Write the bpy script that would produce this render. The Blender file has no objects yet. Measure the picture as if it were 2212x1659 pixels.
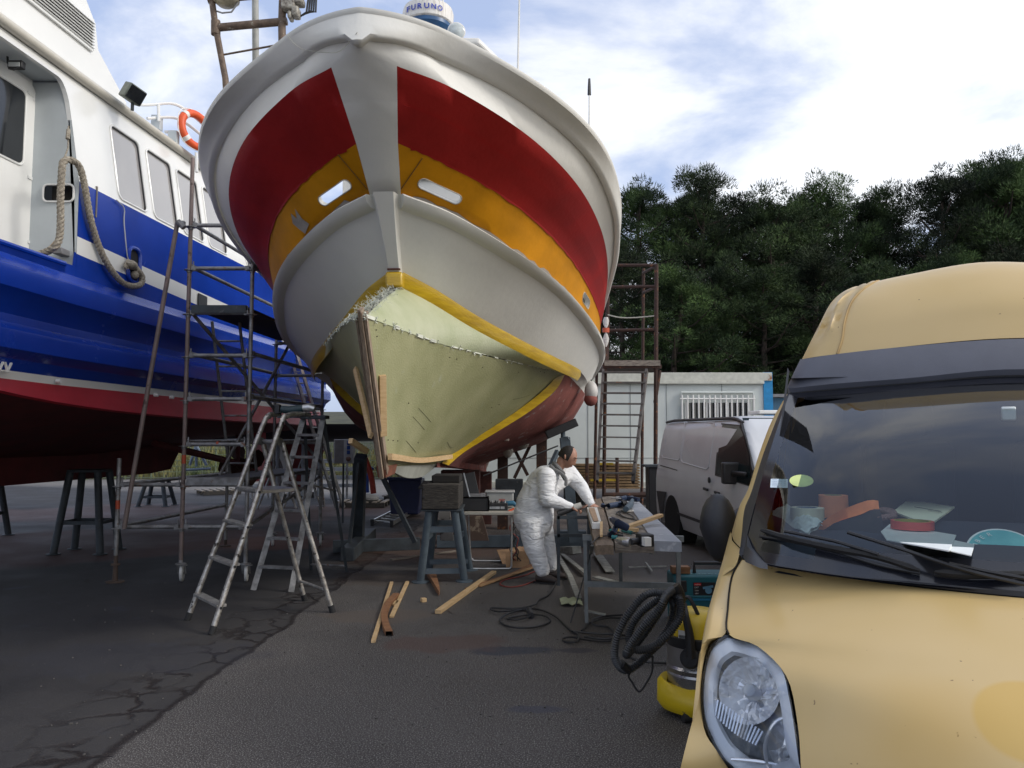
import bpy, bmesh, math, random
from math import radians, sin, cos, pi, hypot
from mathutils import Vector as V, Matrix, Quaternion
random.seed(7)
S = bpy.context.scene
# ---------------- camera, sky, sun, exposure ----------------
CZ = 1.64; TH = radians(4.0); F = 1662.0
cam = bpy.data.cameras.new('camera'); camo = bpy.data.objects.new('camera', cam); S.collection.objects.link(camo)
camo.location = (0, 0, CZ); camo.rotation_euler = (pi/2+TH, 0, 0)
cam.sensor_width = 36; cam.lens = F/2212*36; cam.clip_start = .05; cam.clip_end = 3000
S.camera = camo
W = bpy.data.worlds.new('World'); S.world = W; W.use_nodes = True
nt = W.node_tree; N = nt.nodes; L = nt.links; N.clear()
def wn(t, **k):
    n = N.new(t)
    for a, b in k.items(): setattr(n, a, b)
    return n
SUN_EL, SUN_AZ = radians(32), radians(106)      # azimuth from +Y towards +X
sky = wn('ShaderNodeTexSky', sky_type='NISHITA', sun_disc=False, sun_elevation=SUN_EL, sun_rotation=SUN_AZ)
sky.air_density = 1; sky.dust_density = 2
tc = wn('ShaderNodeTexCoord'); sep = wn('ShaderNodeSeparateXYZ'); L.new(tc.outputs['Generated'], sep.inputs[0])
def wm(op, a, b=None, c=None):
    n = wn('ShaderNodeMath', operation=op)
    for i, x in enumerate((a, b, c)):
        if x is None: continue
        if isinstance(x, (int, float)): n.inputs[i].default_value = x
        else: L.new(x, n.inputs[i])
    return n.outputs[0]
zc = wm('MAXIMUM', wm('ADD', sep.outputs[2], .22), .05)
cx = wm('DIVIDE', sep.outputs[0], zc); cy = wm('DIVIDE', sep.outputs[1], zc)
cmb = wn('ShaderNodeCombineXYZ'); L.new(cx, cmb.inputs[0]); L.new(cy, cmb.inputs[1])
n1 = wn('ShaderNodeTexNoise'); n1.inputs['Scale'].default_value = 1.9; n1.inputs['Detail'].default_value = 10; n1.inputs['Roughness'].default_value = .56; n1.inputs['Distortion'].default_value = .35
L.new(cmb.outputs[0], n1.inputs['Vector'])
n2 = wn('ShaderNodeTexNoise'); n2.inputs['Scale'].default_value = .55; n2.inputs['Detail'].default_value = 3
L.new(cmb.outputs[0], n2.inputs['Vector'])
bias = wm('MULTIPLY', sep.outputs[0], .07)       # brighter cloud towards +X
dens = wm('ADD', wm('ADD', wm('MULTIPLY', n1.outputs[0], .7), wm('MULTIPLY', n2.outputs[0], .5)), bias)
ramp = wn('ShaderNodeValToRGB'); L.new(dens, ramp.inputs[0])
e = ramp.color_ramp.elements
e[0].position = .53; e[0].color = (.48, .58, .84, 1)
e[1].position = .70; e[1].color = (1.32, 1.32, 1.33, 1)
m_ = ramp.color_ramp.elements.new(.585); m_.color = (.74, .80, .97, 1)
m2_ = ramp.color_ramp.elements.new(.632); m2_.color = (1.04, 1.06, 1.12, 1)
bgs = wn('ShaderNodeBackground'); L.new(sky.outputs[0], bgs.inputs[0]); bgs.inputs[1].default_value = .05
bgc = wn('ShaderNodeBackground'); L.new(ramp.outputs[0], bgc.inputs[0]); bgc.inputs[1].default_value = .84
add = wn('ShaderNodeAddShader'); L.new(bgs.outputs[0], add.inputs[0]); L.new(bgc.outputs[0], add.inputs[1])
wo = wn('ShaderNodeOutputWorld'); L.new(add.outputs[0], wo.inputs[0])
sl = bpy.data.lights.new('sun', 'SUN'); sl.energy = 1.7; sl.angle = radians(14); sl.color = (1, .96, .9)
so = bpy.data.objects.new('sun', sl); S.collection.objects.link(so)
sd = V((sin(SUN_AZ)*cos(SUN_EL), cos(SUN_AZ)*cos(SUN_EL), sin(SUN_EL)))
so.rotation_euler = sd.to_track_quat('Z', 'Y').to_euler(); so.location = sd*50
vs = S.view_settings; vs.view_transform = 'Standard'; vs.look = 'None'; vs.exposure = 0; vs.gamma = 1; vs.use_curve_mapping = False

# ---------------- pixel helpers (2212-px wide photo coordinates) ----------------
def ray(px, py):
    u, v = px-1106, 829.5-py
    return V((u, F*cos(TH)-v*sin(TH), F*sin(TH)+v*cos(TH)))
def P(px, py, Y):
    r = ray(px, py); return V((0, 0, CZ))+r*(Y/r.y)
def G(px, py, z=0.0):
    r = ray(px, py); return V((0, 0, CZ))+r*((z-CZ)/r.z)
def proj(p):
    y, z = p[1], p[2]-CZ; d = y*cos(TH)+z*sin(TH); u = -y*sin(TH)+z*cos(TH)
    return (1106+F*p[0]/d, 829.5-F*u/d)
def PL(px, py, o, n):                       # ray with a plane
    r = ray(px, py); c = V((0, 0, CZ)); return c+r*((V(o)-c).dot(V(n))/r.dot(V(n)))

# ---------------- materials ----------------
MATS = {}
def mat(name, col, rough=.6, metal=0, var=.12, vs_=8.0, bump=0.0, bs=60.0, col2=None, spec=.5, coat=0, detail=6, th=(.35, .65), scale3=(1, 1, 1), trans=0, alpha=1, spots=None, sp_scale=20, sp_th=.68, sp_rough=None, world=False):
    """principled material: base colour wandering between col and col2 (or darker col), optional sharp spots (wear), bump"""
    if name in MATS: return MATS[name]
    m = bpy.data.materials.new(name); m.use_nodes = True; t = m.node_tree; n = t.nodes; l = t.links
    b = n['Principled BSDF']
    b.inputs['Roughness'].default_value = rough; b.inputs['Metallic'].default_value = metal
    b.inputs['Specular IOR Level'].default_value = spec
    if coat: b.inputs['Coat Weight'].default_value = coat; b.inputs['Coat Roughness'].default_value = .08
    if trans: b.inputs['Transmission Weight'].default_value = trans
    if alpha < 1: b.inputs['Alpha'].default_value = alpha
    tcn = n.new('ShaderNodeTexCoord'); mp = n.new('ShaderNodeMapping'); l.new(tcn.outputs['Object'], mp.inputs[0]); mp.inputs['Scale'].default_value = scale3
    no = n.new('ShaderNodeTexNoise'); no.inputs['Scale'].default_value = vs_; no.inputs['Detail'].default_value = detail; no.inputs['Roughness'].default_value = .6
    l.new(mp.outputs[0], no.inputs['Vector'])
    r = n.new('ShaderNodeValToRGB'); l.new(no.outputs[0], r.inputs[0])
    c2 = col2 if col2 else tuple(c*(1-2*var) for c in col)
    r.color_ramp.elements[0].position = th[0]; r.color_ramp.elements[0].color = (*c2, 1)
    r.color_ramp.elements[1].position = th[1]; r.color_ramp.elements[1].color = (*col, 1)
    out = r.outputs[0]
    if spots:
        s = n.new('ShaderNodeTexNoise'); s.inputs['Scale'].default_value = sp_scale; s.inputs['Detail'].default_value = 8; s.inputs['Roughness'].default_value = .65
        l.new(mp.outputs[0], s.inputs['Vector'])
        r2 = n.new('ShaderNodeValToRGB'); l.new(s.outputs[0], r2.inputs[0])
        r2.color_ramp.elements[0].position = sp_th-.02; r2.color_ramp.elements[0].color = (0, 0, 0, 1)
        r2.color_ramp.elements[1].position = sp_th+.03; r2.color_ramp.elements[1].color = (1, 1, 1, 1)
        mx = n.new('ShaderNodeMix'); mx.data_type = 'RGBA'; l.new(r2.outputs[0], mx.inputs[0]); l.new(out, mx.inputs[6]); mx.inputs[7].default_value = (*spots, 1)
        out = mx.outputs[2]
    l.new(out, b.inputs['Base Color'])
    rr = n.new('ShaderNodeMapRange'); l.new(no.outputs[0], rr.inputs[0]); rr.inputs[3].default_value = max(0, rough-.08); rr.inputs[4].default_value = min(1, rough+.08)
    l.new(rr.outputs[0], b.inputs['Roughness'])
    if bump:
        n3 = n.new('ShaderNodeTexNoise'); n3.inputs['Scale'].default_value = bs; n3.inputs['Detail'].default_value = 5; l.new(mp.outputs[0], n3.inputs['Vector'])
        bp = n.new('ShaderNodeBump'); bp.inputs['Strength'].default_value = bump; bp.inputs['Distance'].default_value = .01
        l.new(n3.outputs[0], bp.inputs['Height']); l.new(bp.outputs[0], b.inputs['Normal'])
    MATS[name] = m; return m

# ---------------- mesh builder ----------------
def frame(d, up=None):
    d = V(d).normalized(); up = V(up) if up is not None else V((0, 0, 1))
    if abs(d.dot(up.normalized())) > .995: up = V((0, 1, 0)) if abs(d.y) < .9 else V((1, 0, 0))
    x = up.cross(d).normalized(); y = d.cross(x).normalized(); return x, y, d
class MB:
    def __init__(s): s.v = []; s.f = []; s.m = []; s.mi = 0
    def add(s, vs_, fs):
        o = len(s.v); s.v += [V(a) for a in vs_]
        for f in fs: s.f.append([i+o for i in f]); s.m.append(s.mi)
        return s
    def box(s, c, size, M=None):
        c = V(c); a, b, h = [x/2 for x in size]; M = M or Matrix.Identity(3)
        vs_ = [c+M@V((x*a, y*b, z*h)) for z in (-1, 1) for y in (-1, 1) for x in (-1, 1)]
        return s.add(vs_, [(0, 2, 3, 1), (4, 5, 7, 6), (0, 1, 5, 4), (2, 6, 7, 3), (0, 4, 6, 2), (1, 3, 7, 5)])
    def beam(s, p, q, w, h, up=None):
        p, q = V(p), V(q); x, y, d = frame(q-p, up)
        vs_ = [b+x*i*w/2+y*j*h/2 for b in (p, q) for j in (-1, 1) for i in (-1, 1)]
        return s.add(vs_, [(0, 2, 3, 1), (4, 5, 7, 6), (0, 1, 5, 4), (2, 6, 7, 3), (0, 4, 6, 2), (1, 3, 7, 5)])
    def tube(s, pts, r, n=10, closed=False, cap=True):
        pts = [V(p) for p in pts]; k = len(pts); R = r if isinstance(r, (list, tuple)) else [r]*k
        vs_ = []; prev = None
        for i, p in enumerate(pts):
            if closed: d = pts[(i+1) % k]-pts[i-1]
            else: d = pts[min(i+1, k-1)]-pts[max(i-1, 0)]
            if prev is None: x, y, d = frame(d)
            else:
                d = d.normalized(); x = (prev-d*prev.dot(d))
                x = x.normalized() if x.length > 1e-6 else frame(d)[0]; y = d.cross(x)
            prev = x
            vs_ += [p+(x*cos(2*pi*a/n)+y*sin(2*pi*a/n))*R[i] for a in range(n)]
        fs = []
        for i in range(k if closed else k-1):
            j = (i+1) % k
            for a in range(n): fs.append((i*n+a, i*n+(a+1) % n, j*n+(a+1) % n, j*n+a))
        if cap and not closed: fs += [tuple(range(n))[::-1], tuple((k-1)*n+a for a in range(n))]
        return s.add(vs_, fs)
    def lathe(s, c, axis, prof, n=24, up=None):
        x, y, d = frame(axis, up); c = V(c); vs_ = []
        for (r, h) in prof: vs_ += [c+d*h+(x*cos(2*pi*a/n)+y*sin(2*pi*a/n))*max(r, 1e-4) for a in range(n)]
        k = len(prof); fs = [(i*n+a, i*n+(a+1) % n, (i+1)*n+(a+1) % n, (i+1)*n+a) for i in range(k-1) for a in range(n)]
        if prof[0][0] > 1e-3: fs.append(tuple(range(n))[::-1])
        if prof[-1][0] > 1e-3: fs.append(tuple((k-1)*n+a for a in range(n)))
        return s.add(vs_, fs)
    def prism(s, poly, ext):
        k = len(poly); ext = V(ext); a = [V(p) for p in poly]
        return s.add(a+[p+ext for p in a], [tuple(range(k))[::-1], tuple(range(k, 2*k))]+[(i, (i+1) % k, (i+1) % k+k, i+k) for i in range(k)])
    def grid(s, rows, closed=False, flip=False, mi=None):
        k = len(rows[0]); vs_ = [p for r in rows for p in r]; fs = []
        o = len(s.v); s.v += [V(a) for a in vs_]
        for i in range(len(rows)-1):
            for j in range(k if closed else k-1):
                jj = (j+1) % k
                f = (i*k+j, i*k+jj, (i+1)*k+jj, (i+1)*k+j)
                if flip: f = f[::-1]
                s.f.append([a+o for a in f]); s.m.append(mi(i, j) if mi else s.mi)
        return s
    def sphere(s, c, r, n=16, sc=(1, 1, 1)):
        k = n//2; prof = [(sin(pi*i/k), -cos(pi*i/k)) for i in range(k+1)]
        o = len(s.v); s.lathe((0, 0, 0), (0, 0, 1), [(a*r, h*r) for a, h in prof], n)
        for i in range(o, len(s.v)): v = s.v[i]; s.v[i] = V((v.x*sc[0], v.y*sc[1], v.z*sc[2]))+V(c)
        return s
    def xf(s, M, start=0):
        for i in range(start, len(s.v)): s.v[i] = M@s.v[i]
        return s
    def build(s, name, mats, parent=None, smooth=True, ang=38, bevel=0, sub=0, seg=2):
        me = bpy.data.meshes.new(name)
        off = parent['_o'] if parent is not None else (0, 0, 0)
        off = V(off)
        if parent is None:
            off = V((0, 0, 0)); n = max(1, len(s.v))
            xs = [v.x for v in s.v]; ys = [v.y for v in s.v]; zs = [v.z for v in s.v]
            if xs: off = V(((min(xs)+max(xs))/2, (min(ys)+max(ys))/2, min(zs)))
        me.from_pydata([v-off for v in s.v], [], s.f)
        mats = mats if isinstance(mats, (list, tuple)) else [mats]
        for m in mats: me.materials.append(m)
        me.polygons.foreach_set('material_index', [min(a, len(mats)-1) for a in s.m])
        bm = bmesh.new(); bm.from_mesh(me); bmesh.ops.recalc_face_normals(bm, faces=bm.faces); bm.to_mesh(me); bm.free()
        if smooth:
            me.polygons.foreach_set('use_smooth', [True]*len(me.polygons)); me.set_sharp_from_angle(angle=radians(ang))
        me.update()
        o = bpy.data.objects.new(name, me); S.collection.objects.link(o)
        if parent is not None:
            o.parent = parent; o['_o'] = off
        else: o.location = off; o['_o'] = off
        if bevel:
            b = o.modifiers.new('bevel', 'BEVEL'); b.width = bevel; b.segments = seg; b.limit_method = 'ANGLE'; b.angle_limit = radians(40); b.harden_normals = False
        if sub: q = o.modifiers.new('sub', 'SUBSURF'); q.levels = sub; q.render_levels = sub
        return o
def tag(o, label=None, cat=None, group=None, kind=None):
    if label: o['label'] = label
    if cat: o['category'] = cat
    if group: o['group'] = group
    if kind: o['kind'] = kind
    return o
def thing(name, loc, label, cat, group=None):
    o = bpy.data.objects.new(name, None); S.collection.objects.link(o); o.location = V(loc); o['_o'] = V(loc); o.empty_display_size = .1
    return tag(o, label, cat, group)
def kids(o): return [c for c in bpy.data.objects if c.parent == o]
def dup(o, loc=None, rotz=0, label=None, parent=None, sc=None):
    c = o.copy(); S.collection.objects.link(c)
    if parent is not None: c.parent = parent
    else:
        if loc is not None: c.location = V(loc)
        c.rotation_euler = (0, 0, rotz)
        if sc: c.scale = sc if isinstance(sc, tuple) else (sc,)*3
        if label: c['label'] = label
    for k in kids(o): dup(k, parent=c)
    return c
def text(s, origin, xdir, ydir, size, m, parent, name='lettering', depth=.003, width=None, bold=0, shear=0):
    """writing as a thin mesh in the plane origin/xdir/ydir"""
    cu = bpy.data.curves.new('t', 'FONT'); cu.body = s; cu.size = 1; cu.extrude = 0; cu.offset = bold; cu.shear = shear; cu.resolution_u = 3
    o = bpy.data.objects.new('t', cu); S.collection.objects.link(o)
    me = bpy.data.meshes.new_from_object(o.evaluated_get(bpy.context.evaluated_depsgraph_get()))
    bpy.data.objects.remove(o)
    vs_ = [v.co.copy() for v in me.vertices]; fs = [tuple(p.vertices) for p in me.polygons]; bpy.data.meshes.remove(me)
    if not vs_: return None
    wx = max(v.x for v in vs_); k = size if width is None else width/wx
    x = V(xdir).normalized(); y = V(ydir).normalized(); n = x.cross(y); b = MB()
    b.add([V(origin)+x*v.x*k+y*v.y*size+n*depth for v in vs_], fs)
    return b.build(name, m, parent, smooth=False)
def crom(v, sub=8):
    out = []; n = len(v); v = [V(a) for a in v]
    for i in range(n-1):
        a = v[i-1] if i else v[0]*2-v[1]; b, c = v[i], v[i+1]; d = v[i+2] if i+2 < n else v[-1]*2-v[-2]
        for k in range(sub):
            u = k/sub; out.append(b+.5*u*(c-a+u*(2*a-5*b+4*c-d+u*(3*(b-c)+d-a))))
    out.append(v[-1]); return out
def lerp(a, b, t): return a+(b-a)*t
# ---------------- shared materials ----------------
WHITE = mat('white_paint', (.78, .77, .73), .38, var=.05, vs_=2.5, bump=.15, bs=25)
HULLW = mat('hull_white_paint', (.72, .71, .66), .5, var=.035, vs_=1.6, bump=.2, bs=18, spots=(.5, .5, .46), sp_scale=9, sp_th=.74)
RED = mat('red_gloss_paint', (.36, .016, .014), .55, var=.12, vs_=2.2, bump=.2, bs=30, spec=.22)
YEL = mat('yellow_ochre_paint', (.62, .26, .004), .55, spec=.22, var=.16, vs_=1.7, bump=.15, bs=30, spots=(.23, .21, .17), sp_scale=5, sp_th=.745)
ANTI = mat('antifouling_red', (.27, .082, .066), .88, var=.2, vs_=3, bump=.4, bs=22, spots=(.27, .2, .19), sp_scale=4.5, sp_th=.6)
GRP = mat('raw_fibreglass', (.385, .38, .21), .45, col2=(.28, .285, .14), vs_=2.4, bump=.5, bs=70, detail=9, th=(.3, .7), spots=(.36, .37, .24), sp_scale=3.2, sp_th=.66)
GRPT = mat('pale_fibreglass', (.52, .54, .38), .4, col2=(.38, .42, .25), vs_=2.6, bump=.4, bs=60, th=(.3, .7))
TAPE = mat('resin_tape', (.58, .38, .015), .35, col2=(.42, .26, .012), vs_=5, bump=.3, bs=30, scale3=(.6, .6, 4), coat=.2)
WOODP = mat('pale_pine', (.62, .44, .24), .65, col2=(.50, .33, .16), vs_=9, scale3=(1, 1, 7), bump=.3, bs=60)
WOODB = mat('brown_wood', (.30, .15, .07), .7, col2=(.20, .09, .04), vs_=9, scale3=(1, 1, 4), bump=.4, bs=60)
PLY = mat('weathered_laminate', (.38, .30, .22), .75, col2=(.20, .14, .10), vs_=9, scale3=(14, 3, .5), bump=.6, bs=50)
DWOOD = mat('old_dark_timber', (.062, .055, .048), .9, col2=(.02, .018, .016), vs_=14, scale3=(1, 1, 6), bump=1, bs=30)
GREYW = mat('weathered_grey_plank', (.27, .235, .195), .85, col2=(.12, .10, .085), vs_=9, scale3=(1, .3, 5), bump=.9, bs=30)
GALV = mat('galvanised_tube', (.33, .33, .33), .5, metal=.55, col2=(.15, .14, .135), vs_=7, bump=.3, bs=40, spots=(.2, .1, .06), sp_scale=11, sp_th=.63)
ALU = mat('aluminium', (.62, .62, .61), .35, metal=.85, var=.15, vs_=9, bump=.2, bs=50)
ALUW = mat('worn_aluminium_tube', (.58, .56, .52), .42, metal=.75, col2=(.28, .25, .22), vs_=18, bump=.3, bs=50, spots=(.06, .05, .045), sp_scale=14, sp_th=.6)
STEELD = mat('dark_painted_steel', (.055, .068, .078), .6, metal=.1, col2=(.03, .035, .04), vs_=5, bump=.3, bs=30, spots=(.12, .12, .12), sp_scale=14, sp_th=.66)
STEELB = mat('blue_grey_steel', (.095, .125, .15), .55, metal=.1, var=.15, vs_=5, bump=.25, bs=30, spots=(.2, .2, .2), sp_scale=16, sp_th=.68)
RUST = mat('rusty_steel', (.055, .027, .02), .85, col2=(.04, .02, .015), vs_=9, bump=.5, bs=40, spots=(.17, .07, .03), sp_scale=9, sp_th=.6)
BLK = mat('black_plastic', (.022, .022, .024), .5, var=.1, vs_=20, bump=.15, bs=120)
RUBB = mat('black_rubber', (.018, .018, .019), .8, var=.2, vs_=14, bump=.3, bs=60)
GREY = mat('grey_plastic', (.22, .22, .23), .5, var=.1)
GLASSM = mat('matt_dark_glass', (.012, .02, .022), .22, var=.1, vs_=2, spec=.25)
GLASSD = mat('dark_glass', (.015, .017, .02), .06, var=.1, vs_=2, spec=.8)

# ---------------- fishing boat ----------------
BT = .04; _n = hypot(1, BT); BA = V((BT/_n, 1/_n, 0)); BR = V((1/_n, -BT/_n, 0)); BO = V((-1.0415, 6.201, .3362)); K = .795       # bow foot position, hull units to metres
def B(w, s, z): return BO+(BR*w+BA*s+V((0, 0, z)))*K
def BLc(v): d = (v-BO)/K; return V((d.dot(BR), d.dot(BA), d.z))
def PB(px, py, Y): return P(px, py, Y*K)
J = [(i/8)**1.6*9 for i in range(9)]
LN = {
'A': (-1.21, [.026, .742, 1.698, 2.294, 2.604, 2.708, 2.718, 2.71, 2.70], [5.507, 5.407, 5.126, 4.927, 4.68, 4.411, 4.168, 3.99, 3.893]),
'Bv': (-1.19, [.10, .509, 1.344, 2.088, 2.489, 2.634, 2.649, 2.644, 2.639], [5.15, 5.229, 5.089, 4.819, 4.524, 4.271, 4.059, 3.903, 3.818]),
'C': (-1.0, [.302, .797, 1.491, 2.015, 2.36, 2.56, 2.655, 2.66, 2.65], [5.018, 4.94, 4.731, 4.527, 4.33, 4.16, 4.00, 3.87, 3.79]),
'E': (-.42, [.206, .648, 1.235, 1.731, 2.108, 2.395, 2.601, 2.626, 2.622], [4.526, 4.415, 4.256, 4.075, 3.896, 3.728, 3.593, 3.494, 3.44]),
'Fv': (0, [.162, .637, 1.26, 1.742, 2.136, 2.456, 2.628, 2.64, 2.63], [4.149, 4.031, 3.788, 3.625, 3.441, 3.262, 3.152, 3.068, 3.022]),
'Gv': (.13, [.125, .62, 1.199, 1.70, 2.09, 2.415, 2.62, 2.66, 2.65], [4.03, 3.906, 3.70, 3.534, 3.36, 3.17, 3.04, 2.96, 2.91]),
'H': (.61, [.075, .401, .813, 1.297, 1.803, 2.209, 2.426, 2.52, 2.542], [3.454, 3.317, 3.122, 2.951, 2.811, 2.741, 2.675, 2.626, 2.6]),
}
BL = {}
for k, (s0, w, z) in LN.items():
    pts = [V((w[i], s0+J[i], z[i])) for i in range(9)]
    pts += [V((w[-1]*.97, s0+11.2, z[-1]+.03)), V((w[-1]*.80, 13.0, z[-1]+.12))]
    BL[k] = crom(pts, 8)
for k, z0 in (('A', 5.46), ('Bv', 5.10)):
    ln = BL[k]; e_ = ln[9].copy(); s0 = ln[0].y-.01
    for i in range(9):
        w = .03+(e_.x-.03)*i/9; ln[i] = V((w, s0+(e_.y-s0)*(w/e_.x)**1.75, lerp(ln[i].z, e_.z, .4)))
    if k == 'Bv': ln[0].z = 5.13; ln[1].z = 5.19
NB = len(BL['A'])
def bw(p, side, dw=0, dz=0, ds=0): return B(side*(p.x+dw), p.y+ds, p.z+dz)
boat = thing('fishing_boat', B(0, 5, 0), 'white fishing boat with red and yellow bands on the bow and bare green fibreglass forefoot', 'boat')
def normals_out(line):                      # horizontal outward unit in (w,s)
    out = []
    for i in range(len(line)):
        d = line[min(i+1, len(line)-1)]-line[max(i-1, 0)]; n = V((d.y, -d.x, 0))
        out.append(n.normalized() if n.length > 1e-6 else V((1, 0, 0)))
    return out
def off(line, d, dz=0):
    nn = normals_out(line); return [V((max(p.x+n.x*d, 0), p.y+n.y*d, p.z+dz)) for p, n in zip(line, nn)]
def mixl(a, b, t): return [lerp(p, q, t) for p, q in zip(a, b)]
def pre(line, ds=-.06, w=0.0, dz=0.01):      # add the stem nose vertex in front
    p = line[0]; return [V((w, p.y+ds, p.z+dz))]+list(line)
# bulwark: closed band, outer + inner skin, both sides in one loop round the bow
def band(rows_out, thick, name, mats, mi, par, sub=1):
    """rows_out: list of lines (w,s,z) top to bottom; makes a closed shell round the bow"""
    b = MB(); o = []; inn = []
    for ln in rows_out:
        p = pre(ln); full = [bw(q, -1) for q in reversed(p[1:])]+[bw(p[0], 1)]+[bw(q, 1) for q in p[1:]]
        o.append(full)
        il = off(ln, -thick); il = [V((max(q.x, .02), q.y, q.z)) for q in il]; p0 = V((0, ln[0].y+thick*1.2, ln[0].z))
        inn.append([bw(q, -1) for q in reversed(il)]+[bw(p0, 1)]+[bw(q, 1) for q in il])
    k = len(o[0]); nr = len(o)
    b.grid(o, mi=mi); b.grid(inn, mi=lambda i, j: 0)
    mid = k//2; base = nr*k
    for j in range(k-1):
        b.f.append([j, j+1, base+j+1, base+j]); b.m.append(0)
        q = (nr-1)*k; b.f.append([q+j, q+j+1, base+q+j+1, base+q+j]); b.m.append(0)
    for i in range(nr-1):
        for j in (0, k-1): b.f.append([i*k+j, (i+1)*k+j, base+(i+1)*k+j, base+i*k+j]); b.m.append(0)
    return b
Bq, Cq, Eq, Fq = BL['Bv'], BL['C'], BL['E'], BL['Fv']
def offk(line, d):
    o_ = off(line, d); o_[0] = line[0].copy(); o_[1] = lerp(line[1], o_[1], .5); return o_
rows = [Bq, mixl(Bq, Cq, .5), Cq, mixl(Cq, Eq, .22), mixl(Cq, Eq, .45), offk(mixl(Cq, Eq, .462), .022), offk(mixl(Cq, Eq, .72), .014), Eq, mixl(Eq, Fq, .33), mixl(Eq, Fq, .66), Fq]
midc = NB
def mi_bul(i, j):
    if j in (midc-1, midc): return 0          # the grey stem facing either side of the nose
    if i < 2: return 0
    return 1 if i < 7 else 2
bul = band(rows, .07, 'bulwark', None, mi_bul, boat).build('bulwark', [HULLW, RED, YEL], boat, ang=50)
# slots cut through the bulwark: matched on the port side and mirrored
def surf_find(px, py, L1, L2, side=1):
    best = None
    for i in range(NB):
        for v in [x/10 for x in range(11)]:
            q = lerp(L1[i], L2[i], v); a = proj(bw(q, side)); d = (a[0]-px)**2+(a[1]-py)**2
            if best is None or d < best[0]: best = (d, q, i)
    return best[1], best[2]
cut = MB(); slots = [((919, 398), (982, 431), .058), ((1262, 641), (1271, 660), .07)]
for (a, c, r) in slots:
    qa, ia = surf_find(*a, Eq, Fq); qc, ic = surf_find(*c, Eq, Fq)
    for side in (-1, 1):
        r_k = r*K; A_, C_ = bw(qa, side), bw(qc, side); d = (C_-A_).normalized()
        n = normals_out(mixl(Eq, Fq, .4))[(ia+ic)//2]; nv = (BR*side*n.x+BA*n.y); e = lerp(Eq[ia], Fq[ia], 0)-Fq[ia]; ev = (BR*side*e.x+BA*e.y+V((0, 0, e.z))).normalized()
        nv = d.cross(ev).normalized(); nv = nv if nv.dot(BR*side*n.x+BA*n.y) > 0 else -nv
        up = nv.cross(d).normalized(); poly = []
        for k in range(9): t = -pi/2+pi*k/8; poly.append(C_+d*cos(t)*r_k+up*sin(t)*r_k)
        for k in range(9): t = pi/2+pi*k/8; poly.append(A_+d*cos(t)*r_k+up*sin(t)*r_k)
        cut.prism([p-nv*.35 for p in poly], nv*.7)
        rim = MB(); rim.tube([p+nv*.002 for p in poly], .005, 6, closed=True); rim.build('slot_rim', mat('slot_rim_paint', (.5, .48, .42), .5), boat)
co = cut.build('cutter', HULLW, boat, smooth=False)
bpy.context.view_layer.update()
bmod = bul.modifiers.new('holes', 'BOOLEAN'); bmod.object = co; bmod.operation = 'DIFFERENCE'; bmod.solver = 'EXACT'
bpy.context.view_layer.update()
me2 = bpy.data.meshes.new_from_object(bul.evaluated_get(bpy.context.evaluated_depsgraph_get()))
bul.modifiers.clear(); bul.data = me2; me2.name = 'bulwark'; me2.set_sharp_from_angle(angle=radians(52))
bpy.data.objects.remove(co)
# ragged primer line above the rub rail, grey patch and plank joints on the yellow band
PRM = mat('grey_primer', (.34, .31, .28), .7, var=.15)
def onb(L1, L2, i, v, side, d=.008): q = lerp(L1[i], L2[i], v); n = normals_out(L2)[i]; return bw(V((q.x+n.x*d, q.y+n.y*d, q.z)), side)
rj = random.Random(8)
for side in (-1, 1):
    top, bot, t2, b2 = [], [], [], []
    for i in range(2, 60):
        top.append(onb(Eq, Fq, i, 1-rj.uniform(.03, .13), side, .010)); bot.append(onb(Eq, Fq, i, 1.0, side, .010)); t2.append(onb(Eq, Fq, i, -.02, side, .012)); b2.append(onb(Eq, Fq, i, rj.uniform(.0, .05), side, .012))
    b = MB(); b.grid([top, bot]); b.build('primer_edge', PRM, boat, smooth=False); b = MB(); b.grid([t2, b2]); b.build('red_paint_edge', RED, boat, smooth=False)
def surf_pt(px, py, side): q, i = surf_find(px, py, Eq, Fq, side); n = normals_out(Fq)[i]; return bw(V((q.x+n.x*.012, q.y+n.y*.012, q.z)), side)
b = MB(); q = [surf_pt(x, y, -1) for x, y in ((628, 462), (640, 470), (637, 452), (655, 468), (664, 480), (662, 500), (650, 498), (635, 484))]; b.v = q; b.f = [list(range(8))]; b.m = [0]; b.build('bare_patch', PRM, boat, smooth=False)
b = MB(); q = [surf_pt(x, y, 1) for x, y in ((1108, 452), (1117, 447), (1118, 455), (1110, 458))]; b.v = q; b.f = [[0, 1, 2, 3]]; b.m = [0]; b.build('bare_patch', PRM, boat, smooth=False)
for a, c, sd2 in (((906, 338), (872, 412), 1), ((733, 334), (793, 414), -1)): b = MB(); p_, q_ = surf_pt(*a, sd2), surf_pt(*c, sd2); b.tube([p_, lerp(p_, q_, .5), q_], .004, 5); b.build('plank_joint', mat('joint_brown', (.15, .07, .01), .8), boat)
# rail: rounded cap plus fascia
Aq = BL['A']
cap_in = off(Aq, -.30, .015); cap_t = off(Aq, -.05, .02)
fas_t = off(Aq, -.012, -.05); fas_b = off(Bq, .075, 0)
cr = [off(Aq, -.30, -.03), cap_in, cap_t, off(Aq, -.012, .004), Aq, off(Aq, .0, -.028), off(Aq, -.016, -.05), fas_t, mixl(fas_t, fas_b, .5), fas_b, off(Bq, .055, -.025), off(Bq, .0, -.03)]
b = MB(); full = []
for ln in cr:
    p = pre(ln, ds=-.004, dz=0); full.append([bw(q, -1) for q in reversed(p[1:])]+[bw(p[0], 1)]+[bw(q, 1) for q in p[1:]])
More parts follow.
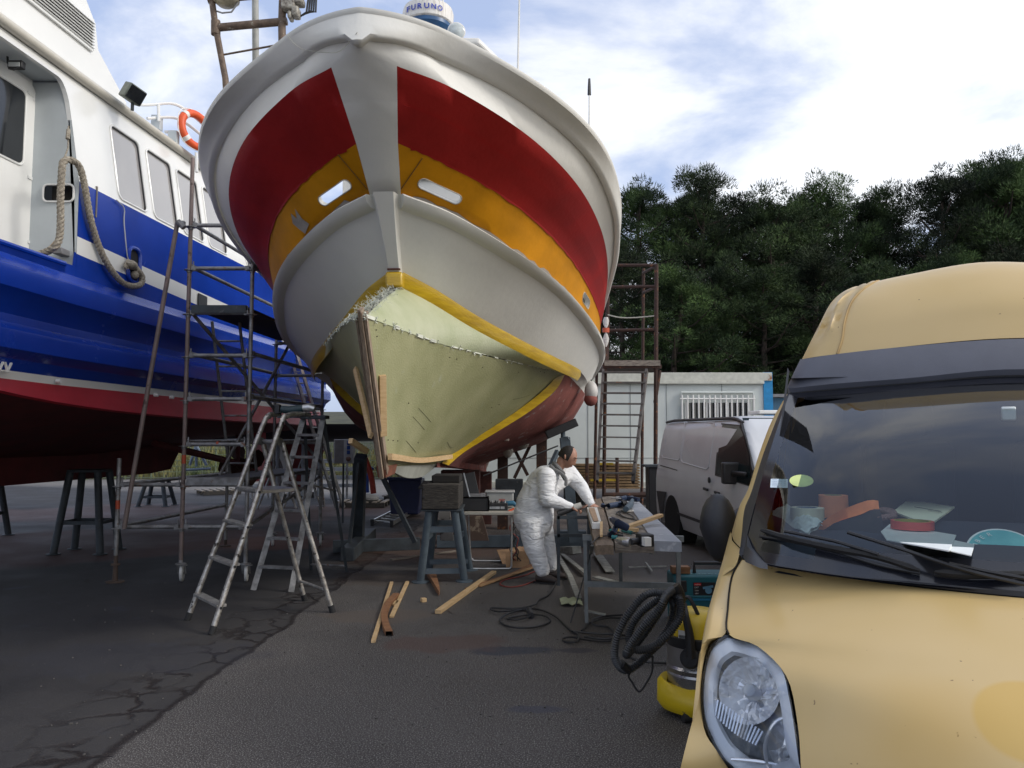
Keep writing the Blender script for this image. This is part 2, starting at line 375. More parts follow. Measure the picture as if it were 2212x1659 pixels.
# centre dip of the fascia under the stem head
for r_ in full[8:]:
    pass
b.grid(full); b.build('bulwark_rail', HULLW, boat, ang=50)
# rub rail
Gq, Hq = BL['Gv'], BL['H']
for side in (-1, 1):
    f_, g_ = Fq, Gq
    rr = [off(f_, -.01, 0), off(f_, .05, -.005), off(mixl(f_, g_, .2), .085), off(mixl(f_, g_, .6), .10), off(mixl(f_, g_, .95), .07), off(g_, -.01)]
    b = MB(); b.grid([[bw(q, side) for q in l_] for l_ in rr])
    b.f.append([i*NB for i in range(6)]); b.m.append(0)
    b.build('rub_rail', HULLW, boat, ang=40)
# lower topsides, G -> H (with faint plank steps)
rows = [Fq]
for k in range(7):
    a = mixl(Gq, Hq, k/6); rows.append(a if k in (0, 6) else off(a, .004*(k % 2)))
b = MB(); full = []
for ln in rows:
    p = pre(ln, ds=-.05, dz=0); full.append([bw(q, -1) for q in reversed(p[1:])]+[bw(p[0], 1)]+[bw(q, 1) for q in p[1:]])
b.grid(full); b.build('hull', HULLW, boat, ang=30)
# stem post facing standing proud between rub rails and tape
b = MB(); st = []
for ln, hw in ((Fq, .155), (mixl(Fq, Hq, .3), .125), (mixl(Fq, Hq, .65), .10), (Hq, .085)):
    p = ln[0]; st.append([B(-hw, p.y+.08, p.z), B(-hw*.72, p.y-.085, p.z), B(-hw*.66, p.y-.10, p.z), B(hw*.66, p.y-.10, p.z), B(hw*.72, p.y-.085, p.z), B(hw, p.y+.08, p.z)])
b.grid(st); b.build('stem_post', HULLW, boat, ang=25)
# underwater body aft of the new bow section
def Hs(s):
    for i in range(len(Hq)-1):
        if Hq[i].y <= s <= Hq[i+1].y: return lerp(Hq[i], Hq[i+1], (s-Hq[i].y)/(Hq[i+1].y-Hq[i].y))
    return Hq[-1] if s > Hq[-1].y else Hq[0]
def keelz(s): return 1.34-.033*s-.0011*s*s
sec = [(1, 0), (.985, .11), (.96, .18), (.90, .33), (.80, .50), (.62, .64), (.45, .73), (.28, .82), (.13, .88), (.05, .93), (.045, 1.0)]
SK = [5.1, 5.05, 5.0, 4.85, 4.65, 4.45, 4.25, 4.05, 3.8, 3.65, 3.6]
CUTP = [(1227, 790, 5.14), (1221, 804, 5.12), (1214, 820, 5.08), (1196, 845, 4.98), (1168, 868, 4.87), (1141, 889, 4.75), (1106, 912, 4.6), (1071, 933, 4.45), (1036, 955, 4.3), (1001, 977, 4.1), (965, 1005, 3.75)]
cutl = [(0, 0, 0)]*0
for (px_, py_, s_) in CUTP: v = BLc(PL(px_, py_, B(0, s_, 0), BA)); cutl.append(V((v.x, s_, v.z)))
h0 = Hs(5.14); cutl[0] = V((h0.x, 5.14, h0.z)); kz0 = keelz(3.6); cutl[-1].x = max(cutl[-1].x, .06)
for side in (-1, 1):
    grid_ = []
    for kk, ((fw, fz), c0) in enumerate(zip(sec, cutl)):
        row = []; fw0 = c0.x/h0.x; fz0 = (h0.z-c0.z)/(h0.z-kz0)
        for u in [x/24 for x in range(25)]:
            s = lerp(c0.y, 13.0, u); h = Hs(s); kz = keelz(s); t_ = min(1, u/.3); t_ = t_*t_*(3-2*t_)
            w = h.x*lerp(fw0, fw, t_); z_ = lerp(h.z, kz, lerp(fz0, fz, t_))
            if u == 0: w, z_ = c0.x, c0.z
            if fw < .9: w *= 1-.75*max(0, (s-9)/4)**2*(1-fw)
            row.append(B(side*w, s, z_))
        grid_.append(row)
    b = MB(); b.grid(grid_, mi=lambda i, j: 0 if i < 1 else 1); b.build('bottom', [HULLW, ANTI], boat, ang=60)
kb = MB(); kr = []
for u in range(13):
    s = 3.3+u*.81; kz = keelz(s); kr.append([B(-.1, s, kz+.25), B(-.1, s, kz-.0), B(.1, s, kz-.0), B(.1, s, kz+.25)])
kb.grid(kr); kb.add([], []); kb.build('keel', ANTI, boat, ang=30)
tr_ = MB(); tl = [l_[-1] for l_ in (Aq, Bq, Cq, Eq, Fq, Gq, Hq)]+[V((1.8, 13, 2.0)), V((.3, 13, 1.3)), V((.1, 13, .8))]
tr_.f.append(list(range(2*len(tl)))); tr_.m.append(0); tr_.v += [bw(q, 1) for q in tl]+[bw(q, -1) for q in reversed(tl)]
tr_.build('transom', HULLW, boat, smooth=False)
dk = MB(); dk.grid([[B(-max(q.x-.22, 0), q.y+.1, q.z-.1) for q in mixl(Eq, Fq, .9)], [B(max(q.x-.22, 0), q.y+.1, q.z-.1) for q in mixl(Eq, Fq, .9)]]); dk.build('deck', GREY, boat)
# tape along the join: from stem along H, then down the cut
def hull_at(px, py, s):
    return PL(px, py, B(0, s, 0), BA)
Tt = [q for q in Hq if q.y < 5.15]; 
for side in (-1, 1):
    top = off(Tt, .012, .02); bot = off(Tt, -.05, -.15); midl = off(Tt, .004, -.075)
    b = MB(); b.grid([[bw(q, side) for q in l_] for l_ in (top, midl, bot)])
    cutp = [(1221, 800, 5.12), (1196, 843, 4.98), (1141, 888, 4.75), (1071, 932, 4.45), (1001, 975, 4.1), (965, 1005, 3.75)]
    inn = [(1205, 805, 5.0), (1176, 838, 4.88), (1124, 880, 4.65), (1056, 926, 4.35), (988, 968, 4.0), (950, 1000, 3.62)]
    def loc(p): v = BLc(hull_at(*p)); return v.x, v.y, v.z
    r1 = [loc(p) for p in cutp]; r2 = [loc(p) for p in inn]
    g1 = [B(side*(a+.03), s, z) for a, s, z in r1]; g2 = [B(side*(a+.03), s-.05, z) for a, s, z in r2]
    b.grid([crom(g1, 4), crom(g2, 4)]); b.build('joint_tape', TAPE, boat, ang=60)
# new fibreglass forefoot
U = [(-.04+.03, -1.02, 2.70), (.5, 1.0, 2.70), (1.05, 2.5, 2.70), (1.50, 3.7, 2.70), (1.86, 4.75, 2.71), (2.12, 5.1, 2.70)]
U = [(.035, -1.0, 2.72), (.17, -.45, 2.71)]+U[1:]
BOT = [(840, 1004, .12), (885, 1006, 1.6), (945, 1004, 3.5), (985, 978, 3.95), (1045, 938, 4.3), (1110, 896, 4.6), (1165, 850, 4.85), (1206, 806, 5.02)]
def seqn(pts, n):                            # resample polyline of Vectors
    d = [0]
    for a, b_ in zip(pts, pts[1:]): d.append(d[-1]+(b_-a).length)
    out = []
    for k in range(n):
        t = d[-1]*k/(n-1); i = 0
        while i < len(d)-2 and d[i+1] < t: i += 1
        out.append(lerp(pts[i], pts[i+1], (t-d[i])/max(d[i+1]-d[i], 1e-6)))
    return out
Uc = seqn(crom([V(u) for u in U], 8), 33); UcR = Uc
UcL = seqn(crom([V(u) for u in ((.035, -1.0, 2.72), (.48, .3, 2.86), (1.12, 2, 2.91), (1.63, 3.3, 2.91), (2.09, 4.6, 2.83), (2.24, 5.05, 2.74))], 8), 33)
bl = []
for p in BOT:
    v = BLc(hull_at(*p)); bl.append(V((max(v.x, .04), v.y, v.z)))
bl[0] = V((.04, .02, 1.35)); Bc = seqn(crom(bl, 8), 33)
rnd = random.Random(3)
for side in (-1, 1):
    Uc = UcR if side == 1 else UcL; g_ = []
    for k in range(9):
        v = k/8; row = []
        for i in range(33):
            q = lerp(Uc[i], Bc[i], v); bulge = .05*sin(pi*v)*sin(pi*min(1, i/32)); row.append(B(side*(q.x+bulge), q.y-bulge*.3, q.z+(rnd.uniform(-.012, .016) if k == 0 else .006*sin(i*.7+k*1.1))))
        g_.append(row)
    b = MB(); b.grid(g_); b.build('forefoot_side', GRP, boat, ang=60)
    tb = seqn([V((max(q.x, .0), q.y, q.z)) for q in off(Tt, -.045, -.145)], 33)
    rowm = [lerp(a, c, .5)+V((0, 0, .015)) for a, c in zip(tb, Uc)]
    b = MB(); b.grid([[bw(q, side) for q in tb], [bw(q, side) for q in rowm], [bw(q, side, .006) for q in Uc]]); b.build('forefoot_top', GRPT, boat, ang=60)
    # frayed glass cloth along the upper edge
    fr = MB()
    for k in range(230):
        i = int(rnd.random()**1.6*32); q = Uc[i]; p = bw(q, side, .01, rnd.uniform(-.02, .03)); l_ = rnd.uniform(.01, .035); d = V((rnd.uniform(-1, 1), rnd.uniform(-1, .3), rnd.uniform(-1, .8))).normalized()*l_
        fr.beam(p, p+d, .004+.008*rnd.random(), .002)
    for k in range(26):                       # ragged pale strip patches on the edge
        i = rnd.randint(0, 31); a, c = bw(Uc[i], side, .008, .006), bw(Uc[i+1], side, .008, .006); fr.beam(a, lerp(a, c, rnd.uniform(.5, 1)), .010, rnd.uniform(.006, .03))
    fr.build('frayed_edge', mat('glass_cloth', (.72, .74, .64), .6, var=.1), boat)
SCREW = mat('screw_head_dark', (.05, .045, .03), .6)
rs_ = random.Random(12)
for k in range(20):
    i = rs_.randint(1, 30); v = rs_.choice((.06, .08, .10, .5, .8)); q = lerp(UcR[i], Bc[i], v); bu = .05*sin(pi*v)*sin(pi*i/32); b = MB(); b.sphere(B(q.x+bu+.006, q.y-bu*.3-.006, q.z), .005, 6); b.build('screw_head', SCREW, boat)
for k in range(5):
    i = rs_.randint(3, 26); v = rs_.uniform(.2, .8); pts = []
    for t_ in range(4):
        vv = v+.03*t_; ii = min(31, i+t_); q = lerp(UcR[ii], Bc[ii], vv); bu = .05*sin(pi*vv)*sin(pi*ii/32); pts.append(B(q.x+bu+.003, q.y-bu*.3-.003, q.z))
    b = MB(); b.tube(pts, .0016, 4); b.build('scratch', SCREW, boat)
fr = MB()
for k in range(520):                          # tuft at the top of the stem join
    t = rnd.random(); c = lerp(B(0, .50, 3.25), B(0, -.95, 2.76), t)+V((rnd.uniform(-.06, .06), rnd.uniform(-.05, .03), rnd.uniform(-.03, .03))); d = V((rnd.uniform(-1, 1), rnd.uniform(-1, .2), rnd.uniform(-.4, 1))).normalized()*rnd.uniform(.03, .11)
    d *= .6; fr.tube([c, c+d*.6+V((0, 0, .005)), c+d], .0012, 3)
fr.build('frayed_edge', MATS['glass_cloth'], boat)
b = MB(); b.beam(B(0, -1.0, 2.78), B(0, .02, 1.26), .10, .030, up=(1, 0, 0)); b.beam(B(.040, -.97, 2.75), B(.040, .05, 1.30), .09, .020, up=(1, 0, 0)); b.beam(B(-.045, -.93, 2.70), B(-.040, .08, 1.30), .05, .022, up=(1, 0, 0))
for k in range(5): b.beam(B(-.014+.007*k, -1.065, 2.77), B(-.014+.007*k, -.045, 1.28), .012, .0025, up=(1, 0, 0))
b.build('stem_plywood', PLY, boat, smooth=False, bevel=.003)
# tape and bare wood where the stem was cut
b = MB(); b.box(B(0, .56, 3.36), (.15, .14, .14)); b.build('stem_tape', TAPE, boat, bevel=.02); b = MB(); b.beam(B(-.07, .49, 3.475), B(.07, .49, 3.475), .03, .012); b.build('cut_edge', mat('cut_red_brown', (.10, .03, .02), .85, var=.3), boat, smooth=False)
b = MB()
def surf_ff(px, py, side):
    Uc = UcR if side == 1 else UcL                    # point on forefoot side under a pixel
    best = None
    for i in range(33):
        for k in range(41):
            v = k/40; q = lerp(Uc[i], Bc[i], v); bu = .05*sin(pi*v)*sin(pi*i/32); w = B(side*(q.x+bu+.02), q.y-bu*.3-.015, q.z); a = proj(w); d = (a[0]-px)**2+(a[1]-py)**2
            if best is None or d < best[0]: best = (d, w)
    return best[1]
for (a, c, side, w_) in (((771, 797), (786, 944), -1, .05), ((819, 812), (829, 940), 1, .055)):
    p, q = surf_ff(*a, side), surf_ff(*c, side); b = MB(); b.beam(p+V((0, -.02, 0)), q+V((0, -.02, 0)), w_, .03, up=(side*.6, -1, 0)); b.build('batten', WOODP, boat, smooth=False, bevel=.003)
b = MB(); pp = [surf_ff(838, 983, 1), surf_ff(905, 992, 1), surf_ff(975, 990, 1)]; pp = [p+V((.03, -.02, 0)) for p in pp]
cc = crom(pp, 5); 
for a, c in zip(cc, cc[1:]): b.beam(a, c, .035, .05, up=(0, 0, 1))
b.build('batten', WOODP, boat, smooth=False)
b = MB(); b.beam(PB(757, 952, 7.9), PB(792, 975, 8.2), .04, .045); b.build('batten', WOODP, boat, smooth=False, bevel=.003)
b = MB(); g1 = [B(.05, .25, 1.34), B(.07, 1.2, 1.32), B(.09, 2.3, 1.29), B(.1, 3.5, 1.26)]; g2 = [B(.02, .45, 1.28), B(.03, 1.3, 1.17), B(.03, 2.4, 1.13), B(.04, 3.4, 1.2)]
b.grid([crom(g1, 4), crom(g2, 4)]); b.grid([[V((v.x-.03, v.y, v.z)) for v in crom(g1, 4)], [V((v.x-.03, v.y, v.z)) for v in crom(g2, 4)]]); b.build('bottom_flap', mat('grey_primer_panel', (.40, .41, .36), .6, var=.1), boat)
b = MB(); b.add([B(-.05, -.05, 1.36), B(.05, -.05, 1.36), B(.07, .45, 1.36), B(-.07, .45, 1.36), B(-.04, 0, 1.24), B(.04, 0, 1.24), B(.05, .42, 1.26), B(-.05, .42, 1.26)], [(0, 1, 5, 4), (1, 2, 6, 5), (2, 3, 7, 6), (3, 0, 4, 7), (4, 5, 6, 7)])
b.build('stem_foot', mat('raw_red_wood', (.22, .08, .045), .8, var=.2), boat, smooth=False)
# bow-thruster like fittings and transducer on the bottom
b = MB(); q = hull_at(1088, 938, 6.0); b.sphere(q, .1, 14, (1, 1.4, .8)); b.build('transducer_fairing', mat('pink_primer', (.42, .15, .12), .7, var=.15), boat)
b = MB(); q = hull_at(1093, 945, 5.9); b.box(q, (.09, .06, .1)); b.build('transducer', mat('pale_plastic', (.5, .42, .36), .6), boat, bevel=.01)
# ---- superstructure
WH = MB(); x0 = 1.0
WH.prism([B(-x0, 2.1, 3.7), B(x0, 2.1, 3.7), B(x0, 1.9, 6.3), B(-x0, 1.9, 6.3)], BA*2.6*K); WH.build('wheelhouse', WHITE, boat, smooth=False, bevel=.05)
b = MB()
for xx in (-.62, 0, .62): b.box(B(xx, 1.96, 5.35), (.4, .04, .6))
for sd_ in (-1, 1):
    for yy in (2.6, 3.5): b.box(B(sd_*(x0+.003), yy, 5.35), (.03, .48, .56))
b.build('window', GLASSD, boat, smooth=False, bevel=.02)
rp = [B(-1.14, 1.5, 6.52), B(1.0, 1.5, 6.52), B(1.16, 1.7, 6.45), B(1.16, 4.9, 6.45), B(-1.14, 4.9, 6.45)]
q1 = PB(1035, 88, 9.4); yR = 9.35*K
b = MB(); b.prism([V((q1.x-1.71, yR, q1.z-.05)), V((q1.x, yR, q1.z-.05)), V((q1.x+.21, yR+.2, q1.z-.17)), V((q1.x+.24, yR+2.5, q1.z-.17)), V((q1.x-1.75, yR+2.5, q1.z-.17))], (0, 0, .07)); b.build('wheelhouse_roof', WHITE, boat, smooth=False, bevel=.02)
rc = PB(925, 44, 9.6); RM = mat('streaked_white_radome', (.72, .70, .66), .5, col2=(.36, .32, .27), vs_=10, scale3=(3, 3, .35), th=(.30, .52))
b = MB(); b.lathe(rc+V((0, 0, -.08)), (0, 0, 1), [(r_*K, h_*K) for r_, h_ in ((.30, 0), (.325, .02), (.33, .17), (.315, .22), (.26, .25), (.1, .265), (0, .268))], 36); rad = b.build('radar_dome', RM, boat)
b = MB(); b.lathe(rc+V((0, 0, -.2)), (0, 0, 1), [(r_*K, h_*K) for r_, h_ in ((.1, -.25), (.12, 0), (.26, .03), (.315, .10), (.31, .15))], 36); b.build('radar_base', mat('navy_base', (.02, .09, .22), .35), boat)
BLT = mat('blue_lettering', (.03, .06, .42), .5, var=.05)
TXT = []
for i, ch in enumerate('FURUNO'):
    a = radians(-90-44+i*15.0+2); c = rc+V((cos(a)*.333*K, sin(a)*.333*K, -.022)); xd = V((-sin(a), cos(a), 0))
    text(ch, c-xd*.028, xd, V((0, 0, 1)), .075, BLT, boat, 'lettering', depth=.004, width=.054, bold=.03)
lc = PB(986, 68, 9.3); la = V((.15, -1, -.1)).normalized()
b = MB(); b.lathe(lc-la*.072, la, [(.04, -.03), (.072, .016), (.086, .064), (.09, .08), (.083, .084)], 28); b.build('searchlight', WHITE, boat)
b = MB(); b.lathe(lc, la, [(.083, .01), (.064, .024), (.0, .03)], 28); b.build('lens', mat('lamp_lens', (.62, .68, .68), .12, var=.15, vs_=20), boat)
b = MB(); b.tube([lc+V((0, .05, -.1)), lc+V((0, .08, -.55))], .016); b.build('lamp_post', WHITE, boat)
def whip(a, c, Y, r, m_=WHITE, nm='antenna'):
    b = MB(); p, q = PB(*a, Y), PB(*c, Y); b.tube([p, lerp(p, q, .5), q], [r*K, r*.85*K, r*.6*K], 8); return b.build(nm, m_, boat)
whip((1118, 190), (1123, -60), 10.3, .017); whip((943, 40), (944, -40), 10.5, .018); whip((957, 40), (956, -40), 11, .014)
whip((1273, 330), (1273, 205), 12, .02); whip((1273, 205), (1273, 170), 12, .03, BLK, 'antenna_tip')
# brown steel gantry
GB = mat('rusted_brown_steel', (.17, .12, .085), .6, metal=.2, col2=(.08, .055, .04), vs_=12, bump=.4, bs=40, spots=(.3, .27, .22), sp_scale=14, sp_th=.62)
def gt(pts, Y, r, m_=GB, nm='gantry_tube'): b = MB(); b.tube([PB(x, y, Y) for x, y in pts], r*K, 12); return b.build(nm, m_, boat)
YG = 10.6
gt([(492, 260), (487, 170), (466, 60), (452, -40)], YG, .045); gt([(468, 60), (620, 46)], YG, .055); gt([(610, 120), (609, 50), (612, -40)], YG, .055)
gt([(553, 230), (551, -60)], YG+.6, .05, mat('pale_grey_tube', (.36, .36, .33), .6, var=.15)); gt([(484, 118), (600, 97)], YG, .014); gt([(450, 0), (500, -6), (560, -12)], YG, .06)
gt([(466, 45), (466, 75)], YG, .065, nm='clamp'); gt([(462, 22), (480, 28), (500, 26), (515, 5)], YG, .012, mat('grey_hose', (.3, .3, .3), .6), 'hose')
b = MB(); 
for (x, y, sx, sy) in ((625, 12, .2, .16), (640, 28, .1, .14), (648, 5, .12, .1), (628, 36, .06, .1)): b.box(PB(x, y, YG-.05), (sx*K, .14, sy*K))
b.build('hydraulic_valve', mat('worn_cream_metal', (.42, .40, .34), .6, col2=(.12, .1, .08), vs_=25, bump=.5, bs=60), boat, bevel=.02)
b = MB()
for k in range(5): b.tube([PB(648+k*5, 36-k*3, YG), PB(662+k*5, 26, YG-.05), PB(668+k*4, -20, YG)], .011, 6)
b.build('hydraulic_hose', BLK, boat)
b = MB(); b.lathe(PB(488, -6, YG), (0, 0, -1), [(.16, -.08), (.15, .04), (.08, .1), (0, .11)], 20); b.build('deck_lamp', mat('yellowed_glass', (.45, .40, .28), .3, var=.2), boat)
# thin string on the rail
b = MB(); b.tube(crom([PB(622, 80, 6.75), PB(650, 105, 6.7), PB(700, 113, 6.62), PB(735, 110, 6.6), PB(765, 78, 6.55), PB(772, 70, 6.52)], 4), .0025, 5); b.build('string', mat('string', (.5, .48, .4), .8), boat)
# ---------------- ground ----------------
def ground_material():
    m = bpy.data.materials.new('yard_asphalt'); m.use_nodes = True; t = m.node_tree; n = t.nodes; l = t.links; b = n['Principled BSDF']
    tcn = n.new('ShaderNodeTexCoord'); O = tcn.outputs['Object']
    def nz(sc, det=6, ro=.6, vec=None):
        q = n.new('ShaderNodeTexNoise'); q.inputs['Scale'].default_value = sc; q.inputs['Detail'].default_value = det; q.inputs['Roughness'].default_value = ro; l.new(vec or O, q.inputs['Vector']); return q.outputs[0]
    def mth(op, a, b_=None, c=None, cl=False):
        q = n.new('ShaderNodeMath'); q.operation = op; q.use_clamp = cl
        for i, x in enumerate((a, b_, c)):
            if x is None: continue
            if isinstance(x, (int, float)): q.inputs[i].default_value = x
            else: l.new(x, q.inputs[i])
        return q.outputs[0]
    def rmp(x, lo, hi, a=0, c=1):
        q = n.new('ShaderNodeMapRange'); q.clamp = True; l.new(x, q.inputs[0]); q.inputs[1].default_value = lo; q.inputs[2].default_value = hi; q.inputs[3].default_value = a; q.inputs[4].default_value = c; return q.outputs[0]
    def mixc(f, a, c):
        q = n.new('ShaderNodeMix'); q.data_type = 'RGBA'; l.new(f, q.inputs[0]) if not isinstance(f, (int, float)) else setattr(q.inputs[0], 'default_value', f)
        for i, x in ((6, a), (7, c)):
            if isinstance(x, tuple): q.inputs[i].default_value = (*x, 1)
            else: l.new(x, q.inputs[i])
        return q.outputs[2]
    sp = n.new('ShaderNodeSeparateXYZ'); l.new(O, sp.inputs[0]); X, Y = sp.outputs[0], sp.outputs[1]
    fine = nz(120, 1, .7); med = nz(18, 3, .65); big = nz(1.1, 5, .6); huge = nz(.35, 3, .6)
    # right hand asphalt: warm grey with pale aggregate
    right = mixc(rmp(big, .3, .7), (.044, .038, .036), (.074, .065, .060))
    right = mixc(rmp(fine, .54, .66), right, (.26, .25, .235))
    right = mixc(rmp(fine, .28, .42, 1, 0), right, (.02, .02, .02))
    left = mixc(rmp(big, .3, .75), (.016, .015, .017), (.032, .030, .033))
    left = mixc(rmp(fine, .62, .74), left, (.12, .12, .12))
    left = mixc(mth('MULTIPLY', rmp(nz(2.3), .62, .75), .5), left, (.05, .06, .10))
    # seam between the two surfaces
    a, c = G(120, 1720), G(800, 1215); dx, dy = c.x-a.x, c.y-a.y; ln = hypot(dx, dy); nx, ny = dy/ln, -dx/ln; d0 = -(a.x*nx+a.y*ny)
    wob = mth('MULTIPLY', mth('SUBTRACT', nz(1.2, 5), .5), .28)
    dist = mth('ADD', mth('ADD', mth('MULTIPLY', X, nx), mth('MULTIPLY', Y, ny)), mth('ADD', wob, d0))   # >0 on the right
    left = mixc(mth('MULTIPLY', rmp(dist, -1.8, -.1), rmp(big, .35, .6, .5, 1)), left, (.052, .048, .046))
    col = mixc(rmp(dist, -.015, .015), left, right)
    # alligator cracks along the left of the seam
    wv = n.new('ShaderNodeMapping'); vm = n.new('ShaderNodeMix'); vm.data_type = 'VECTOR'; nn = n.new('ShaderNodeTexNoise'); nn.inputs['Scale'].default_value = 5; nn.inputs['Detail'].default_value = 4; l.new(O, nn.inputs['Vector'])
    vm.inputs[0].default_value = .22; l.new(O, vm.inputs[4]); l.new(nn.outputs['Color'], vm.inputs[5])
    vo = n.new('ShaderNodeTexVoronoi'); vo.feature = 'DISTANCE_TO_EDGE'; vo.inputs['Scale'].default_value = 3.6; l.new(vm.outputs[1], vo.inputs['Vector'])
    near = mth('MULTIPLY', rmp(dist, -.75, -.3), rmp(dist, 0, .02, 1, 0)); near = mth('MULTIPLY', near, rmp(nz(1.7, 3), .35, .5))
    crack = mth('MULTIPLY', rmp(vo.outputs['Distance'], .025, .085, 1, 0), near)
    vo2 = n.new('ShaderNodeTexVoronoi'); vo2.feature = 'DISTANCE_TO_EDGE'; vo2.inputs['Scale'].default_value = .55; l.new(vm.outputs[1], vo2.inputs['Vector'])
    crack2 = mth('MULTIPLY', rmp(vo2.outputs['Distance'], .002, .012, 1, 0), rmp(nz(.9, 3), .62, .66))
    seam = mth('MULTIPLY', rmp(mth('ABSOLUTE', mth('ADD', dist, .02)), .01, .035, 1, 0), .9)
    ck = mth('MAXIMUM', mth('MAXIMUM', crack, seam), crack2)
    grit = mixc(rmp(fine, .55, .66), (.009, .006, .006), (.05, .035, .03))
    col = mixc(ck, col, grit)
    # stains: dried paint, oil, reddish antifouling dust
    bn1, bn2 = mth('MULTIPLY', mth('SUBTRACT', nz(3.0, 4), .5), 1.5), mth('MULTIPLY', mth('SUBTRACT', huge, .5), 1.8)
    def blob(cx_, cy_, rx, ry, cc, amt, ns=3.0):
        nonlocal col
        ex = mth('DIVIDE', mth('SUBTRACT', X, cx_), rx); ey = mth('DIVIDE', mth('SUBTRACT', Y, cy_), ry)
        r = mth('SQRT', mth('ADD', mth('MULTIPLY', ex, ex), mth('MULTIPLY', ey, ey))); r = mth('ADD', r, bn1 if ns > 1 else bn2)
        col = mixc(mth('MULTIPLY', rmp(r, .7, 1.0, 1, 0), amt), col, cc)
    for (px, py, rx, ry, cc, amt) in ((1105, 1405, .42, .14, (.035, .04, .055), .75), (1165, 1533, .2, .08, (.04, .045, .07), .6), (960, 1390, .55, .3, (.09, .045, .035), .45), (1245, 1405, .2, .08, (.035, .035, .045), .7), (815, 1330, .55, .35, (.11, .088, .072), .6), (300, 1420, 1.0, .5, (.03, .032, .045), .35), (860, 1250, .9, .5, (.07, .045, .03), .4)):
        g = G(px, py); blob(g.x, g.y, rx, ry, cc, amt)
    for (cx_, cy_, rx, ry, cc, amt) in ((-6.5, 12, 3.2, 2.4, (.10, .035, .028), .6), (-3.6, 12.2, 1.3, .8, (.17, .06, .03), .45), (-1, 12, 2.2, 2.0, (.12, .065, .045), .5), (-7, 17, 6, 2.6, (.11, .06, .052), .6), (0, 16, 2, 2.5, (.12, .08, .06), .4)):
        blob(cx_, cy_, rx, ry, cc, amt, .8)
    # pale concrete yard farther back; skewed edge paints the ship's shade at left
    yy = mth('ADD', Y, mth('MULTIPLY', mth('SUBTRACT', huge, .5), 4)); yy = mth('ADD', yy, mth('MULTIPLY', X, .45))
    conc = mixc(rmp(med, .3, .7), (.11, .10, .092), (.18, .165, .15))
    col = mixc(rmp(yy, 18.5, 20.5), col, conc)
    l.new(col, b.inputs['Base Color'])
    l.new(rmp(big, .3, .7, .62, .9), b.inputs['Roughness']); b.inputs['Specular IOR Level'].default_value = .35
    h = mth('SUBTRACT', mth('ADD', mth('MULTIPLY', fine, .5), mth('MULTIPLY', med, .25)), mth('MULTIPLY', crack, 2.0))
    bp = n.new('ShaderNodeBump'); bp.inputs['Strength'].default_value = .55; bp.inputs['Distance'].default_value = .012; l.new(h, bp.inputs['Height']); l.new(bp.outputs[0], b.inputs['Normal'])
    return m
me = bpy.data.meshes.new('ground'); me.from_pydata([(-700, -500, 0), (700, -500, 0), (700, 1300, 0), (-700, 1300, 0)], [], [(0, 1, 2, 3)]); me.materials.append(ground_material())
go = bpy.data.objects.new('ground', me); S.collection.objects.link(go); go['kind'] = 'structure'

# ---------------- blue ship ----------------
SBLUE = mat('ship_blue_gloss', (.0015, .036, .34), .25, var=.1, vs_=1.5, coat=.25, bump=.06, bs=6)
SWHITE = mat('ship_white_gloss', (.80, .80, .77), .2, var=.03, vs_=1.2, coat=.5, bump=.05, bs=5)
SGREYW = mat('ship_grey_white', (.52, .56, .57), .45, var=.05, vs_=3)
SRED = mat('ship_red_band', (.42, .02, .035), .4, var=.08, vs_=3, coat=.2)
SMAR = mat('maroon_antifouling', (.15, .024, .026), .7, var=.2, vs_=2.5, bump=.3, bs=20)
ST = .08
def SH(o, Y, z): return V((-5.32+ST*Y+o, Y, z))
TL_ = .16
def ST_(Y, z, o=0): return SH(o-TL_*max(0, z-4.4), Y, z)       # the house side leans inwards above the blue
def SP(px, py, o=0): return PL(px, py, SH(o, 0, 0), (1, -ST, 0))
ship = thing('motor_ship', SH(-2.4, 11, 0), 'big blue and white ship with red waterline band, ashore on stands at the left', 'ship')
Y0, Y1, YR = 2.0, 16.9, 8.13
def chz(Y): return 1.90+.2*math.exp(-(Y-7)/1.6) if Y > 7 else 2.1+.06*(7-Y)
ys = [Y0+(Y1-Y0)*i/30 for i in range(31)]; ysh = sorted(ys+[YR-.06, YR-.04])
def sway(Y): return -.9*max(0, (6.5-Y)/4.5)**2-.12*max(0, (Y-13)/3.9)**2
prof = [(0, 3.62), (0, 3.36), (.06, 3.30), (.15, 3.22), (.155, 3.17), (.15, 3.02), (.05, 2.92), (-.01, 2.80), (0, 2.72), (.09, 2.64), (.10, 2.59), (.10, 2.46), (.0, 2.38), (-.05, 2.27)]
def rows_(pr, side=1, dz=lambda Y: 0):
    return [[SH(side*(o+sway(Y)) if side == 1 else -4.8-(o+sway(Y)), Y, min(z, 3.47 if Y < YR-.05 else 9)+dz(Y)) for Y in ysh] for o, z in pr]
rise = lambda Y: .05*max(0, (8-Y)/4)
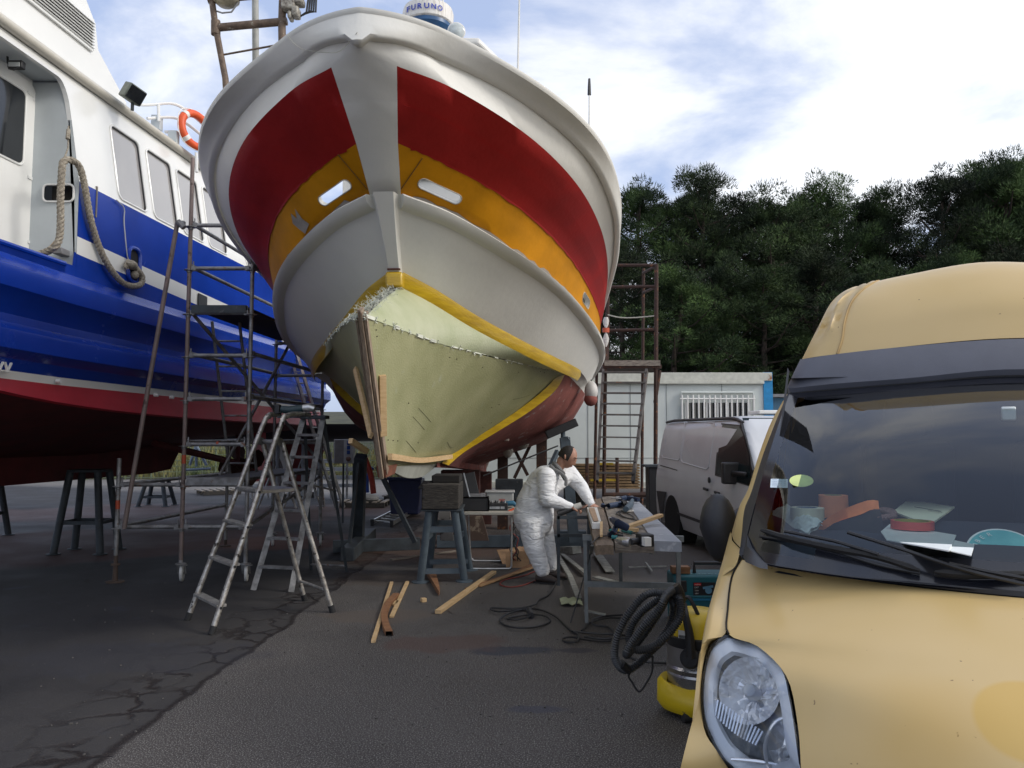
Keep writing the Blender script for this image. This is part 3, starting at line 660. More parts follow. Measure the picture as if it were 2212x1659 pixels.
for side in (1, -1):
    b = MB(); b.grid(rows_(prof, side, rise)); b.build('hull', SBLUE, ship, ang=25)
    def off_(o, Y, z): return SH(o+sway(Y), Y, z) if side == 1 else SH(-4.8-o-sway(Y), Y, z)
    b = MB(); b.grid([[off_(-.05, Y, 2.27+rise(Y)) for Y in ys], [off_(-.06, Y, 2.19+rise(Y)*1.0-.00*(Y)) for Y in ys]]); b.build('white_band', SWHITE, ship)
    b = MB(); b.grid([[off_(-.06, Y, 2.19+rise(Y)) for Y in ys], [off_(-.02, Y, chz(Y)) for Y in ys], [off_(-.05, Y, chz(Y)-.02) for Y in ys]]); b.build('red_band', SRED, ship, ang=30)
    g_ = []
    for o, f in ((-.05, 0), (-.6, .25), (-1.2, .5), (-1.8, .75), (-2.25, .95), (-2.4, 1)):
        g_.append([off_(o, Y, lerp(chz(Y)-.02, 1.35, f) if Y < 12 else lerp(chz(Y)-.02, 1.35+.3*(Y-12)/5, f)) for Y in ys])
    b = MB(); b.grid(g_); b.build('bottom', SMAR, ship, ang=60)
b = MB(); sk = [SH(-2.4, Y, z) for Y, z in ((2, 1.6), (2.5, 1.0), (13.9, 1.0), (14.6, 1.05), (15.0, 1.5), (15.0, 1.7), (2, 1.7))]; b.prism([p-V((.11, 0, 0)) for p in sk], (.22, 0, 0)); b.build('keel_skeg', SMAR, ship, smooth=False)
b = MB(); pr2 = [(0, 4.8)]; tl = [(o, z) for o, z in [(0, 4.42)]+prof+[(-.06, 2.19), (-.02, 1.9)]]
b.v += [SH(o-.12, Y1, z) for o, z in tl]+[SH(-4.8-o+.12, Y1, z) for o, z in reversed(tl)]; b.f.append(list(range(len(b.v)))); b.m.append(0); b.build('transom', SBLUE, ship, smooth=False)
# upper side wall aft of the recess: blue, stripe, white
def wall(ylo, yhi, zlo, zhi, m_, name, o=0, n=14):
    b = MB(); yy = [ylo+(yhi-ylo)*i/n for i in range(n+1)]
    zl = zlo if callable(zlo) else (lambda Y: zlo); zh = zhi if callable(zhi) else (lambda Y: zhi)
    b.grid([[SH(o+sway(Y), Y, zl(Y)) for Y in yy], [SH(o+sway(Y), Y, zh(Y)) for Y in yy]]); return b.build(name, m_, ship)
stt = lambda Y: 3.80-.032*(Y-8.1); stb = lambda Y: 3.61-.035*(Y-8.1)
wall(YR, Y1, 3.62 if 0 else (lambda Y: 3.30), stb, SBLUE, 'side_plating', .002)
wall(YR, Y1, stb, stt, SWHITE, 'white_stripe', .002)
wall(YR, Y1, stt, lambda Y: 4.40+.004*(Y-8), SBLUE, 'side_plating', .002)
# white house side with window openings
WZ0, WZ1 = 4.46, 5.34; wins = [(8.87, 9.46), (9.63, 10.22), (10.38, 10.95), (11.12, 11.7), (12.4, 13.0), (13.3, 13.9)]
def roundrect(y0, y1, z0, z1, r, n=5):
    out = []
    for cx_, cz_, a0 in ((y1-r, z1-r, 0), (y0+r, z1-r, 90), (y0+r, z0+r, 180), (y1-r, z0+r, 270)):
        for k in range(n+1): a = radians(a0+90*k/n); out.append((cx_+r*cos(a), cz_+r*sin(a)))
    return out
zr = 5.60
b = MB(); b.grid([[SH(0, Y, 4.40) for Y in ys if Y >= YR-.3], [SH(0, Y, zr) for Y in ys if Y >= YR-.3]])
b.v = []; b.f = []; b.m = []
yy = [YR]+[q for w_ in wins for q in w_]+[Y1]
ws_ = set(wins)
for a, c in zip(yy, yy[1:]):
    if (a, c) in ws_:
        for z0, z1 in ((4.40, WZ0), (WZ1, zr)): b.add([ST_(a, z0), ST_(c, z0), ST_(c, z1), ST_(a, z1)], [(0, 1, 2, 3)])
        rr = roundrect(a, c, WZ0, WZ1, .07); cs = [(c, WZ1), (a, WZ1), (a, WZ0), (c, WZ0)]
        for q in range(4):
            arc = rr[q*6:q*6+6]; b.v += [ST_(cs[q][0], cs[q][1])]+[ST_(y, z) for y, z in arc]; o_ = len(b.v)-7
            b.f.append([o_+i for i in range(7)]); b.m.append(0)
    else: b.add([ST_(a, 4.40), ST_(c, 4.40), ST_(c, zr), ST_(a, zr)], [(0, 1, 2, 3)])
b.build('house_side', SWHITE, ship, smooth=False)
WGL = mat('sky_grey_glass', (.30, .285, .275), .03, var=.05, vs_=1, spec=1.0, coat=1)  # grey base raised to paint the sky reflected in the panes
for a, c in wins:
    rr = roundrect(a+.004, c-.004, WZ0+.004, WZ1-.004, .07)
    b = MB(); b.tube([ST_(y, z, .004) for y, z in roundrect(a-.01, c+.01, WZ0-.01, WZ1+.01, .08)], .014, 8, closed=True); fr_ = b.build('window_frame', SWHITE, ship)
    b = MB(); b.prism([ST_(y, z, -.03) for y, z in rr], (.01, 0, 0)); g_ = b.build('pane', WGL, fr_, smooth=False) if False else b.build('window_pane', WGL, ship, smooth=False)
# small panel right of the recess, roof edge roll, roof, casing
b = MB(); re = [SH(sway(Y)-.19, Y, zr+.03) for Y in ys]
b.tube([p+V((.03, 0, .02)) for p in re], .055, 12); b.build('roof_gutter', mat('cream_gutter', (.58, .55, .47), .4, var=.05), ship)
b = MB(); b.grid([[SH(sway(Y)-.19, Y, zr+.07) for Y in ys], [SH(-4.8-sway(Y), Y, zr+.07) for Y in ys]]); b.build('house_roof', SWHITE, ship)
b = MB(); b.add([SH(-.53, Y1-3, 4), SH(-4.3, Y1-3, 4), SH(-4.3, Y1-3, zr+.05), SH(-.53, Y1-3, zr+.05)], [(0, 1, 2, 3)]); b.build('house_end', SWHITE, ship)
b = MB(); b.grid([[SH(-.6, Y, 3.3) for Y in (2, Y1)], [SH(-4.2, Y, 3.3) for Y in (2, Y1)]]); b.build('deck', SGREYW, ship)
b = MB(); b.grid([[SH(-4.8-sway(Y), Y, 3.3) for Y in ys], [SH(-4.8-sway(Y), Y, zr) for Y in ys]]); b.build('house_side', SWHITE, ship)
# header over the recess (rounded inner corner)
zo = 5.50
b = MB(); arc = [(YR, zo-.42)]+[(YR-.14+.14*cos(a)-.0, zo-.30+.30*sin(a)) for a in [radians(90*k/6) for k in range(1, 7)]]
poly = [(2, zo), (2, zr)]+[(YR, zr)]+[(YR, zo-.42)]+arc[1:]
b.prism([ST_(y, z, -.05) for y, z in poly], (.05, 0, 0)); b.build('recess_header', SWHITE, ship, smooth=False)
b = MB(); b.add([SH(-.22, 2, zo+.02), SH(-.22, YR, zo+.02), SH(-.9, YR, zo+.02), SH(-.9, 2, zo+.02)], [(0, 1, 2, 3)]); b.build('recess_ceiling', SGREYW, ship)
# forward facing jamb with a rounded opening
b = MB(); bz = 3.2; o0, o1 = -.001, -.56
ho = [PL(x, y, SH(0, YR, 0), (0, 1, 0)) for x, y in ((95, 399), (161, 399), (161, 436), (95, 436))]
hx0, hx1 = ho[0].x-.0, ho[1].x; hz1, hz0 = ho[0].z, ho[2].z
xa, xb = SH(o1, YR, 0).x, SH(o0, YR, 0).x
rr = roundrect(hx0, hx1, hz0, hz1, .05); xt = xb-TL_*(zo-4.4); cs = [(xt, zo), (xa, zo), (xa, bz), (xb, bz)]; cs[0] = (xt, zo)
for q in range(4):
    arc = rr[q*6:q*6+6]; nx_ = cs[(q+1) % 4]; nxt = rr[((q+1) % 4)*6]
    b.v += [V((cs[q][0], YR, cs[q][1]))]+[V((x, YR, z)) for x, z in arc]+[V((nxt[0], YR, nxt[1])), V((nx_[0], YR, nx_[1]))]; o_ = len(b.v)-9; b.f.append([o_+i for i in range(9)]); b.m.append(0)
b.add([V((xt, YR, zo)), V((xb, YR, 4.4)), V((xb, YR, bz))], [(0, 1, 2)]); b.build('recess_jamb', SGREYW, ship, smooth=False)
b = MB(); b.tube([V((x, YR-.01, z)) for x, z in rr], .012, 6, closed=True); b.build('opening_rim', SWHITE, ship)
b = MB(); b.box(V(((hx0+hx1)/2, YR+.3, (hz0+hz1)/2)), (.5, .02, .35)); b.build('opening_back', mat('brown_shade', (.2, .18, .15), .7), ship)
# door wall and door
oD = -.55
b = MB(); b.add([SH(oD, 2, bz), SH(oD, YR, bz), SH(oD, YR, zo+.02), SH(oD, 2, zo+.02)], [(0, 1, 2, 3)]); b.build('recess_wall', SWHITE, ship)
dy1 = SP(61, 500, oD).y-.02; dz1 = SP(55, 175, oD).z
b = MB(); b.prism([SH(oD+.002, y, z) for y, z in roundrect(dy1-.75, dy1, 3.5, dz1, .14)], (.035, 0, 0)); door = b.build('door', SWHITE, ship, smooth=False)
wy1, wz1, wz0 = SP(44, 250, oD).y, SP(30, 190, oD).z, SP(30, 350, oD).z
b = MB(); b.prism([SH(oD+.038, y, z) for y, z in roundrect(wy1-.48, wy1, wz0, wz1, .06)], (.006, 0, 0)); b.build('door_window', GLASSD, door, smooth=False)
b = MB(); b.tube([SH(oD+.04, y, z) for y, z in roundrect(wy1-.5, wy1+.02, wz0-.02, wz1+.02, .07)], .012, 6, closed=True); b.build('window_frame', SWHITE, door)
for yp in (204, 386, 525):
    p = SP(66, yp, oD+.03); b = MB(); b.box(p, (.03, .12, .03)); b.tube([p+V((0, .05, -.05)), p+V((0, .05, .03))], .02, 8); b.build('hinge', SWHITE, door)
# forward bulwark top
b = MB(); b.grid([[SH(sway(Y), Y, 3.3) for Y in ys if Y < YR+.2], [SH(sway(Y), Y, 3.45) for Y in ys if Y < YR+.2]]); b.tube([SH(sway(Y)-.01, Y, 3.46) for Y in ys if Y < YR+.2], .03, 8); b.build('bulwark', SBLUE, ship)
# casing above the roof with louvre
oc = -.44
cp = [SP(-260, -260, oc), SP(150, -20, oc), SP(208, 52, oc), SP(214, 108, oc), SP(275, 222, oc)]
b = MB(); base = [V((SH(oc, 2, 0).x, 2, zr)), V((cp[-1].x, cp[-1].y, zr+.02))]
poly = [base[0], V((SH(oc, 2, 0).x, 2, 7.6)), cp[1]+V((0, 0, .4)), cp[2], cp[3], cp[4], base[1]]
b.prism(poly, (-1.6, 0, 0)); b.build('engine_casing', SWHITE, ship, smooth=False, bevel=.02)
lq = [SP(66, -10, oc+.03), SP(140, -10, oc+.03), SP(203, 52, oc+.03), SP(203, 113, oc+.03)]
b = MB(); y0_, y1_ = lq[0].y-.9, lq[2].y; z0_ = SP(203, 113, oc).z; z1_ = SP(203, 52, oc).z
b.add([SH(oc+.01, y0_, z0_), SH(oc+.01, y1_, z0_), SH(oc+.01, y1_, z1_), SH(oc+.01, y0_, z1_)], [(0, 1, 2, 3)]); lv = b.build('vent_backing', mat('vent_dark', (.03, .03, .032), .8), ship)
for k in range(9):
    z = z0_+(z1_-z0_)*(k+.5)/9; b = MB(); b.beam(SH(oc+.04, y0_, z), SH(oc+.04, y1_, z), .008, .03, up=(-.7, 0, 1)); b.build('slat', SWHITE, ship, smooth=False)
b = MB(); 
for p, q in ((0, 0), ): pass
for (a, c) in (((y0_, z0_), (y1_, z0_)), ((y1_, z0_), (y1_, z1_)), ((y0_, z1_), (y1_, z1_))): b.beam(SH(oc+.02, *a), SH(oc+.02, *c), .03, .05)
b.build('vent_frame', SWHITE, ship, smooth=False)
# hawse opening, hatch, drains
q = SP(286, 572, .0); b = MB(); rr = roundrect(q.y-.12, q.y+.12, q.z-.21, q.z+.2, .09)
b.tube([SH(.02, y, z) for y, z in rr], .026, 8, closed=True); hw = b.build('hawse_rim', SBLUE, ship)
b = MB(); b.prism([SH(.006, y, z) for y, z in rr], (.003, 0, 0)); b.build('hawse_opening', mat('hole_dark', (.008, .008, .012), .8), ship, smooth=False)
q = SP(436, 650, .0); b = MB(); b.box(q+V((.01, 0, 0)), (.02, .3, .17)); b.build('hatch', BLK, ship, bevel=.004)
for x, y in ((333, 853), (367, 858), (122, 823)): b = MB(); q = SP(x, y, -.03); b.tube([q, q+V((.05, 0, 0))], .025, 8); b.build('drain_pipe', SWHITE, ship)
for ps in (((6, 782), (11, 801)), ((20, 784), (12, 801)), ((-4, 800), (16, 803)), ((2, 782), (-6, 800))):
    b = MB(); p, q = SP(*ps[0], -.0), SP(*ps[1], -.0); b.beam(p+V((.02, 0, 0)), q+V((.02, 0, 0)), .012, .02, up=(1, 0, 0)); b.build('load_line_mark', SWHITE, ship, smooth=False)
# deck rails above the roof
b = MB(); YRl = 10.0
for pts in ([(285, 220), (300, 226), (330, 226), (364, 223), (387, 229), (412, 246), (440, 270)], [(318, 256), (360, 253), (385, 257), (410, 272), (440, 296)], [(357, 285), (385, 286), (412, 304), (440, 330)]):
    b.tube(crom([P(x, y, YRl+(x-290)/150) for x, y in pts], 4), .022, 8)
b.build('deck_rail', SWHITE, ship)
for x0_, y0r, y1r in ((342, 226, 262), (424, 330, 372)): b = MB(); b.tube([P(x0_, y0r, 10.3), P(x0_+1, y1r, 10.3)], .022, 8); b.build('rail_post', SWHITE, ship)
for x, y in ((339, 266), (375, 300)): b = MB(); b.box(P(x, y, 10.4), (.12, .1, .2)); b.build('rail_bracket', SGREYW, ship, smooth=False)
# propeller shaft, propeller, rudder
b = MB(); b.tube([SH(-1.3, 12.2, 1.55), SH(-1.25, 15.3, 1.12)], .06, 10); b.tube([SH(-1.25, 15.1, 1.15), SH(-1.25, 15.1, 1.7)], .05, 8); b.build('propeller_shaft', SMAR, ship)
b = MB(); c = SH(-1.25, 15.3, 1.12); b.sphere(c, .12, 12)
for k in range(4):
    a = radians(90*k+20); d = V((cos(a), 0, sin(a))); s_ = V((-sin(a), .5, cos(a))).normalized()
    b.grid([[c+d*.05-s_*.08, c+d*.05+s_*.08], [c+d*.22-s_*.2, c+d*.22+s_*.2], [c+d*.38-s_*.19, c+d*.38+s_*.19], [c+d*.47-s_*.06, c+d*.47+s_*.06]])
b.build('propeller', mat('bronze_dark', (.10, .045, .03), .5, metal=.4, var=.2), ship)
b = MB(); b.prism([SH(-1.22, 15.7, .75), SH(-1.22, 16.3, .75), SH(-1.22, 16.2, 1.75), SH(-1.22, 15.75, 1.75)], (.07, 0, 0)); b.build('rudder', SRED, ship, smooth=False)
# things on the ship
fl = thing('floodlight', P(287, 205, 8.9), 'dark grey box floodlight on the roof edge of the blue ship', 'floodlight')
c = P(287, 203, 8.9); R3 = Quaternion((0, 1, 0), radians(28)).to_matrix() @ Quaternion((0, 0, 1), radians(-35)).to_matrix()
b = MB(); b.box(c, (.17, .22, .19), R3); b.build('housing', mat('olive_grey_metal', (.16, .18, .15), .5, var=.1), fl, bevel=.015)
b = MB(); b.box(c+R3@V((.09, 0, 0)), (.01, .19, .16), R3); b.build('lamp_glass', GLASSD, fl)
b = MB(); b.tube([c, c+V((.0, 0, -.2))], .02, 8); b.build('bracket', STEELD, fl)
wl = thing('work_light', SH(-.3, 7.5, zo), 'small black work light under the ceiling of the side recess', 'light')
c = SH(-.34, 7.6, zo-.07); b = MB(); b.box(c, (.15, .07, .08)); b.build('housing', BLK, wl, bevel=.01)
b = MB(); b.box(c+V((0, -.04, -.01)), (.11, .01, .045)); b.build('lamp_glass', mat('lampglass', (.4, .42, .42), .2), wl)
b = MB(); b.tube([c+V((-.09, 0, .02)), c+V((-.1, 0, .12))], .012, 6); b.tube([c+V((.05, -.03, -.03)), c+V((.0, -.04, -.07)), c+V((-.06, -.03, -.05))], .008, 6); b.build('bracket', BLK, wl)
c = P(423, 282, 10.6); ax = V((.85, -.45, .1)).normalized(); x_, y_, _d = frame(ax)
lr = thing('life_ring', c, 'orange life ring hanging on the white deck rail of the ship', 'life ring')
b = MB(); b.tube([c+(x_*cos(2*pi*k/32)+y_*sin(2*pi*k/32))*.24 for k in range(32)], .055, 12, closed=True); b.build('ring', mat('orange_ring', (.75, .10, .02), .5, var=.08), lr)
for k in range(4):
    a = radians(90*k+45); d0 = x_*cos(a)+y_*sin(a); t_ = -x_*sin(a)+y_*cos(a); b = MB(); b.tube([c+d0*.24-t_*.03, c+d0*.24+t_*.03], .059, 12); b.build('band', WHITE, lr)
b = MB(); b.tube([c+(x_*cos(2*pi*k/24)+y_*sin(2*pi*k/24))*(.31-.015*cos(8*pi*k/24)) for k in range(24)], .007, 6, closed=True); b.build('grab_line', WHITE, lr)
# mooring rope
ROPE = mat('braided_rope', (.40, .36, .29), .9, col2=(.2, .17, .13), vs_=40, bump=1, bs=80)
def strand(b, pts, r, tw=14.0, n=3, rs=.62):
    path = [V(p) for p in pts]; d = [0]
    for a, c in zip(path, path[1:]): d.append(d[-1]+(c-a).length)
    for k in range(n):
        out = []
        for i, p in enumerate(path):
            t_ = (path[min(i+1, len(path)-1)]-path[max(i-1, 0)]); x, y, _ = frame(t_, (.3, 1, .2)); a = d[i]*tw/r*.11+2*pi*k/n; out.append(p+(x*cos(a)+y*sin(a))*r*.5)
        b.tube(out, r*rs, 6)
def fine(pts, step):
    path = crom(pts, 10); d = sum((c-a).length for a, c in zip(path, path[1:])); return seqn(path, max(4, int(d/step)))
mr = thing('mooring_rope', SP(147, 300, .05), 'thick braided grey rope looped over the side of the blue ship', 'rope')
w1 = [SP(134+(136-134), 350, .06), SP(134, 366, .07), SP(131, 420, .05), SP(131, 480, .05), SP(128, 515, .04), SP(120, 532, .02), SP(100, 544, -.08), SP(70, 552, -.2)]
w2 = [SP(136, 350, .06), SP(147, 345, .07), SP(162, 350, .07), SP(174, 366, .07), SP(184, 408, .06), SP(195, 470, .06), SP(213, 530, .05), SP(236, 577, .06), SP(262, 608, .07), SP(284, 618, .07), SP(304, 614, .07), SP(307, 598, .07), SP(298, 584, .06), SP(290, 575, .02)]
b = MB(); strand(b, fine(w1, .012), .034); strand(b, fine(w2, .012), .034); b.build('rope', ROPE, mr)
b = MB(); b.tube([SP(148, 272, .02), SP(147, 320, .03), SP(136, 350, .05)], .009, 6); b.tube([SP(148, 280, .02), SP(146, 300, .04)], .02, 6); b.build('lashing', ROPE, mr)
b = MB(); b.tube(crom([SP(252, 432, .03), SP(268, 450, .03), SP(268, 480, .02), SP(274, 545, .04), SP(277, 560, .03)], 4), .007, 6); b.build('thin_line', mat('pale_line', (.5, .52, .52), .8), mr)
b = MB(); q = SP(283, 572, .05); b.sphere(q, .07, 12, (1, 1.5, .8)); b.sphere(q+V((.0, .1, -.1)), .05, 10); b.build('fender_knot', ROPE, mr)
b = MB()
for k in range(14): b.tube([SP(277+random.uniform(-3, 3), 560, .04), SP(275+random.uniform(-9, 9), 574+random.uniform(0, 8), .06)], .006, 5)
b.build('frayed_end', ROPE, mr)
b = MB(); q = SP(140, 548, -.12); b.box(q, (.10, .28, .07)); b.sphere(q+V((.03, .05, .05)), .04, 10); b.build('fairlead', GREY, ship, bevel=.01)
b = MB(); b.tube(fine([SP(126, 520, -.02), SP(112, 536, -.06), SP(96, 545, -.12), SP(74, 550, -.2)], .03), .03, 8); b.build('worn_rope_end', mat('tan_chafe', (.42, .30, .18), .8), mr)
# ---------------- orange van (nearest, lower right) ----------------
AL = radians(22); VR = V((cos(AL), -sin(AL), 0)); VBk = V((sin(AL), cos(AL), 0)); LC = .74
def VB(l, b, z): return VR*l+VBk*b+V((0, 0, z))
def VX(px, py, b): return PL(px, py, VB(0, b, 0), VBk)
def VL(p): return V((p.dot(VR), p.dot(VBk), p.z))
def mir(p): q = VL(p); return VB(2*LC-q.x, q.y, q.z)
def full_rows(rows, n=14):
    out = []
    for r in rows:
        cr_ = crom(list(r)+[mir(V(r[-2]))], 6)[:-6]; pts = seqn(cr_, n); c = pts[-1]
        pts[-1] = VB(LC, VL(c).y, VL(c).z); out.append(pts+[mir(p) for p in reversed(pts[:-1])])
    return out
VP_ = bpy.data.materials.new('faded_orange_yellow_paint'); VP_.use_nodes = True
def _vp():
    t = VP_.node_tree; n = t.nodes; l = t.links; b = n['Principled BSDF']; b.inputs['Roughness'].default_value = .42; b.inputs['Coat Weight'].default_value = .25; b.inputs['Coat Roughness'].default_value = .25
    tcn = n.new('ShaderNodeTexCoord'); no = n.new('ShaderNodeTexNoise'); no.inputs['Scale'].default_value = 1.6; no.inputs['Detail'].default_value = 3; l.new(tcn.outputs['Object'], no.inputs[0])
    r = n.new('ShaderNodeValToRGB'); l.new(no.outputs[0], r.inputs[0]); r.color_ramp.elements[0].position = .35; r.color_ramp.elements[0].color = (.57, .40, .155, 1); r.color_ramp.elements[1].position = .65; r.color_ramp.elements[1].color = (.61, .44, .20, 1)
    dt = n.new('ShaderNodeTexNoise'); dt.inputs['Scale'].default_value = 38; dt.inputs['Detail'].default_value = 2; l.new(tcn.outputs['Object'], dt.inputs[0])
    dr = n.new('ShaderNodeMapRange'); l.new(dt.outputs[0], dr.inputs[0]); dr.inputs[1].default_value = .745; dr.inputs[2].default_value = .78
    mx = n.new('ShaderNodeMix'); mx.data_type = 'RGBA'; l.new(dr.outputs[0], mx.inputs[0]); l.new(r.outputs[0], mx.inputs[6]); mx.inputs[7].default_value = (.2, .12, .05, 1)
    # fresher paint where an emblem used to be, plus a soft-edged yellower patch
    out = mx.outputs[2]
    c0 = G(2225, 1577, .93)-VB(LC, 3.6, 0); c1 = G(1985, 1600, .90)-VB(LC, 3.6, 0)
    for cc, rad_, fe, colr, am in ((c0, .125, .006, (.60, .37, .06, 1), .62), (c1, .16, .09, (.55, .33, .06, 1), .5)):
        vm = n.new('ShaderNodeVectorMath'); vm.operation = 'DISTANCE'; l.new(tcn.outputs['Object'], vm.inputs[0]); vm.inputs[1].default_value = cc
        mr = n.new('ShaderNodeMapRange'); l.new(vm.outputs['Value'], mr.inputs[0]); mr.inputs[1].default_value = rad_-fe; mr.inputs[2].default_value = rad_+fe; mr.inputs[3].default_value = am; mr.inputs[4].default_value = 0
        m3 = n.new('ShaderNodeMix'); m3.data_type = 'RGBA'; l.new(mr.outputs[0], m3.inputs[0]); l.new(out, m3.inputs[6]); m3.inputs[7].default_value = colr; out = m3.outputs[2]
    l.new(out, b.inputs['Base Color'])
_vp()
VBLK = mat('van_black_trim', (.028, .030, .036), .55, var=.08, bump=.1, bs=200)
VVIS = mat('van_charcoal_visor', (.11, .115, .14), .55, var=.06, bump=.15, bs=300)
def SLZ(z):
    T = [(0, -.4), (1.2, -.39), (1.5, -.28), (1.86, -.14), (2.05, -.10), (2.25, -.02), (2.4, .06), (2.6, .2)]
    for (a, x), (c, y) in zip(T, T[1:]):
        if a <= z <= c: return lerp(x, y, (z-a)/(c-a))
    return .2
def xsec(b_, zs, ins=.0): return [VB(SLZ(z)+ins, b_, z) for z in zs]+[VB(2*LC-SLZ(z)-ins, b_, z) for z in reversed(zs)]
van = thing('orange_van', VB(LC, 3.6, 0), 'orange yellow high roof van in the lower right foreground, tape rolls on its dashboard', 'van')
Lb = [VB(-.30, 3.06, 1.18), VB(-.332, 3.02, 1.115), VB(-.325, 2.82, 1.04), VB(-.305, 2.66, .995), VB(-.21, 2.585, .985), VB(-.12, 2.44, .945), VB(-.09, 2.36, .85), VB(-.08, 2.28, .75), VB(-.08, 2.2, .60)]
Cb = [VB(LC, 2.74, 1.16), VB(LC, 2.66, 1.145), VB(LC, 2.56, 1.115), VB(LC, 2.46, 1.08), VB(LC, 2.35, 1.035), VB(LC, 2.22, .97), VB(LC, 2.11, .89), VB(LC, 2.04, .79), VB(LC, 2.0, .60)]
Lb = crom(Lb, 4); Cb = crom(Cb, 4); rows = []
for a, c in zip(Lb, Cb):
    A_, C_ = VL(a), VL(c); r = []
    for k in range(15):
        u = k/14; e = (1-u)**2.3; r.append(VB(lerp(A_.x, C_.x, u), lerp(C_.y, A_.y, e), lerp(C_.z, A_.z, (1-u)**2.0)-.006*sin(pi*u)*0))
    rows.append(r+[mir(p) for p in reversed(r[:-1])])
b = MB(); b.grid(rows); b.build('bonnet', VP_, van, ang=80)
def hood_at(px, py, dz=.003):
    best = None
    for i, r in enumerate(rows[:-1]):
        for k in range(len(r)//2+3):
            for (uu, vv) in ((0, 0), (.5, 0), (0, .5), (.5, .5)):
                w = lerp(lerp(r[k], r[k+1], uu), lerp(rows[i+1][k], rows[i+1][k+1], uu), vv); a = proj(w); d = (a[0]-px)**2+(a[1]-py)**2
                if best is None or d < best[0]: best = (d, w)
    return best[1]
# panel gap along the seam
b = MB(); b.tube([p+V((-.0015, 0, .002)) for p in Lb[:13]], .0035, 6); b.build('panel_gap', mat('gap_dark', (.01, .007, .004), .9), van)
# faded round patch where an emblem used to be
# wing strip between bonnet seam/headlight and the side
sil = [(1580, 1153, 1.22), (1568, 1205, 1.15), (1551, 1269, 1.08), (1533, 1322, 1.03), (1522, 1372, .98), (1513, 1418, .93), (1510, 1507, .83), (1492, 1571, .75), (1470, 1659, .65), (1452, 1740, .5)]
seam = [(1600, 1187, 1.2), (1592, 1216, 1.165), (1581, 1240, 1.12), (1574, 1310, 1.045), (1567, 1368, .992), (1531, 1392, .95), (1514, 1472, .86), (1520, 1571, .745), (1551, 1626, .69), (1600, 1700, .6)]
Sl = crom([G(*p) for p in sil], 4); Sm = crom([G(*p) for p in seam], 4)
mid = [lerp(a, c, .45)+(-VR*.012-VBk*.012) for a, c in zip(Sl, Sm)]
sd_rows = []
for i, p in enumerate(Sl):
    q = VL(p); sd_rows.append([VB(-.40, q.y+.12+x, q.z) for x in (5.0, 2.5, .4, 0)]+[VB(-.397, q.y+.05, q.z)]+[p, mid[i], Sm[i]])
b = MB(); b.grid(sd_rows); b.grid([[mir(p) for p in r] for r in sd_rows]); 
lo = [VL(p) for p in (sd_rows[-1])]
b.grid([sd_rows[-1], [VB(p.x, p.y, .22) for p in lo]]); b.grid([[mir(p) for p in sd_rows[-1]], [mir(VB(p.x, p.y, .22)) for p in lo]])
b.build('body_side', VP_, van, ang=60)
b = MB(); bf = [Sm[-1], VB(-.08, 2.2, .62), VB(.2, 2.06, .60), VB(LC, 2.0, .60)]
bf2 = [VB(-.36, 2.4, .5), VB(-.15, 2.12, .5), VB(.2, 1.96, .48), VB(LC, 1.92, .48)]; bf3 = [VB(-.36, 2.42, .22), VB(-.15, 2.15, .2), VB(.2, 2.0, .2), VB(LC, 1.96, .2)]
b.grid(full_rows([bf, bf2, bf3])); b.build('bumper', VBLK, van, ang=60)
# pillar
pil = [(1702, 853, 3.99), (1669, 905, 3.85), (1640, 980, 3.68), (1617, 1054, 3.55), (1597, 1094, 3.50), (1580, 1153, 3.45)]
blk = [(1706, 849, 3.95), (1676, 912, 3.80), (1649, 980, 3.62), (1624, 1060, 3.45), (1607, 1105, 3.38), (1601, 1185, 3.12)]
a = crom([VX(*p) for p in pil], 4); c = crom([VX(*p) for p in blk], 4)
a[-1] = Sl[0]; 
b = MB(); m1 = [lerp(p, q, .5)+(-VR*.008-VBk*.006) for p, q in zip(a, c)]; back = [VB(VL(p).x+.02, VL(p).y+.8, VL(p).z) for p in a]
b.grid([back, a, m1, c]); b.build('windscreen_pillar', VP_, van, ang=60); b = MB(); b.grid([[mir(p) for p in r] for r in (back, a, m1, c)]); b.build('windscreen_pillar', VP_, van, ang=60)
WB = [VB(-.30, 3.075, 1.185), VB(-.2, 2.915, 1.187), VB(-.11, 2.845, 1.187), VB(.14, 2.775, 1.178), VB(LC, 2.755, 1.168)]
WT = [VX(1706, 849, 3.95), VX(1800, 842, 3.93), VX(1960, 829, 3.9), VB(LC, 3.9, 1.906)]
wb = seqn(crom(WB+[mir(WB[-2])], 6)[:-6], 20); wt = seqn(crom(WT+[mir(WT[-2])], 6)[:-6], 20); wrows = []
for i in range(21):
    v = i/20; r = [lerp(p, q, v)+V((-VBk.x*.06*sin(pi*v), -VBk.y*.06*sin(pi*v), .03*sin(pi*v))) for p, q in zip(wb, wt)]; wrows.append(r+[mir(p) for p in reversed(r[:-1])])
NW = len(wrows[0])
def frit(i, j):
    jj = min(j, NW-2-j); return 1 if (i < (2 if jj > 5 else 1) or i >= 19 or jj < 1 or (jj < 2 and i < 7)) else 0
GL = bpy.data.materials.new('windscreen_glass'); GL.use_nodes = True
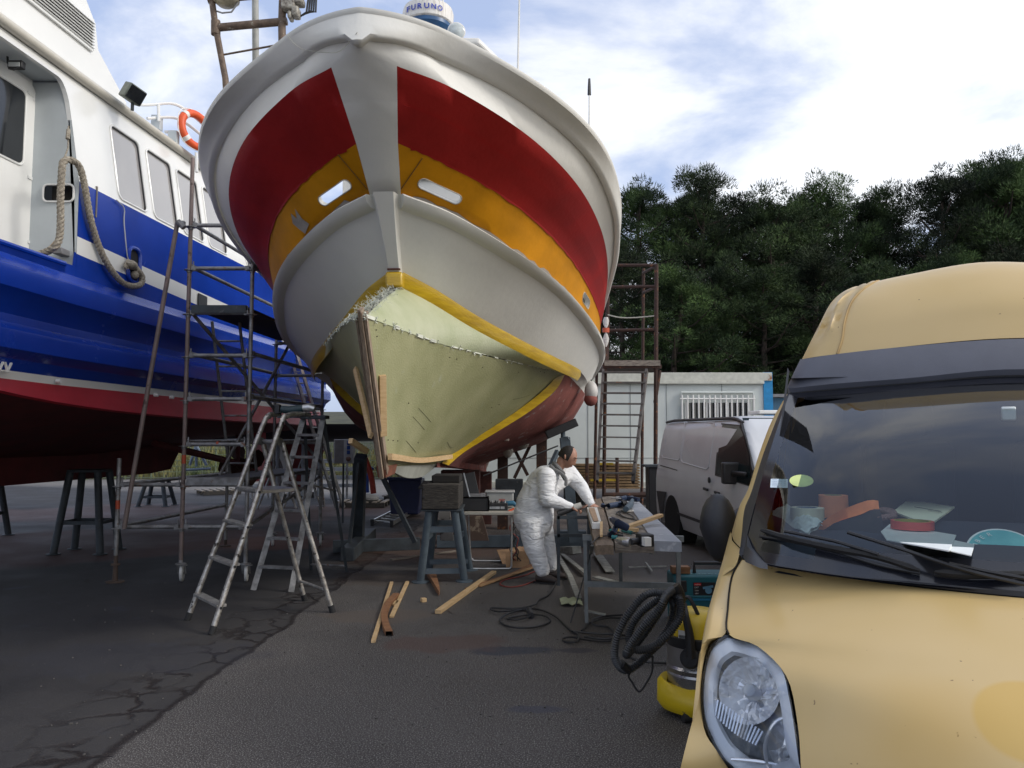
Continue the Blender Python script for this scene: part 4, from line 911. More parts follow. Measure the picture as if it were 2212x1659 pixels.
def _gl():
    t = GL.node_tree; n = t.nodes; l = t.links; n.clear(); o = n.new('ShaderNodeOutputMaterial'); tr = n.new('ShaderNodeBsdfTransparent'); tr.inputs[0].default_value = (.86, .95, .94, 1)
    gl = n.new('ShaderNodeBsdfGlossy'); gl.inputs['Roughness'].default_value = .015; fr = n.new('ShaderNodeFresnel'); fr.inputs[0].default_value = 1.52; mx = n.new('ShaderNodeMixShader')
    mm = n.new('ShaderNodeMath'); mm.operation = 'MULTIPLY_ADD'; l.new(fr.outputs[0], mm.inputs[0]); mm.inputs[1].default_value = 1.6; mm.inputs[2].default_value = .0
    l.new(mm.outputs[0], mx.inputs[0]); l.new(tr.outputs[0], mx.inputs[1]); l.new(gl.outputs[0], mx.inputs[2]); l.new(mx.outputs[0], o.inputs[0])
_gl()
b = MB(); b.grid(wrows, mi=frit); b.build('windscreen', [GL, mat('black_frit', (.012, .013, .018), .2, var=.05, coat=.4)], van, ang=80)
b = MB(); inner = [wrows[int(round(i*20/(len(c)-1)))][0] for i in range(len(c)-1, -1, -1)]
inn = [lerp(p, inner[i], .95) for i, p in enumerate(c)]
b.grid([c, [lerp(p, q, .5)+(-VR*.008-VBk*.01) for p, q in zip(c, inner)], inner]); b.build('pillar_trim', VBLK, van, ang=60); b = MB(); b.grid([[mir(p) for p in r] for r in (c, [lerp(p, q, .5)+(-VR*.008-VBk*.01) for p, q in zip(c, inner)], inner)])
tr1 = [G(1600, 1187, 1.2), G(1601, 1211, 1.18), G(1622, 1222, 1.18), G(1654, 1230, 1.185)]; tr2 = [wrows[4][0], wrows[3][1], wrows[1][1], wrows[0][3]]
b.build('pillar_trim', VBLK, van, ang=60)
b = MB(); r0 = [p for p in rows[0]]; r1 = [VB(VL(p).x, VL(p).y-.004, VL(p).z+.006) for p in seqn(wrows[0], len(r0))]; rm_ = [lerp(p, q, .5)+V((0, 0, .012)) for p, q in zip(r0, r1)]
b.grid([[p+V((0, 0, .004)) for p in r0], rm_, r1]); 
cw = [G(1598, 1165, 1.215), G(1600, 1195, 1.19), G(1610, 1216, 1.185), G(1640, 1229, 1.19), G(1658, 1232, 1.19)]
cw2 = [wrows[5][0], wrows[3][0], wrows[2][0], wrows[1][1], wrows[0][3]]
b.grid([[p+V((0, -.004, .004)) for p in cw], [lerp(p, q, .5)+V((0, -.01, .012)) for p, q in zip(cw, cw2)], [p+V((0, 0, .004)) for p in cw2]]); b.build('cowl', VBLK, van, ang=70)
def ws_at(px, py, lift=0):
    best = None
    for i in range(20):
        for k in range(NW//2+8):
            for uu in (0, .33, .66):
                for vv in (0, .33, .66):
                    w = lerp(lerp(wrows[i][k], wrows[i][k+1], uu), lerp(wrows[i+1][k], wrows[i+1][k+1], uu), vv); a = proj(w); d = (a[0]-px)**2+(a[1]-py)**2
                    if best is None or d < best[0]: best = (d, w)
    nn = (wrows[10][NW//2]-wrows[5][NW//2]).cross(VR).normalized(); nn = nn if nn.z > 0 else -nn
    return best[1]+nn*lift
# wipers
for pts, arm in (([(1642, 1158), (1700, 1170), (1800, 1192), (1900, 1217), (1992, 1244)], [(1830, 1172), (1950, 1208), (2080, 1250), (2225, 1300)]), ([(2025, 1244), (2100, 1247), (2230, 1250)], [(2050, 1241), (2130, 1250), (2230, 1275)])):
    w = thing('x', (0, 0, 0), 'x', 'x'); bpy.data.objects.remove(w)
    b = MB(); q = [ws_at(x, y, .022) for x, y in pts]; b.tube(crom(q, 4), [.004]*1+[.011]*(4*(len(q)-1)-1)+[.004], 6); wb_ = b.build('wiper_blade', RUBB, van)
    b = MB(); q2 = [ws_at(x, y+3, .01) for x, y in pts]; b.tube(crom(q2, 4), .006, 6); b.tube([ws_at(x, y-4, .035) for x, y in pts[1:-1]], .006, 6); b.build('wiper_frame', BLK, van)
    b = MB(); q = [ws_at(x, y, .04) for x, y in arm]; b.tube(crom(q, 4), .0065, 6); b.build('wiper_arm', BLK, van)
# visor and high roof
vis = full_rows([[VX(1702, 853, 4.0), VX(1709, 851, 3.955), VX(1800, 843, 3.935), VX(1960, 830, 3.905), VB(LC, 3.90, 1.906)], [VX(1701, 835, 4.02), VX(1712, 838, 3.94), VX(1800, 829, 3.915), VX(1960, 817, 3.885), VB(LC, 3.88, 1.936)],
  [VX(1729, 776, 4.12), VX(1745, 774, 4.06), VX(1790, 767, 4.0), VX(1922, 752, 3.98), VB(LC, 3.965, 2.077)]], 18)
vis = [vis[0], vis[1], [lerp(p, q, .5)+(-VBk*.02) for p, q in zip(vis[1], vis[2])], vis[2]]
b = MB(); b.grid(vis); b.build('roof_visor', VVIS, van, ang=50)
b = MB(); b.tube(vis[0][:], .008, 6); b.build('screen_gasket', RUBB, van)
def zrow(p, b_, dz): q = VL(p); return VB(q.x, b_, q.z+dz)
R = [[VX(1733, 776, 4.13), VX(1748, 773, 4.07), VX(1790, 767, 4.02), VX(1922, 752, 3.99), VB(LC, 3.975, 2.082)],
 [VX(1749, 742, 4.17), VX(1770, 738, 4.1), VX(1806, 733, 4.05), VX(1930, 716, 4.02), VB(LC, 4.01, 2.168)],
 [VX(1768, 706, 4.24), VX(1793, 700, 4.14), VX(1823, 694, 4.09), VX(1940, 676, 4.06), VB(LC, 4.05, 2.264)],
 [VX(1793, 657, 4.32), VX(1815, 655, 4.22), VX(1845, 650, 4.16), VX(1950, 634, 4.13), VB(LC, 4.12, 2.362)],
 [VX(1822, 630, 4.40), VX(1846, 628, 4.32), VX(1868, 622, 4.27), VX(1955, 604, 4.24), VB(LC, 4.23, 2.455)],
 [VX(1853, 618, 4.50), VX(1866, 617, 4.46), VX(1882, 611, 4.42), VX(1960, 594, 4.40), VB(LC, 4.40, 2.515)]]
base = [VL(p) for p in R[-1]]
R.append([VB(p.x-.02, 4.75, p.z+.0) for p in base]); R.append([VB(p.x-.03, 5.6, p.z-.02) for p in base]); R.append([VB(p.x-.03, 8.2, p.z-.04) for p in base])
rf = full_rows(R, 26)
rnd = random.Random(5)
for i, r in enumerate(rf):                    # crumpled corner
    for j in range(1, 6):
        if 2 <= i <= 5: r[j] = r[j]+VBk*(.028*sin(j*1.7+i*2.1))+V((0, 0, -.012*sin(j*2.3+i)))
def col2(rs, sub): # smooth between rows
    cols = [crom([r[j] for r in rs], sub) for j in range(len(rs[0]))]; return [[c_[i] for c_ in cols] for i in range(len(cols[0]))]
rfd = col2(rf, 4); b = MB(); b.grid(rfd); b.build('high_roof', VP_, van, ang=70)
b = MB(); edge = [r[0] for r in rfd]
sps = [edge]+[[VB(SLZ(lerp(VL(p).z, 1.2, f)), max(VL(p).y+.05, 4.2), lerp(VL(p).z, 1.2, f)) for p in edge] for f in (.25, .5, .75, 1)]
b.grid(sps); b.grid([[mir(p) for p in r] for r in sps]); b.build('side_panel', VP_, van, ang=60)
b = MB(); j = 6; b.tube([rfd[i][6]+(-VBk*.004) for i in range(0, 22)], .005, 6); b.build('roof_seam', mat('seam_shade', (.45, .30, .12), .6), van)
b = MB(); q = xsec(8.2, (.3, 1.2, 1.5, 1.86, 2.25, 2.42)); b.add(q, [tuple(range(len(q)))]); b.build('rear_doors', VP_, van)
# wheels
for l_, b_ in ((-.36, 3.0), (1.6, 3.0), (-.36, 6.3), (1.6, 6.3)):
    b = MB(); c = VB(l_+(.1 if l_ < 0 else -.1), b_, .33); b.lathe(c-VR*.1, VR, [(.20, 0), (.31, 0), (.33, .03), (.33, .17), (.31, .2), (.2, .2)], 28); w_ = b.build('wheel', RUBB, van)
    b = MB(); b.lathe(c-VR*.09, VR, [(0, .02), (.19, 0), (.2, .18), (0, .16)], 20); b.build('rim', ALU, w_)
# headlight: bowl, reflector pieces, clear cover
hl = [(1568, 1371, .99), (1604, 1378, .988), (1640, 1392, .985), (1672, 1415, .97), (1697, 1457, .945), (1707, 1500, .90), (1717, 1553, .85), (1731, 1655, .75), (1738, 1700, .70), (1640, 1700, .63), (1579, 1659, .66), (1551, 1626, .69), (1524, 1571, .745), (1515, 1525, .80), (1516, 1472, .86), (1524, 1425, .91), (1537, 1393, .955)]
ho = crom([G(*p) for p in hl]+[G(*hl[0])], 3)[:-1]
hc = sum(ho, V((0, 0, 0)))/len(ho); hn = (-VBk*1.0-VR*.35+V((0, 0, .62))).normalized()
def ring(t, d, sx=1): return [lerp(p, hc, t)+hn*d for p in ho]
hlp = thing('hh', (0, 0, 0), 'x', 'x'); bpy.data.objects.remove(hlp)
CH = mat('chrome_reflector', (.95, .96, .98), .12, metal=.45, var=.05, vs_=3)  # pale diffuse base stands in for bright reflections in the chrome
CHD = mat('satin_lamp_housing', (.62, .65, .68), .3, metal=.2, var=.15, vs_=8)
b = MB(); b.grid([ring(0, .001), ring(.05, -.012), ring(.12, -.03), ring(.18, -.03)], closed=True); hp = b.build('headlight', CHD, van, ang=60)
b = MB(); b.grid([ring(.0, .002), ring(.03, .004), ring(.035, -.01)], closed=True); b.build('lamp_seal', RUBB, hp, ang=30)
xh = (VR-hn*VR.dot(hn)).normalized(); yh = hn.cross(xh).normalized(); yh = yh if yh.z > 0 else -yh
def hat(px, py, d=-.03): return PL(px, py, hc+hn*d, hn)
b = MB(); b.grid([ring(.18, -.03), ring(.22, -.10)], closed=True); bk = ring(.22, -.10); b.v += bk; b.f.append(list(range(len(b.v)-len(bk), len(b.v)))); b.m.append(0)
b.build('housing_back', mat('lamp_inner_grey', (.62, .65, .68), .2, metal=.2, var=.3, vs_=14), hp, smooth=False)
mc = hat(1620, 1492, -.03)
def facets(c, r, sy, n, m, depth, seed=1, a0=0, a1=360):
    rr_ = random.Random(seed); pr = []
    for i in range(m+1):
        t = i/m; pr.append([c+xh*cos(radians(lerp(a0, a1, k/n)))*r*t+yh*sin(radians(lerp(a0, a1, k/n)))*r*sy*t+hn*(-depth*(1-t*t)+rr_.uniform(-.004, .004)*(0 < i < m)) for k in range(n+1)])
    return pr
b = MB(); b.grid(facets(mc+hn*.008, .098, 1.05, 30, 5, .065)); b.build('reflector_bowl', CH, hp, smooth=False)
b = MB(); b.lathe(mc-hn*.04, hn, [(.022, 0), (.024, .035), (.018, .045), (.012, .046), (0, .046)], 18); b.build('bulb_cap', CHD, hp)
c2 = hat(1697, 1605, -.02); b = MB(); b.grid(facets(c2+hn*.01, .05, 1.4, 16, 3, .04, 3)); b.build('indicator_bowl', CH, hp, smooth=False)
for yy in (1585, 1630): b = MB(); q = hat(1702, yy, -.012); b.lathe(q, hn, [(.009, 0), (.011, .01), (.008, .014), (0, .013)], 12); b.build('small_bulb', CHD, hp)
b = MB(); b.tube(crom([hat(1712, 1545, -.008), hat(1675, 1560, -.004), hat(1655, 1600, -.002), hat(1655, 1640, -.002), hat(1675, 1690, -.004)], 4), .006, 8); b.tube(crom([hat(1580, 1640, -.02), hat(1610, 1642, -.014), hat(1660, 1648, -.003), hat(1725, 1660, -.006)], 4), .005, 8); b.build('chrome_divider', CH, hp)
for k in range(16):                           # ribbed strip low in the lamp
    t = k/15; p = lerp(hat(1540, 1540, -.016), hat(1632, 1610, -.012), t)+yh*.012*sin(pi*t)*-1; q = lerp(hat(1545, 1508, -.018), hat(1648, 1580, -.014), t); b = MB() if k == 0 else b; b.beam(p, q, .005, .006, up=hn)
b.build('ribbed_reflector', CH, hp, smooth=False)
b = MB(); b.grid([ring(.04, -.010), ring(.16, -.004), ring(.26, -.006), ring(.30, -.022)], closed=True); b.build('reflector_surround', mat('sky_pale_lamp_surround', (.93, .95, .98), .3, metal=.0, var=.02), hp, ang=60)  # matt white stands in for the sky mirrored by the chrome ring
b = MB(); b.grid([ring(.005, .003), ring(.08, .006), ring(.25, .012), ring(.55, .017), ring(.98, .019)], closed=True); b.build('lamp_cover', bpy.data.materials.get('windscreen_glass') if False else (lambda m: m)(mat('clear_lamp_cover', (.9, .95, .98), .03, var=.01)), hp, ang=80)
lm = MATS['clear_lamp_cover']; t = lm.node_tree; n = t.nodes; n.clear(); o_ = n.new('ShaderNodeOutputMaterial'); tr = n.new('ShaderNodeBsdfTransparent'); tr.inputs[0].default_value = (.95, .97, .99, 1); gl = n.new('ShaderNodeBsdfGlossy'); gl.inputs[1].default_value = .03; fr = n.new('ShaderNodeFresnel'); fr.inputs[0].default_value = 1.55; mx = n.new('ShaderNodeMixShader'); t.links.new(fr.outputs[0], mx.inputs[0]); t.links.new(tr.outputs[0], mx.inputs[1]); t.links.new(gl.outputs[0], mx.inputs[2]); t.links.new(mx.outputs[0], o_.inputs[0])
# door mirror
mc_ = P(1551, 1140, 3.6); b = MB(); b.sphere(mc_, 1, 20, (.085, .10, .158))
for i, v in enumerate(b.v):
    d = v-mc_
    if d.y > .02: b.v[i] = V((v.x, mc_.y+.02, v.z))
    b.v[i] = V((b.v[i].x+(.012 if d.z < 0 else 0), b.v[i].y, b.v[i].z))
mr_ = b.build('door_mirror', BLK, van, ang=60)
b = MB(); b.tube([mc_+V((.03, .0, -.02)), mc_+V((.09, .02, .03)), mc_+V((.16, .08, .05))], [.05, .045, .05], 10); b.sphere(mc_+V((.055, .03, -.06)), 1, 14, (.07, .07, .09)); b.build('mirror_arm', BLK, mr_)
# cabin: dashboard, lining, bulkhead, seats
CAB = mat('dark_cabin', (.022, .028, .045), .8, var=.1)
def DB(px, py, z=1.30): return G(px, py, z)
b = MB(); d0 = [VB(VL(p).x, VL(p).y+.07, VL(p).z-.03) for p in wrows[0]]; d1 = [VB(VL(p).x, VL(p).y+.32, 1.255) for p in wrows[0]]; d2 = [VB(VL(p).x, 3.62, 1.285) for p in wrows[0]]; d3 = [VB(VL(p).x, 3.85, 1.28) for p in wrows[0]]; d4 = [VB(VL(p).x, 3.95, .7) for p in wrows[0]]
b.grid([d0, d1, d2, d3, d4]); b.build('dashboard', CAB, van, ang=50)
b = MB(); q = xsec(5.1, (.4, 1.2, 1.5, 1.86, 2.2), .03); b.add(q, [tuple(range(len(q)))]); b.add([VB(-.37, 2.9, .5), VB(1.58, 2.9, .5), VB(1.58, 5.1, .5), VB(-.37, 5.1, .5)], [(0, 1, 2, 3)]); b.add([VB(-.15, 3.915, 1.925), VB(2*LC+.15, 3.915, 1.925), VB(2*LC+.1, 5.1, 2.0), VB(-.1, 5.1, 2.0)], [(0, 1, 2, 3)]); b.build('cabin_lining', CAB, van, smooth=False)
for (bb, mm) in (((3.5, 3.7), CAB), ((4.25, 4.36), VP_), ((4.5, 4.8), CAB)):
    b = MB(); b.add([VB(-.33, bb[0], .5), VB(-.33, bb[1], .5), VB(-.14, bb[1]+.1, 1.95), VB(-.14, bb[0]+.1, 1.95)], [(0, 1, 2, 3)]); b.build('door_frame', mm, van, smooth=False)
for l_ in (-.02, .42, 1.1):
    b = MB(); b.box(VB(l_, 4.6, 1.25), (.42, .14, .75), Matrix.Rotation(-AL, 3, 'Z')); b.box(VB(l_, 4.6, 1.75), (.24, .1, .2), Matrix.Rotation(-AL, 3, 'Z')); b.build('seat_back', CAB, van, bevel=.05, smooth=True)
b = MB(); q = ws_at(2183, 882, -.02); b.box(q, (.05, .02, .055), Matrix.Rotation(-AL, 3, 'Z')); b.build('toll_badge', mat('badge_white', (.7, .75, .73), .4), van, bevel=.005)
def sticker(px, py, w, h, m, name, sh='rect'):
    c = ws_at(px, py, -.004); xx = VR; nn = (wrows[10][NW//2]-wrows[5][NW//2]).cross(VR).normalized(); nn = nn if nn.z > 0 else -nn; yy = nn.cross(xx).normalized()
    b = MB()
    if sh == 'rect': pts = [c+xx*a*w/2+yy*e*h/2 for a, e in ((-1, -1), (1, -1), (1, 1), (-1, 1))]
    else: pts = [c+xx*cos(2*pi*k/24)*w/2+yy*sin(2*pi*k/24)*h/2 for k in range(24)]
    b.prism(pts, nn*.0015); return b.build(name, m, van, smooth=False), c, xx, yy, nn
o_, c, xx, yy, nn = sticker(1684, 1046, .065, .055, mat('sticker_blue_white', (.72, .82, .88), .5), 'windscreen_sticker')
for k in range(4): text('lllll llll ll', c-xx*.026+yy*(.014-.011*k)+nn*.003, xx, yy, .007, mat('ink_grey', (.15, .2, .3), .6), van, 'printing', width=.05)
o_, c, xx, yy, nn = sticker(1729, 1036, .088, .075, mat('sticker_yellow_green', (.70, .80, .30), .5), 'windscreen_sticker', 'r')
# ---- things on the dashboard
def flat(name, label, cat, pts, z, m, th=.004, grp=None):
    b = MB(); q = [DB(x, y, z) for x, y in pts]; b.prism(q, (0, 0, th)); o = b.build(name, m, None, smooth=False); tag(o, label, cat, grp); return o, q
def roll(px, py, r, h, col, label, inner=(.45, .36, .2), tilt=0, core=.62):
    c = DB(px, py, 1.296); t = thing('tape_roll', c, label, 'tape roll', 'tape rolls on the dashboard'); ax = Quaternion((1, .3, 0), radians(tilt)) @ V((0, 0, 1)) if tilt else V((0, 0, 1)); cc = c+(V((0, 0, r*.9)) if tilt > 45 else V((0, 0, 0)))
    b = MB(); b.lathe(cc, ax, [(r*core, 0), (r, 0), (r, h), (r*core, h), (r*core, 0)], 32); b.build('tape', mat('tape_'+label[:12].replace(' ', '_'), col, .5, var=.06), t, ang=40)
    b = MB(); b.lathe(cc-ax*.001, ax, [(r*core, 0), (r*core, h+.002), (r*core-.005, h+.002), (r*core-.005, 0)], 32); b.build('core', mat('card_core_'+label[:8].replace(' ', '_'), inner, .7), t, ang=40); return t
roll(1744, 1122, .068, .05, (.82, .80, .62), 'cream masking tape roll standing beside the orange tape roll', (.2, .26, .36))
roll(1801, 1117, .06, .095, (.88, .30, .12), 'tall orange tape roll standing on the van dashboard', (.2, .27, .1))
roll(1971, 1142, .075, .03, (.75, .09, .06), 'flat red tape roll with yellow core in front of the paper booklet', (.52, .45, .05), core=.84)
PAP = mat('bag_white', (.80, .88, .86), .35, var=.12, vs_=25, bump=.6, bs=40); CRD = mat('white_card', (.84, .88, .86), .5, var=.03)
b = MB(); q = [DB(1658, 1122, 1.25), DB(1688, 1160, 1.22), DB(1740, 1170, 1.24), DB(1778, 1145, 1.28), DB(1740, 1115, 1.30), DB(1700, 1105, 1.30)]
bag = []
for k in range(7): bag.append([lerp(lerp(q[0], q[2], j/8), lerp(q[5], q[3], j/8), k/6)+V((0, 0, .032+.022*sin(pi*k/6)*sin(pi*j/8)+.006*sin(k*2.3+j*1.9))) for j in range(9)])
b.grid(bag); b.grid([[p-V((0, 0, .012)) for p in r] for r in bag]); o = b.build('plastic_bag', PAP, None, ang=30); tag(o, 'crumpled white plastic bag in the near corner of the van dashboard', 'bag')
q0, q1_ = bag[3][3], bag[3][6]; o['_o'] = V(o['_o'])
xd = (q1_-q0).normalized(); yd = (bag[5][4]-bag[1][4]).normalized(); text('LU', bag[2][4]+V((0, 0, .012)), xd, yd, .03, mat('ink_navy', (.02, .03, .10), .6), o, 'printing')
b = MB(); q = [DB(1757, 1108, 1.30), DB(1780, 1108, 1.30), DB(1778, 1122, 1.29), DB(1752, 1125, 1.29)]; b.prism(q, (0, 0, .02)); o = b.build('paper_packet', CRD, None, smooth=False); tag(o, 'small white paper packet behind the crumpled plastic bag', 'packet')
# orange-lined dark cap
cs_ = [DB(1768, 1160, 1.24), DB(1800, 1135, 1.29), DB(1850, 1112, 1.31), DB(1880, 1102, 1.32), DB(1898, 1104, 1.32)]
ce = [DB(1780, 1180, 1.20), DB(1820, 1185, 1.20), DB(1870, 1190, 1.21), DB(1900, 1190, 1.22), DB(1912, 1160, 1.26)]
ht = thing('folded_cap', cs_[2], 'folded black cap with orange lining on the van dashboard', 'cap')
A1, A2 = seqn(crom(cs_, 5), 16), seqn(crom(ce, 5), 16)
b = MB(); b.grid([A1, [lerp(p, q, .3)+V((0, 0, .035)) for p, q in zip(A1, A2)], [lerp(p, q, .7)+V((0, 0, .025)) for p, q in zip(A1, A2)], A2]); b.build('cloth', mat('black_cloth', (.012, .013, .018), .9), ht, ang=80)
b = MB(); b.grid([[p+V((0, 0, .045+.0*i)) for i, p in enumerate(A1)], [lerp(p, q, .14)+V((0, 0, .02)) for p, q in zip(A1, A2)], [lerp(p, q, .22)+V((0, 0, .03)) for p, q in zip(A1, A2)]]); b.build('orange_lining', mat('orange_lining_cloth', (.90, .26, .08), .8, var=.05), ht, ang=80)
b = MB(); q = [DB(1672, 1146, 1.24), DB(1700, 1150, 1.24), DB(1735, 1167, 1.22), DB(1700, 1168, 1.21)]; b.prism(q, (0, 0, .006)); b.build('orange_lining', MATS['orange_lining_cloth'], ht, smooth=False)
o, q = flat('booklet', 'cream paper booklet with black printing lying on the dashboard', 'booklet', [(1930, 1108), (1962, 1082), (2062, 1098), (2008, 1138)], 1.30, mat('cream_paper', (.82, .83, .62), .7, var=.03), .008)
xd = (q[3]-q[0]).normalized(); mid_ = (q[1]+q[2])/2
text('KÄRCHER', lerp(q[2], q[3], .42)+V((-.012, 0, .01)), (q[1]-q[2]), (q[3]-q[2]), .035, mat('ink_black', (.02, .02, .02), .6), o, 'printing', width=.12, bold=.02)
text('6.959-130', lerp(q[2], q[3], .12)+(q[1]-q[2])*.22+V((0, 0, .01)), (q[1]-q[2]), (q[3]-q[2]), .02, MATS['ink_black'], o, 'printing', width=.08)
b = MB(); a_, e_ = lerp(q[2], q[3], .38), (q[1]-q[2]); b.beam(a_+e_*.1+V((0, 0, .0095)), a_+e_*.62+V((0, 0, .0095)), .006, .001); b.build('printing', MATS['ink_black'], o, smooth=False)
tg = [(1903, 1150), (1922, 1134), (2066, 1158), (2050, 1192), (1915, 1168)]
o, q = flat('parking_tag', 'blank white plastic tag lying below the red tape roll', 'tag', tg, 1.288, CRD, .004)
o, q = flat('card', 'white card under the right end of the plastic tag', 'card', [(2060, 1168), (2105, 1178), (2098, 1202), (2045, 1190)], 1.283, CRD, .003)
rp_ = thing('cord_bundle', DB(1890, 1112, 1.3), 'dark red braided cord bundle beside the paper booklet', 'cord')
b = MB()
for k in range(3): b.tube(crom([DB(1880, 1112-k*3, 1.31), DB(1905, 1100+k*2, 1.315), DB(1930, 1104+k*4, 1.315), DB(1932, 1116-k, 1.31), DB(1905, 1120-k*2, 1.31), DB(1885, 1122, 1.30)], 4), .009, 8)
b.build('cord', mat('dark_red_cord', (.13, .05, .05), .8, col2=(.3, .2, .19), vs_=120), rp_)
cc = DB(2176, 1222, 1.20); tb = mat('turquoise_sign', (.05, .42, .46), .35, col2=(.16, .62, .62), vs_=6)
t = thing('round_member_sign', cc, 'round turquoise member badge with a sail emblem at the base of the windscreen', 'sign')
sx, sy = VR, (VBk*.72+V((0, 0, .62))).normalized(); sn = sx.cross(sy); sn = sn if sn.z > 0 else -sn
cc = cc+sy*.05
b = MB(); b.prism([cc+sx*cos(2*pi*k/40)*.118+sy*sin(2*pi*k/40)*.118 for k in range(40)], sn*.004); b.build('border', CRD, t, smooth=False)
b = MB(); b.prism([cc+sn*.004+sx*cos(2*pi*k/40)*.111+sy*sin(2*pi*k/40)*.111 for k in range(40)], sn*.001); b.build('face', tb, t, smooth=False)
for ch, a in (('M', 163), ('B', 146), ('E', 130), ('R', 112)):
    ar = radians(a); xd = sx*sin(ar)-sy*cos(ar); yd = sx*cos(ar)+sy*sin(ar); text(ch, cc+yd*.082-xd*.008+sn*.007, xd, yd, .024, CRD, t)
text('RA', cc+sx*-.028+sy*.012+sn*.007, sx, sy, .034, mat('ink_navy', (.02, .03, .10), .6), t); text('HT', cc+sx*-.006+sy*-.02+sn*.007, sx, sy, .034, MATS['ink_navy'], t)
b = MB(); b.prism([cc+sn*.006+sx*x+sy*y for x, y in ((-.078, -.03), (-.03, -.03), (-.022, -.012), (-.02, .012), (-.04, -.006), (-.052, .022), (-.062, -.004))], sn*.001); b.build('sail_emblem', mat('emblem_blue', (.03, .12, .38), .5), t, smooth=False)

# the far side of the van carries the same lamp and mirror, reflected about its centre plane
RM4 = Matrix.Identity(4)
for i in range(3):
    for j in range(3): RM4[i][j] -= 2*VR[i]*VR[j]
for src in (hp, mr_):
    q = dup(src, parent=van); q.matrix_local = RM4 @ src.matrix_local
# ---------------- scaffold tower ----------------
def part_tube(t, name, pts, r, m, n=10): b = MB(); b.tube(pts, r, n); return b.build(name, m, t)
def part_beam(t, name, p, q, w, h, m, up=None, bev=0): b = MB(); b.beam(p, q, w, h, up); return b.build(name, m, t, smooth=False, bevel=bev)
RR = .0241
sc = thing('scaffold_tower', V((-3.6, 10.3, 0)), 'grey tube scaffold tower on castors between the blue ship and the fishing boat', 'scaffold')
fx0, fx1, bx0, bx1, FY, BY = P(394, 1100, 8.9).x, P(533, 1100, 8.9).x, P(589, 1100, 11.8).x, P(692, 1100, 11.8).x, 8.9, 11.8
ex0, exb = P(254, 1100, 8.9).x, P(489, 1100, 11.8).x
posts = {'fl': (fx0, FY, .25, P(403, 342, 8.9).z), 'fr': (fx1, FY, .25, P(540, 548, 8.9).z), 'bl': (bx0, BY, .25, 4.15), 'br': (bx1, BY, .25, 4.15), 'el': (ex0, FY, .3, P(259, 990, 8.9).z), 'eb': (exb, BY, .1, 1.55)}
zl = lambda py: P(394, py, 8.9).z
PINKT = mat('red_stained_tube', (.26, .19, .17), .6, metal=.3, col2=(.16, .13, .12), vs_=5, bump=.3, bs=40, spots=(.10, .07, .06), sp_scale=9, sp_th=.62)
for k, (x, y, z0, z1) in posts.items(): part_tube(sc, 'standard', [(x, y, z0), (x, y, z1)], RR, PINKT if k in ('fl',) else GALV)
def rosette(x, y, z):
    b = MB(); b.lathe((x, y, z), (0, 0, 1), [(.024, -.035), (.03, -.03), (.03, -.004), (.061, -.004), (.061, .004), (.03, .004), (.024, .01)], 12); return b.build('rosette', GALV, sc)
def ledger(p, q, z, r=RR, nm='ledger'):
    a, c = V((*p, z)), V((*q, z)); d = (c-a).normalized(); b = MB(); b.tube([a+d*.07, c-d*.07], r, 10)
    for e, s_ in ((a, 1), (c, -1)):
        b.box(e+d*s_*.055, (.05, .05, .055), Matrix.Rotation(math.atan2(d.y, d.x), 3, 'Z')); b.box(e+d*s_*.045+V((0, 0, .03)), (.012, .008, .11))
    return b.build(nm, GALV, sc, smooth=True)
LV = [zl(y) for y in (487, 580, 676, 768, 862, 960, 1047, 1138)]
pf = {'fl': (fx0, FY), 'fr': (fx1, FY), 'bl': (bx0, BY), 'br': (bx1, BY), 'el': (ex0, FY), 'eb': (exb, BY)}
for z in LV:
    for k in ('fl', 'fr'):
        if z < posts[k][3]: rosette(*pf[k], z-.02)
for z in LV[1:]:
    ledger(pf['fl'], pf['fr'], z)
ledger(pf['fl'], (fx1+.0, FY), LV[0])
for z in (LV[3], LV[4], LV[5], LV[6], LV[2]): ledger(pf['bl'], pf['br'], z)
for z in (LV[0], LV[1]): ledger(pf['fl'], pf['bl'], z+.03)
for z in (LV[0], LV[1], LV[3], LV[4], LV[5]): ledger(pf['fr'], pf['br'], z+.03)
ledger(pf['fl'], pf['bl'], LV[3]+.03); ledger(pf['fl'], pf['bl'], LV[5]+.03)
for z in (LV[6], LV[7]): ledger(pf['el'], pf['fl'], z); ledger(pf['el'], pf['eb'], z); rosette(*pf['el'], z-.02)
for k in ('bl', 'br', 'eb'):
    for z in LV[1:]:
        if z < posts[k][3]: rosette(*pf[k], z-.02)
DECK = mat('dark_scaffold_deck', (.03, .028, .027), .9, var=.2, vs_=8, bump=.4, bs=20)
for z, w0 in ((LV[2]+.04, DECK), (LV[6]+.04, mat('worn_steel_deck', (.16, .16, .16), .6, metal=.3, col2=(.05, .05, .05), vs_=10, bump=.6, bs=60))):
    b = MB(); b.prism([(fx0+.04, FY, z), (fx1-.04, FY, z), (bx1-.04, BY, z), (bx0+.04, BY, z)], (0, 0, .03)); b.build('platform', w0, sc, smooth=False)
    b = MB(); b.beam((fx0+.05, FY-.02, z), (fx1-.05, FY-.02, z), .05, .09); b.build('platform_edge', STEELD if w0 is DECK else GALV, sc, smooth=False)
